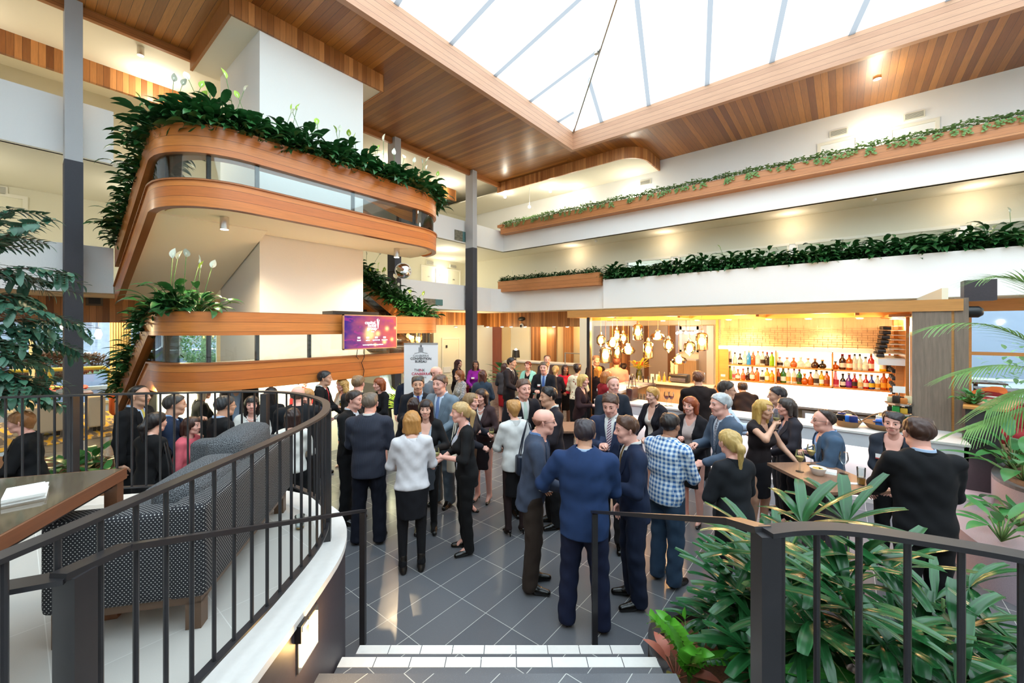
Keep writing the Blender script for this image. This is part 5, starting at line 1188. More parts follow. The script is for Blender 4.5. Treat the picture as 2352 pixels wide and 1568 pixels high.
def vent(ax, u0, u1, z0, z1, plane, label):
    o = thing('wall_vent', label, 'vent', ((u0+u1)/2, plane, z0) if ax == 'Y' else (plane, (u0+u1)/2, z0), group='air vents')
    f = MB(); f.box((u0, plane-.03, z0), (u1, plane, z1)) if ax == 'Y' else f.box((plane-.03, u0, z0), (plane, u1, z1)); obj('frame', f, M['soffit'], o)
    s = MB(); n = 6
    for i in range(n):
        z = z0+.03+(z1-z0-.06)*i/(n-1)-.008
        s.box((u0+.03, plane-.04, z), (u1-.03, plane-.03, z+.012)) if ax == 'Y' else s.box((plane-.04, u0+.03, z), (plane-.03, u1-.03, z+.012))
    obj('slats', s, mat('vent_grey', (.33, .32, .28), .6), o)
def wall_lamp(ax, p, label, en=40):
    o = thing('wall_lamp', label, 'light', p, group='gallery wall lamps'); n = Vector((0, -1, 0)) if ax == 'Y' else Vector((-1, 0, 0))
    obj('bracket', MB().box(Vector(p)-Vector((.05, .05, .05)), Vector(p)+Vector((.05, .05, .05))), M['white'], o); obj('globe', MB().ball(Vector(p)+n*.1, .085, 12), M['cool_em'], o, 60)
    lamp('wall_lamp_glow', 'POINT', Vector(p)+n*.32, en*.3, (1, .93, .75), .1)
for px0, px1 in ((969, 1000), (1028, 1055)): a, b = onY(px0, 640, 15.2), onY(px1, 640, 15.2); t = onY(985, 613, 15.2).z; door('Y', a.x, b.x, 3.45, t-.02, 15.2, num=1)
a, b = onY(1092, 640, 15.2), onY(1132, 640, 15.2); struct('door_recess', MB().box((a.x, 15.14, 3.45), (b.x, 15.2, onY(1100, 622, 15.2).z)), mat('recess_shade', (.035, .035, .02), .9))  # flat dark plate: the shade of an opening put into its colour
for px0, px1, py0, py1, lb in ((978, 996, 600, 607, 'air vent above the left bedroom door on the first gallery'), (1033, 1048, 609, 615, 'air vent above the right bedroom door on the first gallery')):
    a, b = onY(px0, py1, 15.2), onY(px1, py0, 15.2); vent('Y', a.x, b.x, a.z, b.z, 15.2, lb)
wall_lamp('Y', onY(1013, 632, 15.15), 'glowing wall lamp between the two bedroom doors on the first gallery', 70)
a, b = onY(1131, 631, 15.19), onY(1147, 624, 15.19); o = thing('exit_sign', 'small pale lit exit sign beside the dark recess on the first gallery', 'sign', a); obj('panel', MB().box((a.x, 15.12, a.z), (b.x, 15.19, b.z)), emit('sign_glow', (.95, 1, .6), 1.1), o); text('lettering', 'EXIT', ((a.x+b.x)/2, 15.115, (a.z+b.z)/2), FY, (b.z-a.z)*.8, mat('sign_green', (.02, .30, .08), .6), o)
for i, (p0, p1, pv0, pv1) in enumerate([((1885, 345), (1965, 322), (1905, 322), (1948, 302)), ((2048, 306), (2148, 282), (2075, 284), (2125, 262))]):
    a, b = onX(p0[0], p0[1], WX), onX(p1[0], p1[1], WX); t = (onX(1925, 327, WX).z if i == 0 else onX(2098, 290, WX).z); door('X', b.y, a.y, 6.05, t, WX, m=M['white'])
    a, b = onX(*pv0, WX), onX(*pv1, WX); vent('X', b.y, a.y, t+.18, t+.36, WX, ['air vent above the left door on the second gallery', 'air vent above the right door on the second gallery'][i])
wall_lamp('X', onX(2006, 318, WX-.05), 'bright wall lamp between the two doors on the second gallery', 50)
a, b = onX(1470, 416, WX), onX(1495, 408, WX); vent('X', b.y, a.y, 7.85, 8.02, WX, 'air vent near the rounded ceiling corner on the second gallery')
a = onX(1460, 455, WX-.05); wall_lamp('X', a, 'wall lamp behind the vines by the rounded corner on the second gallery', 60)
# left gallery door
a = onY(52, 520, 15.2); t = onY(30, 455, 15.2).z; door('Y', a.x-.95, a.x, 3.45, t, 15.2)
a, b = onY(-6, 446, 15.2), onY(18, 430, 15.2); vent('Y', a.x, b.x, b.z-.2, b.z, 15.2, 'air vent above the door at the far left of the first gallery')
a, b = onY(197, 701, 13.5), onY(236, 676, 13.5); o = thing('wall_vent', 'dark grille in the timber frieze beside the left column', 'vent', a); obj('frame', MB().box((a.x, 13.46, a.z), (b.x, 13.5, b.z)), mat('bronze_frame', (.12, .09, .06), .5), o); obj('slats', MB().box((a.x+.04, 13.45, a.z+.04), (b.x-.04, 13.47, b.z-.04)), M['black'], o)
# little ceiling lights in the far upper corner
for i, (px, py) in enumerate([(1160, 452), (1264, 425), (1216, 475), (1316, 455)]):
    p = onD(px, py, 16.5 if i else 17.2); p.z = min(p.z, 8.1)
    o = thing('spot_light', f'{["lower left", "topmost", "lowest", "right hand"][i]} of the four bright star like lights under the corner ceiling', 'light', p, group='corner ceiling spots')
    obj('stem', MB().rod(p, Vector((p.x, p.y, 8.26)), .012), M['white'], o); obj('lamp', MB().ball(p, .055, 10), emit('spot_glow', (1, .96, .85), 60), o, 60)
    lamp('corner_spot', 'POINT', p-Vector((.1, .1, .12)), 7, (1, .9, .65), .06)
p = onZ(2015, 180, 8.60); o = thing('soffit_light', 'single round downlight in the right cedar soffit', 'light', p); obj('ring', MB().lathe([(.05, -.02), (.08, -.02), (.08, .02)], p, 20), M['chrome'], o); obj('lens', MB().lathe([(.001, -.02), (.05, -.02), (.05, 0)], p, 16), M['cool_em'], o); lamp('soffit_wash', 'POINT', p-Vector((.25, 0, .55)), 26, (1, .9, .62), .08)
for i, (px, py) in enumerate(((1369, 562), (2008, 473))): p = onX(px, py, 14.0); p.z = 5.86; o = thing('smoke_detector', ['small white smoke detector on the first gallery ceiling above the planter box', 'small white smoke detector on the first gallery ceiling at right'][i], 'detector', p); obj('cover', MB().lathe([(.02, -.05), (.05, -.03), (.05, .02)], p, 14), M['white'], o)
# framed pictures on the balustrades
for i, (c0, c1, pl, lb) in enumerate([((1045, 550), (1074, 534), YF-.03, 'small picture plaque with green edge on the second gallery balustrade left of the column'), ((974, 699), (1017, 688), YF-.03, 'small picture plaque on the first gallery balustrade behind the stair plants')]):
    a, b = onY(*c0, pl), onY(*c1, pl); o = thing('plaque', lb, 'picture', a); obj('picture', MB().box((a.x, pl, a.z), (a.x+(b.x-a.x)*.6, pl+.03, b.z)), mat('plaque_photo', (.22, .20, .14), .5, nz=.8, nscale=14), o); obj('edge_panel', MB().box((a.x+(b.x-a.x)*.6, pl, a.z), (b.x, pl+.03, b.z)), mat('plaque_green', (.10, .22, .22), .5), o)
# ---- reception along the back
RX = 15.5
seg = [(1093, 1118, 'w'), (1118, 1153, 'p'), (1153, 1173, 'm'), (1173, 1222, 'c'), (1222, 1242, 'w'), (1242, 1258, 'm'), (1258, 1279, 'w'), (1279, 1296, 'm'), (1296, 1318, 'w'), (1318, 1336, 'm'), (1336, 1362, 'w')]
struct('wall_reception', MB().box((RX, 2, 0), (RX+.1, 13.9, 3.3)), M['cream'])
beige_g = mat('back_painted_glass', (.72, .55, .30), .08, spec=.6)
for i, (a, b, k) in enumerate(seg):
    y0, y1 = onX(a, 790, RX).y, onX(b, 790, RX).y
    if k in 'wp': struct(f'trim_panel_{i+1}', MB().box((RX-.09, y1, 0), (RX-.005, y0, 2.62)), M['w_vert_y'] if k == 'w' else wood('plum_boards', (.30, .09, .06), (.36, .10, .06), 'y', .11, 'z', .4, .045))  # p panels use plum coloured boards
    elif k == 'm': struct(f'trim_panel_{i+1}', MB().box((RX-.03, y1, .9), (RX-.005, y0, 2.62)), beige_g)
rc = thing('reception_counter', 'long oak fronted reception counter at the back of the hall', 'counter', (13.9, 9, 0))
obj('front', MB().box((13.85, 4.9, 0), (14.0, 11.6, 1.07)), M['w_recep'], rc); obj('top', MB().box((13.75, 4.85, 1.07), (14.5, 11.65, 1.12)), M['white_stone'], rc)
a = onX(1298, 812, 13.95); b = onX(1342, 812, 13.95); o = thing('brass_rail', 'polished metal rail standing on the reception counter', 'rail', (13.95, b.y, 1.12))
obj('bar', MB().rod((13.95, a.y, 1.55), (13.95, b.y, 1.55), .02), M['steel'], o)
for y in (a.y, b.y): obj('upright', MB().rod((13.95, y, 1.12), (13.95, y, 1.57), .025), M['steel'], o)
p = onX(1185, 820, 14.1); o = thing('table_lamp', 'black table lamp glowing on the reception counter', 'lamp', (14.1, p.y, 1.12)); q = Vector((14.1, p.y, 1.12))
obj('base', MB().rod(q, q+Vector((0, 0, .15)), .02), M['black'], o); obj('shade', MB().lathe([(.18, .12), (.15, .45)], q, 18), M['black'], o, 50); obj('bulb', MB().ball(q+Vector((0, 0, .46)), .06, 8), M['cool_em'], o, 60)
door('Y', onY(1017, 800, 13.85).x, onY(1053, 800, 13.85).x, 0, 2.04, 13.85)
o = bpy.data.objects[f'door_{n_door[0]}']; obj('kick_notice', MB().box((12.1, 13.80, .55), (12.55, 13.83, .8)), M['paper'], o); obj('pictogram', MB().box((12.25, 13.80, 1.66), (12.33, 13.83, 1.78)), M['black'], o)
for i, (px, py) in enumerate([(1047, 751), (1120, 752), (1153, 752), (1174, 752), (1206, 752), (1272, 752), (1303, 753), (1373, 753)]):
    p = onD(px, py, 16.6); p.z = 2.6; o = thing('ceiling_downlight', f'{ORD[i]} small downlight from the left under the timber frieze by reception', 'light', p, group='reception downlights'); obj('ring', MB().lathe([(.05, -.015), (.08, -.015), (.08, .02)], p, 16), M['white'], o); obj('lens', MB().lathe([(.001, -.02), (.05, -.02), (.05, 0)], p, 12), M['cool_em'], o)
struct('ceiling_reception', MB().box((10.5, 2, 2.62), (15.6, 13.85, 2.68)), M['soffit']) if False else None
for x, y in ((13.2, 12.6), (14.9, 10.6), (14.9, 8.4), (14.9, 6.4), (12, 12.8)): lamp('reception_light', 'POINT', (x, y, 2.4), 26, (1, .74, .4), .1)
o = thing('ceiling_speaker', 'black oval speaker on the timber frieze above reception', 'speaker', onD(1198, 732, 17)); p = onX(1198, 732, 14.38); obj('grille', MB().ball(p, .17, 14, (.3, 1.2, .55)), M['black'], o, 60)
p = onX(1198, 748, 14.36); o = thing('dome_camera', 'small round camera below the black speaker above reception', 'camera', p); obj('housing', MB().ball(p, .11, 14, (.5, 1, 1)), M['white'], o, 60); obj('dome', MB().ball(p-Vector((.05, 0, .01)), .06, 12), M['black'], o, 60)
# potted plants by reception
for i, (px, py, s, lb) in enumerate([(1160, 905, 1.25, 'leafy plant in a red pot in front of the reception panels'), (1062, 900, 1.0, 'tall leafy plant half hidden by the middle column'), (1100, 905, .9, 'dark leafy plant right of the middle column in a red pot')]):
    p = onD(px, py, 13.2-.4*i); p.z = 0; o = thing('potted_plant', lb, 'plant', p)
    obj('pot', MB().lathe([(.2, 0), (.26, .7), (.23, .7), (.2, .1)], p, 18), mat('red_pot', (.25, .02, .04), .35), o, 50)
    L = LMB(); big(60+i, 16, .42*s, .2*s, .5*s)(L); me = L.mesh('foliage', [M['lily_b'], M['stem']]); f_ = link('foliage', me, None); f_.location = (p.x, p.y, .68); f_.parent = o; f_.matrix_parent_inverse = world_of(o).inverted()
p = onD(912, 880, 8.9); 
L = LMB(); rnd = random.Random(8)
for i in range(60): az = rnd.uniform(0, 6.28); el = rnd.uniform(.3, 1.4); L.leaf((0, 0, 0), (math.cos(az)*math.cos(el), math.sin(az)*math.cos(el), math.sin(el)), (0, 0, 1), rnd.uniform(.5, .9), .04, 1.0, 6, lanc, .2)
o = thing('spider_plant', 'yellow green strappy plant at the foot of the stair beside the banner', 'plant', DR(8.75, -2.35, 0)); f_ = bpy.data.objects.new('foliage', L.mesh('foliage', leafmat('yellow_green_strap', (.22, .40, .03), (.5, .62, .12), .4, trans=.3))); COL.objects.link(f_); f_.parent = o; f_.location = (0, 0, .8)
lobj('pot', MB().lathe([(.18, 0), (.24, .8), (.2, .8), (.18, .1)], n=18), M['white_stone'], o, 50); lamp('stair_foot_light', 'POINT', DR(8.5, -2.6, 1.2), 20, (1, .95, .6), .1)
L = LMB(); big(90, 12, .5, .08, .3)(L); o = thing('strap_plant', 'green strap leaved plant in front of the pale panel under the stair', 'plant', onY(452, 900, 7.7)*Vector((1, 1, 0)) if False else (onY(452, 900, 7.7).x, 7.7, 0)); f_ = bpy.data.objects.new('foliage', L.mesh('foliage', [M['big_leaf'], M['stem']])); COL.objects.link(f_); f_.parent = o; f_.location = (0, 0, .7); lobj('pot', MB().lathe([(.16, 0), (.2, .7), (.16, .7)], n=16), M['white_stone'], o, 50)
lamp('under_landing_light', 'AREA', (2.9, 7.75, 1.64), 75, (1, .95, .70), 3.4, (.75, 0, 0), size_y=.08)
# ---- right: divider, terrazzo tub, restaurant beyond
o = thing('partition', 'tall charcoal divider with a small planter on top between bar and restaurant', 'divider', (8.0, -1.4, .43))
obj('panel', MB().box((7.95, -1.56, .42), (8.15, -1.25, 1.49)), M['wall_dark'], o); obj('cap', MB().add([(7.9, -1.22, 1.49), (7.9, -1.60, 1.49), (9.0, -1.95, 1.49), (8.9, -1.39, 1.49), (7.9, -1.22, 1.52), (7.9, -1.60, 1.52), (9.0, -1.95, 1.52), (8.9, -1.39, 1.52)], [(0,1,2,3),(7,6,5,4),(0,4,5,1),(1,5,6,2),(2,6,7,3),(3,7,4,0)]), M['w_beam'], o)
simple_plant('trough_plant', 'small bushy green plant on top of the charcoal divider', (8.25, -1.36, 1.5), big(77, 60, .09, .06, .2), [M['lily_b'], M['stem']])
o = thing('terrazzo_tub', 'curved pink terrazzo planting tub stepped up beside the charcoal divider', 'planter', DR(4.2, 4.9, 0))
tp = catmull([(5.6, 5.4), (5.2, 5.15), (4.85, 5.12), (4.3, 4.75), (3.85, 4.6), (3.5, 4.8), (3.2, 5.4)], 6)
obj('lower_wall', MB().prism(q2(tp)+q2([(3.2, 7.5), (5.6, 7.5)]), 0, .42), M['terrazzo'], o, 40)
tp2 = catmull([(5.3, 6.4), (4.85, 5.72), (4.45, 5.45), (4.1, 5.5), (3.8, 5.8), (3.5, 6.6)], 6)
obj('upper_wall', MB().prism(q2(tp2)+q2([(3.5, 8), (5.3, 8)]), .42, .80), M['terrazzo'], o, 40)
obj('rim', MB().sweep([tuple(DR(d, r, .80)) for d, r in tp2], rect(-.07, 0, 0, .04)), mat('grey_rim', (.12, .11, .12), .5), o); obj('mulch', MB().prism(q2([(d, r+.06) for d, r in tp2])+q2([(3.5, 8), (5.3, 8)]), .80, .825), M['mulch'], o)
for i, (px, py, d, s) in enumerate([(2340, 1150, 4.3, .9), (2300, 1160, 4.0, .8), (2350, 1030, 4.6, 1.2), (2325, 990, 5.0, 1.2), (2270, 1010, 5.4, 1.0)]): simple_plant('broad_leaf_plant', ['leafy plant drooping over the terrazzo tub front', 'leafy plant low on the terrazzo tub step', 'dense leafy plant in the terrazzo tub', 'dark leafy plant at the back of the terrazzo tub', 'leafy plant behind the charcoal divider'][i], Vector(tuple(onD(px+(60 if i == 4 else 0), py, d).xy)+(.82 if i not in (0, 1) else .45,)), big(40+i, 14, .38*s, .13*s, .35*s), [M['lily_b'], M['stem']])
p = onX(2243, 717, 8.9); o = thing('security_camera', 'black security camera on the right edge of the bar canopy', 'camera', p)
cb_ = (onX(2222, 716, 8.9), onX(2258, 716, 8.9)); obj('body', MB().tube([cb_[0], cb_[0].lerp(cb_[1], .7), cb_[1]], lambda t: .085 if t < .9 else .05, 14), M['black'], o, 60); obj('mount', MB().box((8.85, -1.7, 2.95), (9.1, -1.38, 3.25)), M['wall_dark'], o)
# restaurant
struct('window_6', MB().box((14.6, -9, 2.95), (14.7, -1.5, 3.25)).box((14.6, -9, 0), (14.7, -1.5, .95)).box((14.58, -9, 1.9), (14.68, -1.5, 1.98)), M['w_beam'])
gp = bpy.data.objects['window_6']; obj('pane', MB().box((14.64, -9, .95), (14.65, -1.5, 2.95)), M['glass'], gp)
for i in range(6): obj('mullion', MB().box((14.6, -2.4-1.2*i, .95), (14.68, -2.34-1.2*i, 2.95)), M['w_beam'], gp)
struct('wall_restaurant', MB().box((10.3, -1.42, 0), (14.7, -1.34, 3.25)), M['cream'])
cm_ = mat('courtyard_wall', (.70, .76, .88), .8); struct('wall_courtyard', MB().box((23.0, -20, 0), (23.2, 2, 8)), cm_)
for i in range(5):
    y = -4.2-2.6*i; w_ = struct(f'window_{7+i}', MB().box((22.95, y-1.1, .6), (23.0, y+1.1, 3.6)), M['white']); obj('pane', MB().box((22.94, y-1.0, .7), (22.95, y+1.0, 3.5)), mat('courtyard_glass', (.30, .36, .48), .05), w_)
L = LMB(); rnd = random.Random(2)
for i in range(260): a = Vector((rnd.gauss(0, .4), rnd.gauss(0, .5), 1.3+rnd.gauss(0, .4))); L.leaf(a, (rnd.uniform(-1, 1), rnd.uniform(-1, 1), rnd.uniform(-.5, .8)), (0, 0, 1), .22, .12, .5, 3, lanc, .2)
L.tube([(0, 0, 0), (0, .05, 1.4)], .05, 6)
b_ = bpy.data.objects.new('courtyard_shrub', L.mesh('courtyard_shrub', M['vine'])); COL.objects.link(b_); b_.location = (19.0, -4.6, 0); tag(b_, 'pale green shrub outside the restaurant windows', 'shrub')
struct('path_courtyard', MB().box((14.7, -20, -.06), (23, 2, -.01)), mat('courtyard_paving', (.3, .3, .32), .8))
def tub_chair(name, label, p, rz, m, sc=1.0):
    o = thing(name, label, 'chair', p, rz, 'restaurant tub chairs')
    pr = [(.30*math.cos(math.radians(a)), .30*math.sin(math.radians(a)), .0) for a in range(-200, 21, 12)]
    mb = MB(); mb.sweep([(x, y, .25) for x, y, z in pr], rect(0, -.09, 0, .52)); 
    for i, v in enumerate(mb.v):
        if v[2] > .5: mb.v[i] = (v[0]*1.08, v[1]*1.08, .56+.22*max(0, -v[1]/.33))
    lobj('back_shell', mb, m, o, 60); lobj('seat', rbox((-.27, -.25, .25), (.27, .3, .43), .06), m, o, 60)
    for x, y in ((-.2, -.18), (.2, -.18), (-.2, .22), (.2, .22)): lobj('leg', MB().rod((x, y, .26), (x*1.1, y*1.1, 0), .018, 8), M['w_leg'], o)
    o.scale = (sc,)*3; return o
for px, py, d, rz, m, lb in [(2258, 900, 7.6, 1.2, 'red_fabric', 'red tub chair seen from behind nearest the charcoal divider'), (2335, 935, 6.8, 1.6, 'red_fabric', 'red tub chair at the right frame edge'), (2300, 850, 8.6, -2.2, 'red_fabric', 'red tub chair facing the laid restaurant table'), (2255, 830, 9.2, .6, 'orange_fabric', 'orange tub chair behind the red ones')]:
    p = onD(px, py, d); tub_chair('tub_chair', lb, (p.x, p.y, .35), rz, M[m], 1.15)
struct('floor_restaurant', MB().prism(q2([(5.8, 6.7), (9, 7.6), (16, 13), (9, 14), (5.8, 10)]), 0, .35), mat('patterned_carpet', (.30, .22, .12), .95, nz=.6, nscale=9))
for i, (px, py, d) in enumerate([(2320, 805, 9.4), (2340, 870, 8.0), (2240, 790, 11)]):
    p = onD(px, py, d); z = 1.12; o = thing('restaurant_table', ['laid table with white settings behind the red tub chairs', 'nearer laid restaurant table at the right edge', 'far laid restaurant table near the windows'][i], 'table', (p.x, p.y, .35))
    obj('top', MB().box((p.x-.4, p.y-.5, z-.04), (p.x+.4, p.y+.5, z)), M['w_table'], o); obj('leg', MB().rod((p.x, p.y, .35), (p.x, p.y, z-.04), .05), M['black_metal'], o); obj('foot', MB().lathe([(.28, 0), (.28, .02), (.05, .04)], (p.x, p.y, .35), 16), M['black_metal'], o)
    for k in range(4): q = Vector((p.x-.22+.44*(k % 2), p.y-.28+.56*(k//2), z)); tag(obj('plate', MB().lathe([(.05, 0), (.11, .015), (.105, .016), (.04, .004)], q, 16), M['white'], None, 50), f'white plate laid on the {["middle", "near", "far"][i]} restaurant table', 'plate', f'plates on the {["middle", "near", "far"][i]} restaurant table')
lamp('restaurant_light', 'POINT', (12.4, -6.5, 2.9), 110, (1, .75, .45), .15)
# ---- left: lobby furniture and street outside
cp = NT('lobby_carpet'); s3, sp = cp.coords(); q_ = cp.noise(cp.scale(s3, (3.5, .8, 1)), 2.5, 1); cp.col(cp.mix(cp.math('GREATER_THAN', q_, .56), cp.mix(cp.math('GREATER_THAN', q_, .48), (.12, .10, .08), (.35, .28, .18)), (.62, .38, .03))); cp.b.inputs['Roughness'].default_value = .95
struct('floor_lobby_carpet', MB().box((-6, 13.4, 0.0), (4.5, 17.5, .012)), cp.m)
def sofa_b(p0, p1, d, h, label, y):
    a, b = onY(p0, 950, y), onY(p1, 950, y); o = thing('lobby_sofa', label, 'sofa', ((a.x+b.x)/2, y, 0))
    obj('body', rbox((a.x, y, .12), (b.x, y+d, h), .05), M['beige'], o, 50)
    for x in (a.x+.08, b.x-.14):
        for yy in (y+.06, y+d-.12): obj('leg', MB().box((x, yy, .02), (x+.06, yy+.06, .14)), M['black'], o)
sofa_b(30, 150, .8, .72, 'beige lobby sofa back left of the tall column', 14.3); sofa_b(203, 243, .8, .86, 'beige lobby armchair back just right of the tall column', 14.2)
p = onY(290, 930, 14.6); o = thing('lobby_stool', 'orange lobby chair by the foot of the stair', 'chair', (p.x, 14.6, 0)); obj('seat', rbox((p.x-.3, 14.4, .32), (p.x+.25, 14.9, .85), .06), M['orange_fabric'], o, 50)
for x in (-.25, .18): obj('leg', MB().box((p.x+x, 14.42, 0), (p.x+x+.05, 14.48, .34)), M['black'], o)
L = LMB(); rnd = random.Random(6)
for i in range(40): az = rnd.uniform(0, 6.28); L.cm = rnd.choice((0, 0, 1)); L.leaf((rnd.gauss(0, .2), rnd.gauss(0, .1), 0), (math.cos(az), math.sin(az), rnd.uniform(.1, .9)), (0, 0, 1), .18, .12, .8, 4, lanc, .3)
b_ = bpy.data.objects.new('flower_bowl', L.mesh('flower_bowl', [mat('red_bloom', (.75, .03, .04), .6), mat('lime_leaf', (.42, .55, .03), .5)])); COL.objects.link(b_); b_.location = tuple(onY(133, 898, 15.4)); b_.scale = (1.5,)*3; tag(b_, 'red flowers with lime leaves behind the beige lobby sofa', 'flowers')
p = onY(133, 900, 15.4); o = thing('console_table', 'low table behind the lobby sofa holding the red flowers', 'table', (p.x, 15.4, 0)); obj('top', MB().box((p.x-.6, 15.1, p.z-.1), (p.x+.6, 15.7, p.z-.05)), M['w_dark'], o); 
for x in (-.55, .5): obj('leg', MB().box((p.x+x, 15.35, 0), (p.x+x+.06, 15.41, p.z-.1)), M['w_dark'], o)
# entrance frame with curtains
p0, p1 = onY(252, 830, 18.5), onY(300, 830, 18.5)
o = thing('curtain', 'pleated pale curtain beside the entrance glass', 'curtain', (p0.x, 18.5, 0))
cu = MB()
pts = [(p0.x+(p1.x-p0.x)*i/40, 18.5+.05*math.sin(i*1.25), .02) for i in range(41)]; cu.sweep(pts, rect(0, .01, 0, 2.9)); obj('cloth', cu, mat('cream_curtain', (.72, .62, .40), .9), o, 60); obj('track', MB().box((p0.x, 18.45, 2.92), (p1.x, 18.55, 2.95)), M['chrome'], o)
for x, y in ((1.2, 17), (-2.5, 16.5), (3.2, 15.5)): lamp('lobby_light', 'POINT', (x, y, 2.6), 130, (1, .72, .35), .15)
def pend(px, py, y, lb):
    p = onY(px, py, y); o = thing('lobby_pendant', lb, 'lamp', p); obj('shade', MB().lathe([(.05, -.14), (.09, 0), (.05, .16)], p, 16), emit('lobby_lamp_glow', (1, .75, .35), 3), o, 60); obj('cord', MB().rod(p+Vector((0, 0, .25)), Vector((p.x, p.y, 2.95)), .008), M['black'], o)
pend(226, 768, 17.5, 'glowing lobby pendant right of the tall column'); pend(318, 778, 16.5, 'glowing orange lobby pendant behind the stair plants')
# street
struct('road', MB().box((-40, 19.6, -.12), (30, 60, -.06)), mat('blue_grey_asphalt', (.055, .075, .13), .7, nz=.15, nscale=3))
struct('lawn', MB().box((-40, 33, -.06), (30, 36, -.03)), mat('verge_grass', (.04, .085, .03), .9, nz=.4, nscale=6)); struct('lawn_verge', MB().box((-40, 45, -.06), (30, 50, -.03)), mat('far_grass', (.05, .10, .04), .9, nz=.3, nscale=4))
struct('kerb', MB().box((-40, 24.5, -.06), (30, 24.8, .08)), M['white_stone'])
bd = thing('office_building', 'long pale office building across the street', 'building', (0, 62, 0)); obj('facade', MB().box((-40, 62, 0), (34, 63, 14)), mat('pale_facade', (.20, .22, .27), .8), bd)
for k in range(2):
    for i in range(9): obj('window', MB().box((-30+6*i, 61.9, 3.2+4*k), (-25+6*i, 62.0, 5.6+4*k)), mat('lit_office_glass', (.5, .5, .4), .2, em=.35, emc=(.9, .9, .6)), bd)
o = thing('yellow_barrier', 'yellow tubular barrier rail outside the lobby windows', 'barrier', onY(190, 850, 20.4)); a = onY(20, 853, 20.4); b = onY(253, 843, 20.4)
obj('rail', MB().tube([(a.x, 20.4, a.z), (b.x-.15, 20.4, b.z), (b.x, 20.4, b.z-.15), (b.x, 20.4, 0)], .07, 10), mat('yellow_paint', (.75, .45, .03), .4), o, 50)
for px in (116,): p = onY(px, 870, 20.4); obj('upright', MB().rod((p.x, 20.4, 0), (p.x, 20.4, a.z), .07, 10), mat('yellow_paint_b', (.75, .45, .03), .4), o, 50)
def shrub(name, label, c, r, m, n=900, trunk=None):
    L = LMB(); rnd = random.Random(int(r[0]*100)); L.cm = 0
    for i in range(n):
        v = Vector((rnd.gauss(0, 1), rnd.gauss(0, 1), rnd.gauss(0, 1))).normalized()*rnd.uniform(.75, 1.02); q = Vector((v.x*r[0], v.y*r[1], v.z*r[2]))
        L.leaf(q, v+Vector((rnd.uniform(-.8, .8), rnd.uniform(-.8, .8), rnd.uniform(-.3, .8))), (0, 0, 1), .16, .08, .4, 3, lanc, .2)
    L.cm = 0; L.tube([(0, 0, -r[2]-.6), (0, 0, r[2]*.5)], .12, 6)
    b = bpy.data.objects.new(name, L.mesh(name, m)); COL.objects.link(b); b.location = c; return tag(b, label, 'shrub')
shrub('clipped_shrub', 'dark clipped domed shrub outside the lobby window at left', onY(108, 800, 26), (1.0, 1.0, 1.5), M['fig'], 4000); shrub('round_shrub', 'round clipped shrub seen through the lower stair glass', onY(468, 790, 26), (1.1, 1.1, 1.2), M['vine'], 3500)
shrub('flower_hedge', 'low reddish flowering hedge outside the lobby window', onY(95, 838, 24), (2.0, .7, .45), mat('reddish_hedge', (.16, .07, .03), .8, nz=.7, nscale=5), 3000)
for i, (px, y, r) in enumerate([(243, 40, .5), (212, 44, .12), (600, 46, .4), (430, 50, .35)]):
    p = onY(px, 800, y); o = thing('street_tree' if i != 1 else 'street_pole', ['pale barked street tree trunk outside the entrance', 'thin pale street pole left of the tree trunk', 'street tree seen through the lower stair glass', 'far street tree behind the stair glass'][i], 'tree' if i != 1 else 'pole', (p.x, y, 0))
    obj('trunk' if i != 1 else 'shaft', MB().tube([(p.x, y, -.1), (p.x+.1, y, 4), (p.x, y, 9)], r, 10, r*.6), mat('pale_bark', (.42, .44, .52), .9, nz=.3, nscale=3), o, 60)
    if i != 1:
        L = LMB(); rnd = random.Random(i)
        for k in range(400): q = Vector((p.x+rnd.gauss(0, .55), y+rnd.gauss(0, .55), 8.5+rnd.gauss(0, 1.0))); L.leaf(q, (rnd.uniform(-1, 1), rnd.uniform(-1, 1), rnd.uniform(-1, .5)), (0, 0, 1), .6, .3, .4, 3, lanc, .2)
        c_ = link('crown', L.mesh('crown', M['vine']), o)

# wall panels, doorway and cupboards behind the left of the bar
PX = 12.6
grey_m = mat('grey_wall_panel', (.42, .38, .35), .4, nz=.1, nscale=3); ribs = wood('ribbed_timber', (.20, .07, .02), (.30, .11, .035), 'y', .06, 'z', .4, .12)
struct('wall_bar_back', MB().box((PX, 1.5, 0), (PX+.12, 7.2, 2.9)), M['cream'])
for i, (a, b, k) in enumerate([(1366, 1402, 'g'), (1402, 1440, 'w'), (1440, 1449, 'r'), (1449, 1481, 'g'), (1481, 1492, 'd'), (1492, 1535, 'g'), (1535, 1553, 'd'), (1553, 1562, 'b'), (1606, 1624, 'g'), (1624, 1640, 'l')]):
    y0, y1 = onX(a, 790, PX).y, onX(b, 790, PX).y; z0 = .0
    struct(f'trim_bar_panel_{i+1}', MB().box((PX-.06, y1, z0), (PX-.002, y0, 2.62)), {'g': grey_m, 'w': M['w_vert_y'], 'r': ribs, 'd': mat('dark_timber_pilaster', (.17, .08, .04), .4), 'b': mat('blue_grey_edge', (.30, .31, .42), .5), 'l': M['plaster']}[k])
y0, y1 = onX(1562, 790, PX).y, onX(1606, 790, PX).y
cb2 = thing('cupboard', 'oak fronted cupboard in the recess behind the bar', 'cupboard', (PX-.2, (y0+y1)/2, 0)); obj('front', MB().box((PX-.3, y1, 0), (PX-.02, y0, onX(1580, 826, PX).z)), M['w_recep'], cb2); obj('worktop', MB().box((PX-.34, y1, onX(1580, 826, PX).z), (PX-.02, y0, onX(1580, 826, PX).z+.04)), M['white_stone'], cb2)
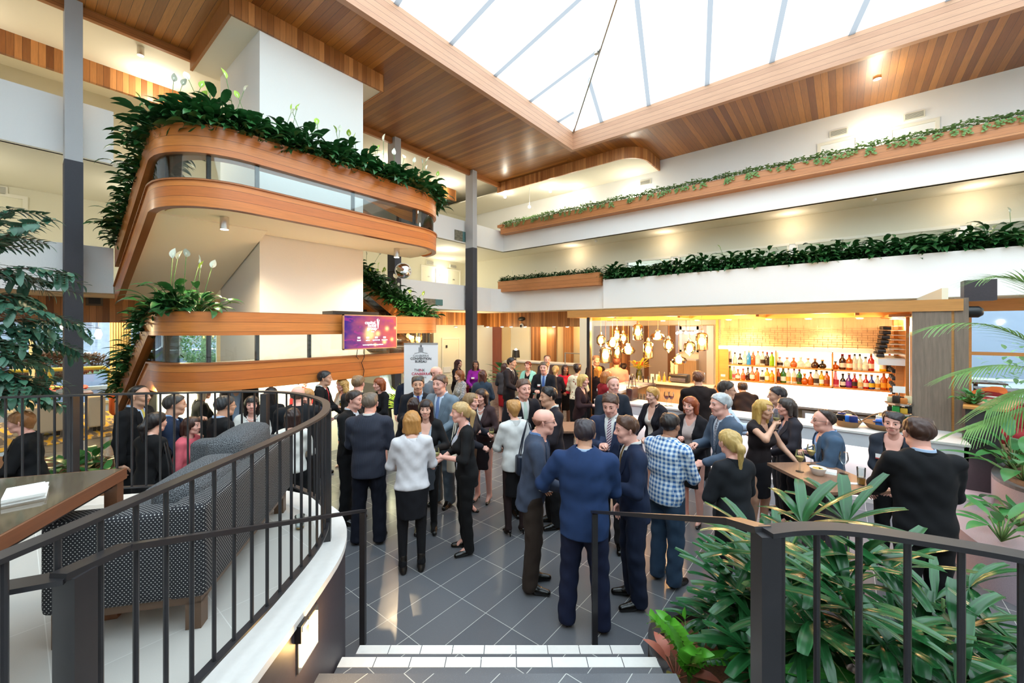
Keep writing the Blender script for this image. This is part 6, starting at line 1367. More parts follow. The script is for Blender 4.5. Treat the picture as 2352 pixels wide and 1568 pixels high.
struct('window_12', MB().box((PX-.05, y1, 1.85), (PX-.01, y0, 1.9)).box((PX-.05, y1, 2.5), (PX-.01, y0, 2.6)).box((PX-.05, y0-.06, 1.85), (PX-.01, y0, 2.6)).box((PX-.05, y1, 1.85), (PX-.01, y1+.06, 2.6)), M['white'])
obj('pane', MB().box((PX-.02, y1, 1.9), (PX-.012, y0, 2.5)), mat('pale_back_pane', (.55, .57, .6), .1), bpy.data.objects['window_12'])
p = onX(1576, 764, PX-.5); o = thing('chandelier', 'sparkling white chandelier glowing in the recess behind the bar', 'lamp', p)
obj('canopy', MB().rod(p+Vector((0, 0, .05)), Vector((p.x, p.y, 2.96)), .01), M['chrome'], o)
for k in range(10): a = k*.628; obj('crystal', MB().ball(p+Vector((.0+.06*math.cos(a), .26*math.sin(a), .02*math.sin(3*a))), .035, 8), M['cool_em'], o, 60)
obj('ring', MB().tube([p+Vector((.06*math.cos(a), .26*math.sin(a), .05)) for a in [k*.3142 for k in range(21)]], .01, 6), M['chrome'], o)
# ---------------------------------------------------------------- people
class Field:
    """smooth union of tapered limbs on a grid, skinned by surface nets"""
    def __init__(s): s.p = []; s.k = .03
    def cap(s, a, b, ra, rb=None, sy=1.0, k=None): s.p.append((np.array(a, float), np.array(b, float), ra, ra if rb is None else rb, sy, s.k if k is None else k)); return s
    @staticmethod
    def _d(P, q):
        a, b, ra, rb, sy, k = q
        S = np.array([1, 1/sy, 1]); a2 = a*S; b2 = b*S; Q = P*S; ba = b2-a2; L = max(ba.dot(ba), 1e-9)
        t = np.clip(((Q-a2)@ba)/L, 0, 1); d = np.sqrt((((Q-a2)-t[..., None]*ba)**2).sum(-1))-(ra+(rb-ra)*t)
        return d*min(1, sy*1.15)
    def at(s, P):
        d = None
        for q in s.p:
            e = s._d(P, q)
            if d is None: d = e
            else:
                h = np.clip(.5+.5*(d-e)/q[5], 0, 1); d = d*(1-h)+e*h-q[5]*h*(1-h)
        return d
    def net(s, h, cut=None, pad=.03, lo=None, hi=None):
        if lo is None:
            lo = np.min([np.minimum(q[0], q[1])-max(q[2], q[3]) for q in s.p], axis=0)-pad; hi = np.max([np.maximum(q[0], q[1])+max(q[2], q[3]) for q in s.p], axis=0)+pad
        lo = np.array(lo, float); hi = np.array(hi, float)
        n = np.ceil((hi-lo)/h).astype(int)+1; ax = [lo[i]+h*np.arange(n[i]) for i in range(3)]
        D = np.full(tuple(n), .2)
        for q in s.p:
            R = max(q[2], q[3])+.07; a = np.minimum(q[0], q[1])-R; b = np.maximum(q[0], q[1])+R
            i0 = np.maximum(0, np.floor((a-lo)/h).astype(int)); i1 = np.minimum(n, np.ceil((b-lo)/h).astype(int)+1)
            if (i1 <= i0).any(): continue
            sl = tuple(slice(i0[i], i1[i]) for i in range(3))
            P = np.stack(np.meshgrid(*[ax[i][sl[i]] for i in range(3)], indexing='ij'), -1)
            e = s._d(P, q); d = D[sl]; hh = np.clip(.5+.5*(d-e)/q[5], 0, 1); D[sl] = d*(1-hh)+e*hh-q[5]*hh*(1-hh)
        if cut is not None:
            P = np.stack(np.meshgrid(*ax, indexing='ij'), -1); D = cut(P, D)
        return surface_net(D, lo, h)
def surface_net(D, lo, h):
    s = D < 0; nx, ny, nz = D.shape
    cnt = np.zeros((nx-1, ny-1, nz-1), int)
    for i in (0, 1):
        for j in (0, 1):
            for k in (0, 1): cnt += s[i:nx-1+i, j:ny-1+j, k:nz-1+k]
    mask = (cnt > 0) & (cnt < 8); idx = np.full(mask.shape, -1); ijk = np.argwhere(mask); idx[mask] = np.arange(len(ijk))
    acc = np.zeros((len(ijk), 3)); num = np.zeros(len(ijk)); I, J, K = ijk.T
    for a in range(3):
        o = [x for x in range(3) if x != a]
        for u in (0, 1):
            for v in (0, 1):
                c0 = [0, 0, 0]; c0[o[0]] = u; c0[o[1]] = v; c1 = list(c0); c1[a] = 1
                d0 = D[I+c0[0], J+c0[1], K+c0[2]]; d1 = D[I+c1[0], J+c1[1], K+c1[2]]
                m = (d0 < 0) != (d1 < 0); t = np.where(m, d0/np.where(m, d0-d1, 1), 0)
                p = np.tile(np.array(c0, float), (len(ijk), 1)); p[:, a] = t
                acc[m] += p[m]; num[m] += 1
    V = lo+(ijk+acc/np.maximum(num, 1)[:, None])*h
    F = []
    for a in range(3):
        b, c = (a+1) % 3, (a+2) % 3
        s0 = np.take(s, range(0, D.shape[a]-1), axis=a); s1 = np.take(s, range(1, D.shape[a]), axis=a)
        e = np.argwhere(s0 != s1)
        e = e[(e[:, b] > 0) & (e[:, c] > 0) & (e[:, b] < D.shape[b]-1) & (e[:, c] < D.shape[c]-1)]
        def g(db, dc): q = e.copy(); q[:, b] += db; q[:, c] += dc; return idx[q[:, 0], q[:, 1], q[:, 2]]
        quad = np.stack([g(-1, -1), g(0, -1), g(0, 0), g(-1, 0)], 1)
        flip = ~s0[e[:, 0], e[:, 1], e[:, 2]]; quad[flip] = quad[flip][:, ::-1]; F.append(quad)
    return V, np.concatenate(F)
def np_mesh(name, V, F, mats, mi=None, smooth=True, uv=True):
    me = bpy.data.meshes.new(name); me.vertices.add(len(V)); me.vertices.foreach_set('co', np.asarray(V, np.float32).ravel())
    me.loops.add(len(F)*4); me.loops.foreach_set('vertex_index', np.asarray(F, np.int32).ravel()); me.polygons.add(len(F))
    me.polygons.foreach_set('loop_start', np.arange(0, len(F)*4, 4, dtype=np.int32))
    for m in (mats if isinstance(mats, list) else [mats]): me.materials.append(m)
    if mi is not None: me.polygons.foreach_set('material_index', np.asarray(mi, np.int32))
    me.update(calc_edges=True); me.polygons.foreach_set('use_smooth', np.ones(len(F), bool))
    if uv: box_uv(me)
    return me
# ---- heads (unit: adult head 0.235 m), centre at mid height, +y is the face
def head_net(fem, beard=0):
    f = Field(); f.k = .02
    f.cap((0, -.028, .036), (0, .012, .040), .080 if not fem else .077, .076, 1.0).cap((0, .026, -.01), (0, .026, -.055), .064 if not fem else .060, .050 if not fem else .044)
    f.cap((-.012, .060, -.094), (.012, .060, -.094), .020 if not fem else .016, k=.025)
    f.cap((-.034, .032, -.075), (.034, .032, -.075), .021 if not fem else .015, k=.03)
    f.cap((0, .088, .02), (0, .108, -.018), .008, .0125, k=.012).cap((-.011, .098, -.023), (.011, .098, -.023), .008, k=.01)
    f.cap((-.034, .073, .028), (.034, .073, .028), .014 if not fem else .010, k=.02)
    for s in (-1, 1): f.cap((s*.042, .058, -.018), (s*.036, .066, -.03), .020, k=.025).cap((s*.078, -.012, .012), (s*.077, -.006, -.026), .016, .010, .6, k=.008)
    f.cap((-.016, .0785, -.0545), (.016, .0785, -.0545), .0075, k=.010).cap((-.012, .078, -.0625), (.012, .078, -.0625), .0078, k=.010)
    f.cap((0, .058, -.045), (0, .058, -.07), .021, k=.03)
    r = .058 if not fem else .047
    f.cap((0, -.022, -.07), (0, -.036, -.19), r, r*1.04, k=.03)
    def cut(P, D):
        for s in (-1, 1):
            d = np.sqrt(((P-np.array([s*.032, .100, .008]))**2).sum(-1))-.017; D = np.maximum(D, -d) if False else D+np.maximum(0, .010-np.maximum(0, d+.006))*.8
        return D
    return f.net(.0052, cut)
def uvball(c, r, n=10, m=8):
    V = []; F = []
    for i in range(m+1):
        for j in range(n): a = math.pi*i/m; b = 2*math.pi*j/n; V.append((c[0]+r*math.sin(a)*math.cos(b), c[1]+r*math.cos(a), c[2]+r*math.sin(a)*math.sin(b)))
    for i in range(m):
        for j in range(n): F.append((i*n+j, i*n+(j+1) % n, (i+1)*n+(j+1) % n, (i+1)*n+j))
    return np.array(V), np.array(F)
def head_template(fem):
    V, F = head_net(fem); c = V[F].mean(1); mi = np.zeros(len(F), int)
    mi[(np.abs(c[:, 0]) < .021) & (c[:, 1] > .074) & (np.abs(c[:, 2]+.0585) < .0098-.00022*np.abs(c[:, 0])*1000*.6)] = 1
    parts = [(V, F, mi)]
    for s in (-1, 1):
        v, q = uvball((s*.031, .0738, .008), .0122); cy_ = v[q].mean(1)[:, 1]; parts.append((v, q, np.where(cy_ > .0738+.0085, 3, 2)))
        # brow
        pts = [(s*(.014+.036*t), .0918-.017*t*t, .031+.006*math.sin(math.pi*t)) for t in (0, .33, .66, 1)]
        b = MB(); b.tube(pts, .0042 if not fem else .003, 5, cap=False); parts.append((np.array(b.v), np.array([f for f in b.f if len(f) == 4]), np.full(len([f for f in b.f if len(f) == 4]), 4)))
    return merge(parts)
def merge(parts):
    V = []; F = []; Mi = []; o = 0
    for v, f, m in parts: V.append(v); F.append(f+o); Mi.append(m); o += len(v)
    return np.concatenate(V), np.concatenate(F), np.concatenate(Mi)
HEAD = {True: head_template(True), False: head_template(False)}
def hair_net(st):
    f = Field(); f.k = .02; g = .010
    f.cap((0, -.030, .037), (0, .010, .042), .080+g, .077+g)
    if st in ('short', 'grey', 'quiff', 'thin'):
        if st == 'quiff': f.cap((-.03, .045, .105), (.035, .04, .108), .024)
        f.cap((-.05, -.02, .09), (.05, -.02, .09), .035)
    if st in ('bob', 'long', 'fringe', 'curly'):
        zb = {'bob': -.095, 'long': -.26, 'fringe': -.24, 'curly': -.11}[st]
        for s in (-1, 1): f.cap((s*.066, -.015, .02), (s*(.078 if st != 'curly' else .085), -.02, zb), .032, .026 if st != 'curly' else .04)
        for x in (-.045, 0, .045): f.cap((x, -.075, .02), (x*1.1, -.085, zb), .045, .03)
    if st in ('pony', 'bun', 'shortf'): f.cap((0, -.06, .0), (0, -.06, -.03), .055)
    if st == 'pony': f.cap((0, -.105, .03), (0, -.15, -.02), .026, .034); f.cap((0, -.15, -.02), (0, -.125, -.23), .034, .012)
    if st == 'bun': f.cap((0, -.115, .07), (0, -.12, .06), .04)
    if st in ('pixie', 'shortf'): f.cap((-.05, .0, .085), (.05, -.01, .085), .045); f.cap((0, -.06, 0), (0, -.055, -.06), .06, .045)
    def cut(P, D):
        x, y, z = P[..., 0], P[..., 1], P[..., 2]
        w = .0035*np.sin(x*190+z*40+3*np.sin(y*60))+.003*np.sin(y*170+x*60+z*50)
        if st in ('short', 'grey', 'quiff', 'thin', 'bald'):
            keep = (z-(-.062+.80*(y+.09)))*.7
            if st == 'thin': keep = np.minimum((z-(-.062+1.35*(y+.09)))*.6, .045-y*.8-np.abs(x)*0)
            if st == 'bald': keep = np.minimum(keep, (.030-z)*.8)
            ear = np.sqrt((y+.008)**2+(z+.01)**2)-.024; keep = np.where(np.abs(x) > .06, np.minimum(keep, ear), keep)
        else:
            fz = {'fringe': .045, 'bob': .055, 'curly': .06, 'long': .07, 'pixie': .05}.get(st, .066)
            fw = {'fringe': .060, 'bob': .056, 'long': .054, 'curly': .054}.get(st, .066)
            face = np.minimum(np.minimum(y-.012-(np.abs(x)*.25), fw-np.abs(x)+np.maximum(0, (-.0-z))*.05), fz-z+(0 if st == 'fringe' else x*.25))
            keep = -face
            if st in ('pony', 'bun', 'pixie', 'shortf'):
                keep = np.minimum(keep, (z-(-.085+.75*(y+.09)))*.8) if st in ('pixie', 'shortf') else np.where(y > -.10, np.minimum(keep, (z-(-.07+.72*(y+.09)))*.8), keep)
            if st == 'curly': D = D+.008*np.sin(x*170)*np.sin(y*160)*np.sin(z*150)-.004
        return np.maximum(D+w*.5, -keep)
    return f.net(.007, cut)
HAIR = {}
def hair_shape(st):
    if st not in HAIR: HAIR[st] = hair_net(st)
    return HAIR[st]
# ---- hands: palm along +y from the wrist, back of hand up (+z), thumb on -x (mirror for the other)
def hand_net(kind):
    f = Field(); f.k = .012
    f.cap((-.022, .03, 0), (-.026, .085, 0), .017, .014, k=.012).cap((0, .02, 0), (0, .09, .002), .018, .014).cap((.022, .03, 0), (.024, .082, 0), .016, .012).cap((0, -.03, 0), (0, .02, 0), .026, .024)
    curl = {'relax': (.35, .45, .35), 'grip': (.75, 1.0, .8)}[kind]
    for i, (x, ln) in enumerate(((-.030, .072), (-.010, .080), (.010, .075), (.029, .060))):
        p = np.array([x, .092-.006*abs(i-1.2), .002]); a = 0; r = .0092 if i < 3 else .008
        for seg, c in zip((.45, .32, .26), curl):
            a += c*(1+.08*i); d = np.array([x*.12, math.cos(a), -math.sin(a)]); q = p+d*ln*seg; f.cap(p, q, r, r*.92, k=.003); p = q; r *= .92
    t0 = np.array([-.026, .022, -.004]); t1 = t0+np.array([-.028, .028, -.012]); t2 = t1+np.array([-.004 if kind == 'relax' else .012, .030, -.018]); t3 = t2+np.array([.004 if kind == 'relax' else .016, .022, -.010])
    f.cap(t0, t1, .015, .0125, k=.012).cap(t1, t2, .0115, .0105, k=.003).cap(t2, t3, .0105, .009, k=.003)
    return f.net(.0046)
HAND = {}
for kd in ('relax', 'grip'):
    V, F = hand_net(kd); HAND[(kd, 1)] = (V, F); HAND[(kd, -1)] = (V*np.array([-1, 1, 1]), F[:, ::-1])
# ---- shoes
def shoe_net(kind):
    f = Field(); f.k = .03
    if kind == 'heel':
        f.cap((0, -.06, .075), (0, .04, .045), .026, .030).cap((0, .06, .028), (0, .135, .020), .034, .022)
        f.cap((0, -.072, .06), (0, -.078, .004), .014, .008, k=.012)
    elif kind == 'boot': f.cap((0, -.035, .05), (0, .03, .045), .044).cap((0, .03, .04), (0, .13, .032), .043, .036); f.cap((0, -.02, .06), (0, -.02, .20), .047, .05); f.cap((0, -.06, .02), (0, -.03, .02), .034)
    else: f.cap((0, -.045, .045), (0, .03, .046), .040, .042).cap((0, .05, .036), (0, .155, .026), .042, .030); f.cap((0, -.03, .07), (0, -.02, .085), .040)
    def cut(P, D):
        z = P[..., 2]; D = np.maximum(D, .002-z)
        if kind == 'heel': D = np.maximum(D, np.minimum(z-.055, .05-np.abs(P[..., 1]-0.01)))
        return D
    return f.net(.008, cut)
SHOE = {k: shoe_net(k) for k in ('flat', 'heel', 'boot')}
SHOE_ME = {}
def shoe_me(kind, c):
    if (kind, c) not in SHOE_ME: SHOE_ME[(kind, c)] = np_mesh('shoe', *SHOE[kind], mat('shoe_leather', C_(c), .22 if kind != 'boot' else .35))
    return SHOE_ME[(kind, c)]
SKIN = {}
def skin_mats(tone, haircol):
    if tone not in SKIN:
        c = {'fair': (.72, .42, .32), 'pink': (.74, .40, .32), 'tan': (.58, .33, .22), 'olive': (.55, .32, .22), 'brown': (.36, .18, .11)}[tone]
        t = NT('skin'); s3, _ = t.coords(); t.col(t.mix(t.noise(s3, 18, 3), tuple(x*.93 for x in c), (min(1, c[0]*1.05), c[1]*.97, c[2]*.96))); t.b.inputs['Roughness'].default_value = .5
        t.b.inputs['Subsurface Weight'].default_value = 0; SKIN[tone] = [t.m, mat('lips', (c[0]*.76, c[1]*.50, c[2]*.52), .45)]
    return SKIN[tone]+[M.setdefault('eye_w', mat('eye_white', (.72, .70, .68), .2)), M.setdefault('eye_i', mat('iris', (.03, .02, .015), .1)), hair_mat(haircol)]
def hair_mat(c):
    k = ('hair', c)
    if k not in M:
        t = NT('hair'); cc = C_(c); s3, _ = t.coords(); n = t.noise(t.scale(s3, (1, 1, .12)), 160, 3, .7)
        t.col(t.mix(n, tuple(x*.5 for x in cc), tuple(min(1, x*1.35) for x in cc))); t.b.inputs['Roughness'].default_value = .42; t.bump(n, .5, .004); M[k] = t.m
    return M[k]
def ik(a, c, l1, l2, pole):
    a = Vector(a); c = Vector(c); d = c-a; L = min(d.length, (l1+l2)*.995); d = d.normalized(); c = a+d*L
    x = (l1*l1-l2*l2+L*L)/(2*L); h = math.sqrt(max(0, l1*l1-x*x)); p = Vector(pole); p = (p-d*p.dot(d)); p = p.normalized() if p.length > 1e-4 else Vector((0, 0, -1))
    return a+d*x+p*h, c
HANDS = {'down': (.25, .05, .80), 'front': (.13, .30, 1.06), 'glass': (.13, .27, 1.18), 'chest': (.07, .22, 1.22), 'face': (.05, .20, 1.48), 'clasp': (.035, .25, 1.0), 'out': (.38, .26, 1.06), 'pocket': (.20, .07, .88), 'back': (.16, -.12, .95), 'table': (.16, .36, 1.06), 'hip': (.26, .02, .98), 'reach': (.20, .42, 1.22), 'wave': (.18, .26, 1.40)}
def rot_x(a): c, s = math.cos(a), math.sin(a); return np.array([[1, 0, 0], [0, c, -s], [0, s, c]])
def person(px, top, H, phi, sex, hair, hc, skin, topk, topc, under, tie, botk, botc, L, R, label, **kw):
    """px, top: where the crown of the head stands in the photo; H: body height; phi: 0 faces the camera, + turns to picture right."""
    v = ray(px, top); base_z = kw.get('z0', 0.0)
    lean = math.radians(kw.get('lean', 3)); hw = H-(.42*H)*(1-math.cos(lean))
    k = (hw+base_z-ZC)/v[2]; X, Y = v[0]*k, v[1]*k; d = k
    s = H/1.75; fem = sex == 'f'
    n_ = math.hypot(X, Y); tc = (-X/n_, -Y/n_); rt = (Y/n_, -X/n_); a = math.radians(phi)
    fd = (tc[0]*math.cos(a)+rt[0]*math.sin(a), tc[1]*math.cos(a)+rt[1]*math.sin(a))
    rz = math.atan2(fd[1], fd[0])-math.pi/2
    lx, ly = -fd[0]*math.sin(lean)*.72*H*.9, -fd[1]*math.sin(lean)*.72*H*.9    # so the leaning head stays at px
    o = thing('person', label, 'person', (X+lx*.9, Y+ly*.9, base_z), rz, kw.get('group'))
    fine = d < 6.0; hb = (.013 if fine else .019); b = kw.get('bulk', 1.0)*(1.0 if not fem else .97)
    Rl = rot_x(-lean); piv = np.array([0, 0, .95*s])
    def U(p): p = np.array(p, float)*s; return (Rl@(p-piv))+piv
    sw = .185*b if not fem else .158*b
    # limbs
    st = kw.get('stance', .10); stp = kw.get('step', 0.0)
    hip = {q: np.array((q*.085, 0, .91))*s for q in (-1, 1)}; kne = {q: np.array((q*(.05+st*.5), .02+q*stp*.5, .50))*s for q in (-1, 1)}; ank = {q: np.array((q*st, -.02+q*stp, .095))*s for q in (-1, 1)}
    shd = {q: U((q*sw, -.01, 1.415)) for q in (-1, 1)}; elb = {}; wri = {}; hdir = {}
    for q, nm in ((-1, L), (1, R)):
        t = HANDS[nm] if isinstance(nm, str) else nm
        tgt = U((q*t[0] if t[0] >= 0 or True else t[0], t[1], t[2])); pole = (q*.6, -.5, -.6) if nm not in ('face', 'wave') else (q*.9, .2, -.6)
        e, w = ik(shd[q], tgt, .29*s, .255*s, pole); elb[q], wri[q] = np.array(e), np.array(w); hdir[q] = nm
    hc_ = U((0, .035+.0, 1.632)); 
    def torso(f, infl, body=False):
        kk = (1 if not fem else .84)*b; yb = b
        f.cap(U((0, 0, 1.22)), U((0, -.005, 1.335)), .165*s*kk+infl, .172*s*kk+infl, .62*yb if not fem else .66)
        f.cap(U((-sw+.055, -.012, 1.405)), U((sw-.055, -.012, 1.405)), .058*s+infl*.8)
        f.cap(U((0, 0, 1.0)), U((0, 0, 1.2)), (.142 if not fem else .128)*s*b+infl, (.158 if not fem else .130)*s*b+infl, .70)
        f.cap(U((0, -.008, .93)), U((0, 0, 1.0)), (.158 if not fem else .166)*s*b+infl, .148*s*b+infl, .72)
        for q in (-1, 1):
            f.cap(U((q*.09, -.025, 1.45)), U((q*.035, -.03, 1.462)), .038*s+infl*.5, .042*s+infl*.3)
            if fem: f.cap(U((q*.062, .082, 1.255)), U((q*.058, .07, 1.28)), .056*s+infl, k=.05)
        if kw.get('belly'): f.cap(U((0, .05, 1.06)), U((0, .045, 1.12)), .13*s+infl, .125*s+infl)
    def arms(f, infl, cuff=1.0, short=None):
        for q in (-1, 1):
            f.cap(shd[q], elb[q] if short != 'none' else shd[q]+(elb[q]-shd[q])*.25, (.056 if not fem else .046)*s*b**.5+infl, (.043 if not fem else .037)*s+infl, k=.03)
            if not short: e = elb[q]+(wri[q]-elb[q])*cuff; f.cap(elb[q], e, (.043 if not fem else .037)*s+infl, (.029 if not fem else .025)*s+infl, k=.025)
    def legs(f, infl, rk=.055, ra=.038, z=.0, rt_=.088):
        for q in (-1, 1):
            f.cap(hip[q], kne[q], rt_*s*b+infl, rk*s+infl, k=.02); f.cap(kne[q], ank[q]+np.array((0, 0, z)), rk*s+infl, ra*s+infl, k=.015)
    # body: one continuous skin with head and hands set in
    f = Field(); torso(f, 0); arms(f, 0); legs(f, 0)
    for q in (-1, 1): f.cap(ank[q], ank[q]+np.array((0, .10*s, -.06*s)), .034*s, .026*s)
    nb = U((0, -.02, 1.50)); f.cap(U((0, -.015, 1.42)), nb, (.06 if not fem else .05)*s, (.058 if not fem else .047)*s)
    V, F = f.net(hb*1.15); parts = [(V, F, np.zeros(len(F), int))]
    yaw = math.radians(kw.get('yaw', 0)); pit = math.radians(kw.get('pitch', 0)); 
    Rh = np.array(Matrix.Rotation(-yaw, 3, 'Z') @ Matrix.Rotation(-pit-lean*.5, 3, 'X')); hs = s*(1.0 if not fem else .97)*kw.get('hs', 1.04)
    hv, hf, hm = HEAD[fem]; parts.append(((hv*hs)@Rh.T+hc_, hf, hm))
    for q in (-1, 1):
        fa = Vector(wri[q]-elb[q]).normalized(); inn = Vector((-q, 0, 0)) if hdir[q] in ('down', 'pocket', 'hip', 'back') else Vector((-q*.6, 0, -.8))
        palm = (inn-fa*inn.dot(fa)).normalized()          # palm faces inward / down
        yv = fa; zv = -palm; xv = yv.cross(zv); Rm = np.array(Matrix((xv, yv, zv)).transposed())
        side = 1 if q > 0 else -1                          # thumb towards the front / top
        tv = Vector(Rm@np.array([-1, 0, 0])); want = Vector((0, .6, .8)) if hdir[q] not in ('down', 'pocket', 'hip') else Vector((0, 1, 0))
        sgn = 1 if tv.dot(want) > 0 else -1
        kd = 'grip' if hdir[q] in ('glass', 'chest', 'face', 'front', 'reach') else 'relax'
        hv2, hf2 = HAND[(kd, sgn)]; parts.append(((hv2*s*(.98 if not fem else .86))@Rm.T+wri[q]+np.array(fa)*.02*s, hf2, np.zeros(len(hf2), int)))
    V, F, mi = merge(parts)
    bo = link('body', np_mesh('body', V, F, skin_mats(skin, hc), mi), None); bo.parent = o
    def child(nm, V, F, m, lab=None):
        c = link(nm, np_mesh(nm, V, F, m), None); c.parent = o
        if lab: c['label'] = lab
        return c
    hv, hf = hair_shape(hair); child('hair', (hv*hs)@Rh.T+hc_, hf, hair_mat(hc))
    wr = random.Random(label)
    ph = [wr.uniform(0, 6) for _ in range(4)]
    def wrinkle(P, D, amp=.004):
        x, y, z = P[..., 0], P[..., 1], P[..., 2]
        return D+amp*(np.sin(38*z+22*x+ph[0]+3*np.sin(9*x+ph[1]))*.6+np.sin(24*x-46*z+30*y+ph[2])*.4)
    neck = U((0, -.02, 1.50)); 
    def necksub(P, D, r, zc_):
        q = P-neck; m_ = np.sqrt(q[..., 0]**2+(q[..., 1]*1.0)**2)-r*s; return np.maximum(D, -np.maximum(m_, zc_*s-P[..., 2]))
    mt = lambda c: c if not isinstance(c, (str, tuple)) else cloth(c)
    hem_leg = kw.get('hem', .88)
    short = kw.get('short')
    # inner shirt
    if under is not None:
        f = Field(); torso(f, .010)
        f.cap(U((0, -.018, 1.475)), U((0, -.022, 1.505)), (.070 if not fem else .058)*s, (.066 if not fem else .055)*s, k=.012)
        if topk in ('shirt',): arms(f, .013)
        vd = kw.get('vneck', 0)
        def cut(P, D):
            D = np.maximum(D, .90*s-P[..., 2]); D = necksub(P, D, .056 if not fem else .049, 1.44)
            D = np.maximum(D, P[..., 2]-(neck[2]+.018*s))
            if fem or kw.get('opencollar'):
                z0_ = 1.36-.10*vd; w = .015+.075*np.clip((P[..., 2]/s-z0_)/(1.48-z0_), 0, 1); D = np.maximum(D, np.minimum(np.minimum(w*s-np.abs(P[..., 0]), P[..., 1]), P[..., 2]-z0_*s))
            return D
        child('shirt', *f.net(hb, cut), mt(under))
        if tie and not fem:
            b_ = MB(); P0 = []
            for z in (1.485, 1.465, 1.40, 1.30, 1.20, 1.10, 1.03, .99):
                zz_ = np.array([U((0, yy, z)) for yy in np.linspace(.26, .0, 60)]); dd = f.at(zz_); i = int(np.argmax(dd < 0)) if (dd < 0).any() else 30
                P0.append((zz_[i], .018 if z > 1.46 else .020+.022*(1.46-z)/.45 if z > 1.0 else .004))
            n0 = len(P0)
            for p, w in P0: b_.v += [(p[0]-w*s, p[1]+.004, p[2]), (p[0], p[1]+.013, p[2]), (p[0]+w*s, p[1]+.004, p[2]), (p[0], p[1]-.004, p[2])]
            for i in range(n0-1):
                for j in range(4): b_.f.append((i*4+j, i*4+(j+1) % 4, i*4+4+(j+1) % 4, i*4+4+j)); b_.mi.append(0)
            c = link('tie', mesh_from('tie', b_, mt(tie), 60), None); c.parent = o
    # outer garment
    if topk in ('jacket', 'open', 'coat', 'cardigan'):
        f = Field(); torso(f, .024); hemz = kw.get('jhem', .80 if not fem else .86)
        f.cap(U((0, -.01, hemz-.02)), U((0, 0, 1.0)), (.178 if not fem else .172)*s*b, .165*s*b, .76)
        arms(f, .019 if topk != 'cardigan' else .014, .95 if not short else .3)
        zb = {'jacket': 1.10, 'open': .70, 'coat': 1.36, 'cardigan': .70}[topk]; wmx = .062 if topk == 'jacket' else .085
        def cut(P, D):
            z = P[..., 2]; D = wrinkle(P, D, .0045); D = np.maximum(D, hemz*s-z); D = necksub(P, D, .073 if not fem else .068, 1.465)
            if under is not None:
                w = wmx*np.clip((z/s-zb)/(1.42-zb), 0, 1)**.8 if topk == 'jacket' else (.030+(.05)*np.clip((z/s-.8)/.6, 0, 1))
                if topk == 'coat': w = .05*np.clip((z/s-zb)/.1, 0, 1)
                D = np.maximum(D, np.minimum(w*s-np.abs(P[..., 0]), P[..., 1]-.01))
            return D
        child('jacket' if topk != 'cardigan' else 'cardigan', *f.net(hb, cut), mt(topc))
    elif topk in ('shirt', 'blouse', 'dress', 'tee'):
        if topk != 'shirt' or under is None:
            f = Field(); torso(f, .021); arms(f, .015, .93, short)
            hemz = kw.get('jhem', .93 if topk != 'tee' else .88)
            if hemz < .9: f.cap(U((0, -.005, hemz)), U((0, 0, 1.0)), .172*s*b, .16*s*b, .76)
            if topk == 'shirt': f.cap(U((0, -.018, 1.475)), U((0, -.022, 1.505)), .069*s, .064*s, k=.012)
            vd = kw.get('vneck', 0)
            def cut(P, D):
                z = P[..., 2]; D = wrinkle(P, D, .005); D = np.maximum(D, hemz*s-z)
                if topk == 'shirt': D = necksub(P, D, .054, 1.45); D = np.maximum(D, z-(neck[2]+.02*s))
                else: D = necksub(P, D, .075 if fem else .068, 1.455)
                if vd:
                    z0_ = 1.40-.13*vd; w = .085*np.clip((z/s-z0_)/(1.49-z0_), 0, 1); D = np.maximum(D, np.minimum(w*s-np.abs(P[..., 0]), P[..., 1]))
                return D
            child('shirt' if topk in ('shirt', 'tee') else topk, *f.net(hb, cut), mt(topc))

    # shirt collar, jacket collar and lapels
    def ringpath(r, zb, zt, gap, n=22, fy=1.0, zf=0.0):
        mb = MB()
        for i in range(n+1):
            t = gap+(2*math.pi-2*gap)*i/n; ca, sa = math.sin(t), math.cos(t)
            fz = zf*max(0, sa)
            mb.v += [tuple(neck+np.array((r*1.06*ca, r*fy*1.06*sa, zb-fz-neckz))*s), tuple(neck+np.array((r*ca, r*fy*sa, zt-fz-neckz))*s), tuple(neck+np.array(((r+.006)*ca, (r+.006)*fy*sa, zt-fz-.002-neckz))*s), tuple(neck+np.array(((r*1.06+.012)*ca, (r*1.06+.012)*fy*sa, zb-fz-neckz))*s)]
        for i in range(n):
            for k in range(4): mb.f.append((i*4+k, i*4+(k+1) % 4, i*4+4+(k+1) % 4, i*4+4+k)); mb.mi.append(0)
        return mb
    neckz = 1.50
    if (under is not None and not fem) or topk == 'shirt':
        c = link('shirt_collar', mesh_from('shirt_collar', ringpath(.064 if not fem else .054, 1.462, 1.532, .16, fy=1.05, zf=.028), mt(under if under is not None and topk != 'shirt' else topc), 60), None); c.parent = o
    if topk in ('blouse', 'dress', 'tee') and not kw.get('vneck'):
        c = link('neckline', mesh_from('neckline', ringpath(.071 if fem else .066, 1.435, 1.478, 0, fy=1.0, zf=.03), mt(topc), 60), None); c.parent = o
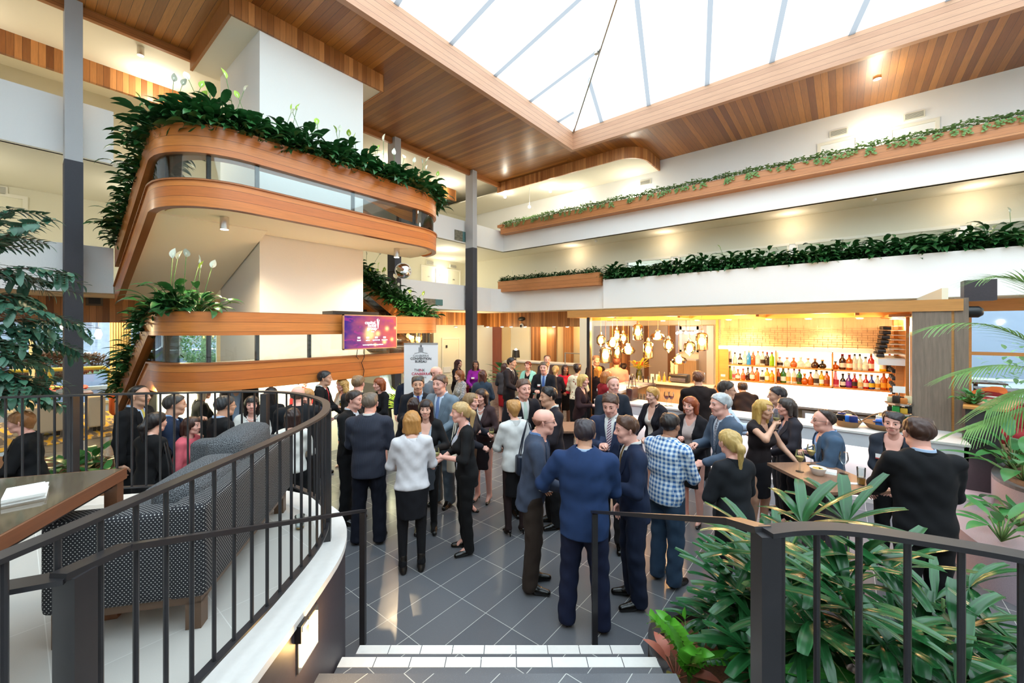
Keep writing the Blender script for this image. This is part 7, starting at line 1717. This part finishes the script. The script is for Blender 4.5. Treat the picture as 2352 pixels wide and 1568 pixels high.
    if topk in ('jacket', 'open', 'coat'):
        c = link('jacket_collar', mesh_from('jacket_collar', ringpath(.074 if not fem else .064, 1.440, 1.512, .75, fy=1.05, zf=.03), mt(topc), 60), None); c.parent = o
        if under is not None and topk != 'coat':
            for q in (-1, 1):
                zs = np.linspace(1.462, max(zb, 1.0)+.02, 9); mb = MB(); tops = []
                for i, z in enumerate(zs):
                    t = i/8; wv = wmx*np.clip((z-zb)/(1.42-zb), 0, 1)**.8 if topk == 'jacket' else .030+.05*np.clip((z-.8)/.6, 0, 1)
                    lw = (.020+.045*math.sin(math.pi*min(1, t*1.15+.12)))*(1 if t < .98 else .2)
                    if i == 8: lw = .006
                    for x in (wv-.004, wv+lw):
                        col_ = np.array([U((q*x, yy, z)) for yy in np.linspace(.28, -.02, 70)]); dd = f.at(col_); i0 = int(np.argmax(dd < .004)) if (dd < .004).any() else 60
                        tops.append(col_[i0]+np.array((0, .006, 0)))
                for p_ in tops: mb.v.append(tuple(p_))
                for p_ in tops: mb.v.append(tuple(p_-np.array((0, .012, 0))))
                m_ = len(tops)
                for i in range(8):
                    a_ = 2*i; mb.add([], []); mb.f += [(a_, a_+1, a_+3, a_+2), (m_+a_, m_+a_+2, m_+a_+3, m_+a_+1), (a_+1, m_+a_+1, m_+a_+3, a_+3), (a_, a_+2, m_+a_+2, m_+a_)]; mb.mi += [0]*4
                c = link('lapel', mesh_from('lapel', mb, mt(topc), 50), None); c.parent = o
    # legs
    if botk == 'trousers':
        f = Field(); f.cap(np.array((0, -.008, .93))*s, U((0, 0, 1.0)), (.162 if not fem else .170)*s*b, .152*s*b, .74)
        sl_ = .072 if not fem else .058; legs(f, .010, sl_, .066 if not fem else .048, -.035, .094)
        def cut(P, D): return np.maximum(np.maximum(wrinkle(P, D, .005), P[..., 2]-1.0*s), .035*s-P[..., 2])
        child('trousers', *f.net(hb, cut), mt(botc))
    elif botk == 'skirt':
        hm_ = kw.get('hem', .52); f = Field(); f.cap(np.array((0, .0, hm_-.06))*s, np.array((0, 0, .92))*s, (.145+kw.get('flare', 0))*s, .172*s*b, .78); f.cap(np.array((0, 0, .92))*s, U((0, 0, 1.02)), .172*s*b, .138*s*b, .72)
        def cut(P, D): return np.maximum(np.maximum(wrinkle(P, D, .003), hm_*s-P[..., 2]), P[..., 2]-1.03*s)
        child('skirt', *f.net(hb, cut), mt(botc))
        if kw.get('tights'):
            f = Field(); legs(f, .004)
            for q in (-1, 1): f.cap(ank[q], ank[q]+np.array((0, .10*s, -.06*s)), .038*s, .030*s)
            child('tights', *f.net(hb, lambda P, D: np.maximum(D, P[..., 2]-.9*s)), cloth(kw['tights']))
    sk = kw.get('shoe', 'flat' if (not fem or botk == 'trousers') else 'heel')
    for q in (-1, 1):
        c = bpy.data.objects.new('shoe', shoe_me(sk, kw.get('shoec', '#0a0908'))); COL.objects.link(c); c.parent = o; c.location = tuple((ank[q]-np.array((0, -.02*s, .095*s))).tolist()); c.rotation_euler = (0, 0, -q*.14); c.scale = (s*(1 if not fem else .88),)*3
    # small parts
    def hl(p): return Vector((np.array(p)*hs)@Rh.T+hc_)
    if kw.get('glasses'):
        g = MB()
        for q in (-1, 1):
            g.tube([hl((q*.032+.021*math.cos(t), .094, .008+.015*math.sin(t))) for t in [i*math.pi/6 for i in range(13)]], .0016, 5, cap=False); g.tube([hl((q*.052, .092, .012)), hl((q*.078, .04, .012)), hl((q*.082, -.02, .004))], .0018, 5)
        g.tube([hl((-.012, .095, .010)), hl((.012, .095, .010))], .0016, 5)
        c = link('glasses', mesh_from('glasses', g, M['black']), None); c.parent = o
    def front_y(x, z):
        zz_ = np.array([U((x, yy, z)) for yy in np.linspace(.30, .0, 80)]); g = Field(); torso(g, .026); dd = g.at(zz_); i = int(np.argmax(dd < 0)); return Vector(zz_[i])
    if kw.get('badge'):
        p = front_y(.085, 1.27); c = link('name_badge', mesh_from('name_badge', MB().box(p+Vector((-.042, .004, -.026)), p+Vector((.042, .010, .026))), M['paper']), None); c.parent = o; c['label'] = 'white name badge'
        c2 = link('badge_stripe', mesh_from('badge_stripe', MB().box(p+Vector((-.042, .0101, -.026)), p+Vector((.042, .0112, -.014))), mat('badge_red', (.5, .06, .05), .5)), c)
        c2.parent = c; c2.matrix_parent_inverse = Matrix()
    if kw.get('necklace'):
        pts = [U((.06*math.sin(t), .03+.085*(1-abs(t)/2.2)*1.0, 1.475-.07*math.cos(t)*.8)) for t in np.linspace(-1.6, 1.6, 9)]
        c = link('necklace', mesh_from('necklace', MB().tube([Vector(p) for p in pts], .004, 5), M['paper']), None); c.parent = o
    W = Matrix.Translation(o.location) @ Matrix.Rotation(rz, 4, 'Z')
    out = {q: W @ Vector(wri[q]+(wri[q]-elb[q])/np.linalg.norm(wri[q]-elb[q])*.085*s) for q in (-1, 1)}
    return o, out, W, s
def bag(W, s, p, size, c, label, strap=True, group=None):
    p = Vector(p)*s; o = thing('handbag', label, 'bag', W @ p, W.to_euler().z)
    w, t, h = size
    lobj('body', rbox((-w/2, -t/2, -h), (w/2, t/2, 0), min(t, w)*.3, 3), mt_bag(c), o, 60)
    if strap:
        for yy in (-t*.25, t*.25):
            lobj('strap', MB().tube([(-w*.35, yy, -.01), (-w*.22, yy*.6, h*.8), (0, yy*.4, strap if isinstance(strap, float) else h*1.1), (w*.22, yy*.6, h*.8), (w*.35, yy, -.01)], .008, 6), mt_bag(c), o, 60)
    lobj('buckle', MB().lathe([(.02, -.004), (.02, .004)], (0, t/2+.004, -h*.3), 12), M['steel'], o, 60)
    return o
def mt_bag(c): return M.setdefault(('bag', c), mat('bag_leather', C_(c), .35, bump=.2))
NAVY, BLK_, CHAR, GREY, DGREY, WHT, LBL = '#141a2c', '#0c0c0f', '#1d1e22', '#6c747e', '#33363c', '#d9d9d6', '#a9bfdc'
pin = pattern('navy_pinstripe', 'pin', (.008, .011, .025), (.06, .07, .11), .012, .8); chk = pattern('blue_check_shirt', 'check', (.72, .80, .86), (.03, .13, .36), .042, .8)
ckl = pattern('pale_blue_check', 'grid', (.38, .50, .70), (.20, .30, .52), .02, .8); flo = pattern('floral_print', 'floral', (.80, .70, .50), (.30, .08, .05), 18, .8); pat_g = pattern('grey_print', 'speckle', (.16, .17, .20), (.52, .50, .50), 55, .8)
stp = pattern('teal_stripes', 'stripe', (.03, .16, .22), (.01, .03, .07), .05, .8); tie_s = pattern('striped_tie', 'diag', (.62, .60, .62), (.16, .05, .10), .03, .5); tie_p = pattern('spotted_tie', 'speckle', (.08, .09, .13), (.45, .48, .55), 90, .5); wgrid = pattern('white_grid_blouse', 'grid', (.80, .80, .78), (.06, .06, .08), .05, .8); pin_w = pattern('fine_pinstripe_blue', 'pin', (.10, .20, .42), (.35, .45, .65), .012, .8)
# (px, top, H, facing, sex, hair, hair colour, skin, top kind, top colour, under, tie, lower, lower colour, left hand, right hand, label, options)
CROWD = [
 (52, 946, 1.64, -105, 'f', 'pixie', '#9a6a40', 'pink', 'jacket', BLK_, WHT, None, 'trousers', BLK_, 'front', 'down', 'woman with short ginger blond hair and black jacket at the far left railing', dict(bulk=1.15)),
 (318, 888, 1.80, 55, 'm', 'thin', '#241d1a', 'tan', 'jacket', BLK_, LBL, '#c8b458', 'trousers', BLK_, 'front', 'down', 'man in black suit with glasses and yellow tie behind the left railing', dict(glasses=1)),
 (355, 948, 1.62, 125, 'f', 'pony', '#140d10', 'fair', 'jacket', BLK_, WHT, None, 'trousers', BLK_, 'front', 'down', 'woman with dark ponytail and black jacket seen from behind at left', dict(bagc='#0c0c10')),
 (398, 908, 1.74, 85, 'm', 'grey', '#33302e', 'tan', 'jacket', '#1a2942', '#8fb0d8', None, 'trousers', NAVY, 'wave', 'chest', 'man with cropped grey hair and navy suit raising his hand behind the railing', dict()),
 (438, 958, 1.50, 60, 'f', 'bob', '#3a2018', 'pink', 'blouse', '#d0606c', None, None, 'skirt', BLK_, 'front', 'down', 'short woman in pink top hidden behind the navy suit man at left', dict()),
 (466, 884, 1.66, 105, 'f', 'bob', '#d8d2c4', 'pink', 'jacket', BLK_, WHT, None, 'trousers', BLK_, 'front', 'down', 'woman with white bobbed hair and black jacket below the stair', dict()),
 (514, 911, 1.72, 112, 'm', 'short', '#26282c', 'tan', 'jacket', BLK_, LBL, None, 'trousers', BLK_, 'front', 'front', 'man with greying black hair and glasses seen from behind the sofa armrest', dict(glasses=1)),
 (547, 846, 1.90, -25, 'm', 'quiff', '#1d1512', 'fair', 'open', '#24262c', ckl, None, 'trousers', CHAR, 'pocket', 'down', 'tall young man in charcoal blazer and pale blue checked shirt', dict(opencollar=1, z0=0)),
 (578, 910, 1.62, 0, 'f', 'fringe', '#1a1010', 'pink', 'open', '#d4d4ce', wgrid, None, 'trousers', BLK_, 'front', 'front', 'smiling woman in white jacket and checked blouse behind the sofa', dict(necklace=1)),
 (622, 890, 1.64, 165, 'f', 'long', '#120e10', 'olive', 'jacket', BLK_, None, None, 'trousers', BLK_, 'front', 'down', 'woman with long black hair in black seen from behind the railing post', dict()),
 (684, 888, 1.76, 180, 'm', 'bald', '#5a4a40', 'pink', 'coat', '#10141a', None, None, 'trousers', BLK_, 'front', 'front', 'bald man in black leather jacket seen from behind', dict(bulk=1.1)),
 (694, 862, 1.66, 45, 'f', 'bun', '#2a1614', 'pink', 'blouse', '#b0181c', None, None, 'skirt', BLK_, 'front', 'down', 'woman with dark hair in a bun and red top beyond the bald man', dict()),
 (706, 893, 1.68, -15, 'f', 'pony', '#a87c48', 'fair', 'jacket', NAVY, '#1a2a80', None, 'trousers', BLK_, 'front', 'hip', 'young woman with blond hair and dark jacket behind the railing corner', dict(bagc='#15151a')),
 (672, 938, 1.58, 175, 'f', 'bob', '#2a1410', 'fair', 'blouse', '#d8d6d0', None, None, 'trousers', BLK_, 'front', 'front', 'woman with brown hair and white blouse right behind the sofa', dict()),
 (744, 853, 1.80, 75, 'm', 'grey', '#2a2a2c', 'tan', 'jacket', BLK_, WHT, '#c02028', 'trousers', BLK_, 'front', 'glass', 'man with dark grey hair in black suit and red tie holding a beer', dict(hold=('beer', 'R', 'beer glass held by the man with the red tie'))),
 (787, 870, 1.62, -55, 'f', 'curly', '#c09858', 'pink', 'cardigan', '#a8a29c', '#c8c4bc', None, 'skirt', stp, 'front', 'glass', 'woman with curly blond hair and teal striped skirt', dict(shoec='#c8a890', hold=('wine', 'R', 'wine glass held by the curly blond woman'))),
 (822, 864, 1.78, 150, 'm', 'short', '#7a6248', 'pink', 'jacket', CHAR, WHT, None, 'trousers', CHAR, 'front', 'front', 'sandy haired man in dark suit seen from behind left of the banner', dict()),
 (890, 825, 1.86, 85, 'm', 'bald', '#4a3830', 'pink', 'shirt', '#8494b0', None, None, 'trousers', CHAR, 'down', 'front', 'bald man in pale blue shirt walking past the timber band', dict(step=.12, glasses=1)),
 (872, 868, 1.66, -60, 'f', 'bob', '#8a4420', 'pink', 'blouse', BLK_, None, None, 'skirt', BLK_, 'front', 'front', 'woman with auburn bob and black top facing left', dict()),
 (936, 853, 1.68, 10, 'f', 'shortf', '#9a7850', 'pink', 'coat', '#141c30', BLK_, None, 'trousers', CHAR, 'front', 'down', 'person with short fair hair in a navy puffer jacket by the banner', dict()),
 (960, 865, 1.80, 0, 'm', 'grey', '#3a3836', 'tan', 'jacket', '#14161f', LBL, '#3a3a80', 'trousers', NAVY, 'down', 'chest', 'grey haired man in dark suit and purple tie facing the camera', dict()),
 (1001, 842, 1.85, 50, 'm', 'bald', '#6a5040', 'pink', 'jacket', '#59606a', WHT, None, 'trousers', GREY, 'front', 'front', 'bald man in grey suit in front of the banner edge', dict()),
 (1012, 862, 1.87, -35, 'm', 'short', '#5a4034', 'pink', 'jacket', '#6b7a88', '#c4d2e6', '#6a80b0', 'trousers', '#59646e', 'front', 'glass', 'man in pale grey blue suit and blue tie turning left', dict()),
 (812, 898, 1.72, 60, 'm', 'short', '#2a1c18', 'pink', 'jacket', BLK_, '#c8d0dc', None, 'trousers', BLK_, 'front', 'front', 'dark suited man half hidden behind the pinstriped man', dict()),
 (850, 904, 1.76, 165, 'm', 'thin', '#6a5c50', 'pink', 'jacket', pin, WHT, None, 'trousers', '#0e1220', 'front', 'chest', 'balding man in navy pinstripe suit seen from behind', dict(bulk=1.08, stance=.13)),
 (946, 945, 1.66, 182, 'f', 'bob', '#b07c40', 'fair', 'blouse', '#c9c7cc', None, None, 'skirt', '#15161c', 'front', 'front', 'woman in white blouse and black skirt seen from behind in the foreground', dict(hem=.60, tights='#101014', shoe='boot', shoec='#15110f', bulk=1.08, jhem=.93)),
 (978, 918, 1.66, -5, 'f', 'fringe', '#1e0a0e', 'fair', 'cardigan', '#111114', '#9aa6b4', None, 'skirt', '#4a4e56', 'glass', 'front', 'woman with dark red fringe, grey top and black cardigan looking at the camera', dict(badge=1, tights='#0c0c0e', shoe='boot', vneck=1.2, hem=.58, hold=('wine', 'L', 'glass held by the woman with the dark red fringe'))),
 (950, 914, 1.57, 175, 'f', 'bob', '#2a1210', 'fair', 'blouse', '#1c1a20', None, None, 'skirt', BLK_, 'front', 'front', 'woman with dark brown hair between the fringe woman and the grey haired man', dict()),
 (1060, 924, 1.70, -80, 'f', 'pony', '#b89866', 'pink', 'cardigan', '#0d0d10', '#b4bccc', None, 'trousers', '#0a0a0c', 'glass', 'front', 'woman with blond ponytail, black cardigan and trousers facing left', dict(short='elbow', shoe='flat', jhem=.78, hold=('wine', 'L', 'glass held by the blond woman in the black cardigan'))),
 (1080, 903, 1.66, 60, 'f', 'bob', '#8a6e4c', 'pink', 'jacket', '#1c1c26', None, None, 'skirt', '#3a322e', 'glass', 'front', 'woman with ash blond bob, brown skirt and bare legs behind the blond ponytail', dict(hem=.56, bagc='#c9bfae', hold=('wine', 'L', 'white wine glass held by the woman with the ash blond bob'))),
 (1106, 893, 1.66, -25, 'f', 'bob', '#2e1a16', 'pink', 'jacket', '#3c2a2c', WHT, None, 'skirt', '#2a2428', 'glass', 'front', 'woman in brown jacket and white top facing the camera left of the striped white jacket', dict(necklace=1, bagc='#7a6048')),
 (1056, 850, 1.62, -65, 'f', 'bob', '#7a4626', 'fair', 'blouse', pat_g, None, None, 'skirt', CHAR, 'front', 'front', 'woman with brown bob and grey patterned blouse facing left', dict()),
 (1052, 826, 1.66, 60, 'f', 'long', '#38161a', 'tan', 'jacket', '#1a1014', None, None, 'trousers', BLK_, 'front', 'front', 'woman with long dark red hair left of the middle column', dict()),
 (1092, 828, 1.66, 5, 'f', 'long', '#2a1418', 'brown', 'blouse', '#8a1c90', None, None, 'trousers', BLK_, 'glass', 'front', 'woman in purple top facing the camera just right of the column', dict(badge=1)),
 (1108, 850, 1.66, 175, 'f', 'long', '#4a2218', 'fair', 'jacket', '#2a3848', None, None, 'skirt', '#2a2028', 'front', 'front', 'woman with long brown hair and dark teal jacket seen from behind', dict()),
 (1174, 822, 1.82, 65, 'm', 'short', '#1a1214', 'tan', 'jacket', '#1e1a20', WHT, BLK_, 'trousers', BLK_, 'front', 'front', 'man in black suit in profile before the reception plants', dict()),
 (1158, 834, 1.61, 165, 'f', 'long', '#3a1a18', 'fair', 'jacket', '#3a3a42', None, None, 'skirt', '#9a1820', 'front', 'down', 'woman with long dark hair, grey jacket and red skirt seen from behind', dict()),
 (1213, 830, 1.68, -20, 'f', 'bun', '#6a2a18', 'pink', 'open', '#8fd0c4', '#0c0c10', None, 'skirt', BLK_, 'front', 'front', 'woman with red hair in mint green jacket and black top', dict()),
 (1250, 832, 1.80, -15, 'm', 'short', '#5a4838', 'pink', 'jacket', '#12141c', LBL, '#44609a', 'trousers', BLK_, 'front', 'glass', 'man in dark suit and blue tie beside the mint green jacket', dict(badge=1)),
 (1257, 817, 1.78, 0, 'm', 'thin', '#6a4c38', 'pink', 'jacket', '#33282c', WHT, None, 'trousers', BLK_, 'front', 'front', 'man with thin hair half hidden before the reception counter', dict()),
 (1276, 840, 1.64, 170, 'f', 'pony', '#c0985c', 'fair', 'blouse', '#2c2024', None, None, 'skirt', BLK_, 'front', 'front', 'woman with blond tied hair seen from behind near the reception', dict()),
 (1298, 838, 1.62, 15, 'f', 'long', '#2a1214', 'brown', 'blouse', '#b81c34', None, None, 'skirt', BLK_, 'front', 'front', 'woman in bright red top facing the camera near the reception', dict()),
 (1326, 836, 1.71, 170, 'f', 'pixie', '#24140e', 'olive', 'blouse', flo, None, None, 'trousers', BLK_, 'front', 'front', 'woman in cream floral blouse seen from behind', dict()),
 (1338, 860, 1.66, 70, 'f', 'bob', '#d0a860', 'pink', 'cardigan', '#2a1418', '#2a1418', None, 'skirt', BLK_, 'front', 'glass', 'woman with pale blond bob and dark top facing right by the canopy post', dict()),
 (1202, 872, 1.84, 25, 'm', 'short', '#5a4034', 'pink', 'jacket', '#16141c', WHT, '#b8ccc0', 'trousers', BLK_, 'front', 'down', 'man in dark suit, white shirt and pale green tie with a name badge', dict(badge=1)),
 (1180, 920, 1.64, -160, 'f', 'pixie', '#b08048', 'fair', 'jacket', '#cfcfce', None, None, 'skirt', '#0e0e12', 'front', 'down', 'woman with short ginger hair, white jacket and black skirt seen from behind', dict(hem=.52, tights='#2a1c1c', bagc='#1c2434', bagp=(.10, -.20, 1.10))),
 (1262, 890, 1.78, -70, 'm', 'quiff', '#141014', 'tan', 'jacket', '#231f26', WHT, None, 'trousers', BLK_, 'front', 'front', 'black haired man in dark suit looking left behind the bald man with glasses', dict()),
 (1252, 940, 1.755, 88, 'm', 'bald', '#8a5a48', 'pink', 'open', '#3a4458', pin_w, None, 'trousers', '#2e2520', 'front', 'front', 'bald man with glasses in grey blue jacket and brown trousers facing right', dict(glasses=1, lean=7, bulk=1.04, opencollar=1)),
 (1343, 966, 1.745, 176, 'm', 'short', '#2a2028', 'tan', 'jacket', '#1b3158', LBL, None, 'trousers', '#121a34', 'out', 'front', 'man in bright blue jacket seen from behind in the foreground', dict(bulk=1.16, stance=.15, hold=('plate', 'L', 'white plate held out by the man in the bright blue jacket'))),
 (1403, 906, 1.78, -15, 'm', 'short', '#4a3024', 'pink', 'jacket', '#27304a', WHT, tie_s, 'trousers', CHAR, 'front', 'chest', 'man with brown hair and striped tie facing the camera', dict(pitch=15)),
 (1408, 866, 1.80, 20, 'm', 'thin', '#a07850', 'pink', 'jacket', '#1e2430', '#cfd4de', '#202430', 'trousers', BLK_, 'front', 'front', 'balding fair man in dark suit behind the striped tie man', dict()),
 (1392, 852, 1.72, 120, 'f', 'bob', '#b06a30', 'fair', 'jacket', '#8a1c24', None, None, 'skirt', BLK_, 'front', 'front', 'ginger haired woman with red sleeve behind the balding fair man', dict()),
 (1369, 817, 1.82, 30, 'm', 'grey', '#8a7060', 'pink', 'jacket', '#1e1a20', WHT, '#241c20', 'trousers', BLK_, 'front', 'glass', 'older man in suit beneath the hanging amber lamps', dict(hold=('wine', 'R', 'tall glass held by the older man under the amber lamps'))),
 (1374, 842, 1.62, 150, 'f', 'long', '#c88838', 'fair', 'jacket', '#1c1014', None, None, 'skirt', BLK_, 'front', 'front', 'woman with long golden hair seen from behind under the amber lamps', dict()),
 (1416, 822, 1.80, 175, 'm', 'short', '#5a3020', 'tan', 'tee', '#d8908c', None, None, 'trousers', BLK_, 'front', 'front', 'man in pink shirt seen from behind at the left end of the bar', dict(bulk=1.12)),
 (1432, 835, 1.59, 160, 'f', 'shortf', '#1e1010', 'tan', 'blouse', '#3a1c14', None, None, 'skirt', BLK_, 'front', 'front', 'dark haired woman half hidden right of the pink shirt man', dict()),
 (1443, 958, 1.72, -72, 'm', 'quiff', '#4a2c1c', 'pink', 'jacket', '#16223c', WHT, '#6a5430', 'trousers', '#141d32', 'glass', 'pocket', 'young man in navy suit smiling to the left near the handrail', dict(pitch=4, hold=('wine', 'L', 'glass held by the young man in the navy suit'))),
 (1538, 952, 1.675, 145, 'm', 'short', '#1a0e0c', 'brown', 'shirt', chk, None, None, 'trousers', '#33475e', 'front', 'front', 'man in blue and white checked shirt and grey blue trousers seen from behind', dict(bulk=1.08, jhem=.86)),
 (1500, 890, 1.68, -40, 'f', 'shortf', '#c09048', 'fair', 'open', '#1c1820', '#d8cdc4', None, 'skirt', BLK_, 'front', 'front', 'fair woman in black jacket and white top at the bar front', dict(vneck=1)),
 (1586, 911, 1.66, -25, 'f', 'bob', '#8a3e1c', 'pink', 'cardigan', '#151218', '#b8a8a4', None, 'skirt', BLK_, 'front', 'chest', 'woman with short red brown hair and black cardigan turning left', dict()),
 (1604, 854, 1.80, -170, 'm', 'quiff', '#6a3c22', 'tan', 'shirt', '#1a0f0e', None, None, 'trousers', BLK_, 'front', 'front', 'barman in black shirt with short brown hair seen from behind', dict(bulk=1.12)),
 (1658, 905, 1.80, -60, 'm', 'grey', '#b0b4b8', 'pink', 'jacket', '#49576a', '#c4d0de', tie_p, 'trousers', DGREY, 'front', 'glass', 'silver haired man in grey blue suit and spotted tie', dict()),
 (1666, 876, 1.80, 95, 'm', 'short', '#2c2420', 'tan', 'shirt', '#b4c4dc', None, None, 'trousers', DGREY, 'front', 'reach', 'man in pale blue shirt with glasses leaning on the bar', dict(glasses=1)),
 (1702, 876, 1.62, 190, 'm', 'short', '#20100c', 'tan', 'tee', '#1c1010', None, None, 'trousers', BLK_, 'front', 'reach', 'barman in black t shirt bending behind the bar', dict(lean=35, short='elbow')),
 (1788, 889, 1.74, -75, 'm', 'short', '#2a2428', 'tan', 'jacket', '#6a6874', '#b8b4c0', None, 'trousers', DGREY, 'front', 'front', 'dark haired man in grey suit in profile against the glowing splash panel', dict()),
 (1678, 989, 1.64, -140, 'f', 'pony', '#b8995c', 'pink', 'coat', '#15181e', None, None, 'trousers', BLK_, 'chest', 'front', 'woman with long blond ponytail and black leather jacket behind the palms', dict()),
 (1752, 918, 1.68, 55, 'f', 'long', '#c09a50', 'tan', 'dress', '#241c1e', None, None, 'skirt', '#16141a', 'table', 'face', 'woman with long blond hair in sleeveless dark dress drinking at the high table', dict(short='none', vneck=.8, hold=('wine', 'R', 'wine glass raised by the long haired blond woman'))),
 (1808, 914, 1.66, -65, 'f', 'bob', '#3a302c', 'pink', 'jacket', '#2e2c34', '#7a7480', None, 'trousers', '#14141a', 'front', 'front', 'dark haired woman in grey behind the long haired blond woman', dict()),
 (1895, 945, 1.60, -72, 'm', 'thin', '#2a1c18', 'pink', 'open', '#41566e', '#8fb0e0', None, 'trousers', DGREY, 'front', 'chest', 'balding man with glasses in grey blue jacket behind the high table', dict(glasses=1, bulk=1.12, opencollar=1, hs=1.14)),
 (2052, 947, 1.66, -8, 'f', 'shortf', '#241418', 'pink', 'cardigan', '#2c313c', '#0a0a0c', None, 'trousers', BLK_, 'clasp', 'clasp', 'woman in black top and grey cardigan facing the camera at the high table', dict(badge=1, short='elbow', vneck=1.6)),
 (2112, 962, 1.80, -150, 'm', 'short', '#3a1e14', 'pink', 'jacket', '#0c0d12', LBL, None, 'trousers', '#0b0c10', 'table', 'front', 'man in black suit seen from behind at the near end of the high table', dict(bulk=1.08)),
 (441, 764, 1.76, 0, 'm', 'short', '#20242c', 'tan', 'coat', '#22305c', None, None, 'trousers', '#22284a', 'down', 'down', 'distant person in blue standing across the street', dict(far=1)),
]
for row in CROWD:
    *a, kw = row
    if kw.pop('far', None):
        q = onY(140, 775, 44); kw['z0'] = -.06; a[0] = 140; a[1] = 775
        # stands where the road is: solve from its own height
    hold = kw.pop('hold', None); bagc = kw.pop('bagc', None); bagp = kw.pop('bagp', (.27, -.02, .98))
    o, hands, W, s = person(*a, **kw)
    if hold:
        h = hands[-1 if hold[1] == 'L' else 1]
        if hold[0] == 'wine': wine_glass(h+Vector((0, 0, -.10)), hold[2], (.75, .62, .25), sc=.95)
        elif hold[0] == 'beer': beer_glass(h+Vector((0, 0, -.06)), hold[2], .8)
        else:
            p_ = thing('plate', hold[2], 'plate', h); lobj('dish', MB().lathe([(.04, 0), (.10, .014), (.095, .016), (.03, .004)], n=20), M['white'], p_, 50)
    if bagc: bag(W, s, bagp, (.30, .11, .24), bagc, 'shoulder bag of the '+' '.join(a[16].split()[:12]), strap=.42)
bag(Matrix.Translation(onZ(1452, 918, 1.06)+Vector((0, 0, .0))), 1, (0, 0, .26), (.34, .14, .25), '#3a2424', 'brown leather handbag with a metal charm hanging at the bar front')

# lettering becomes plain mesh
dg = bpy.context.evaluated_depsgraph_get()
for t in TEXTS:
    me = bpy.data.meshes.new_from_object(t.evaluated_get(dg)); n = bpy.data.objects.new('lettering', me); COL.objects.link(n)
    n.parent = t.parent; n.matrix_parent_inverse = t.matrix_parent_inverse.copy(); n.matrix_basis = t.matrix_basis.copy()
    bpy.data.objects.remove(t)
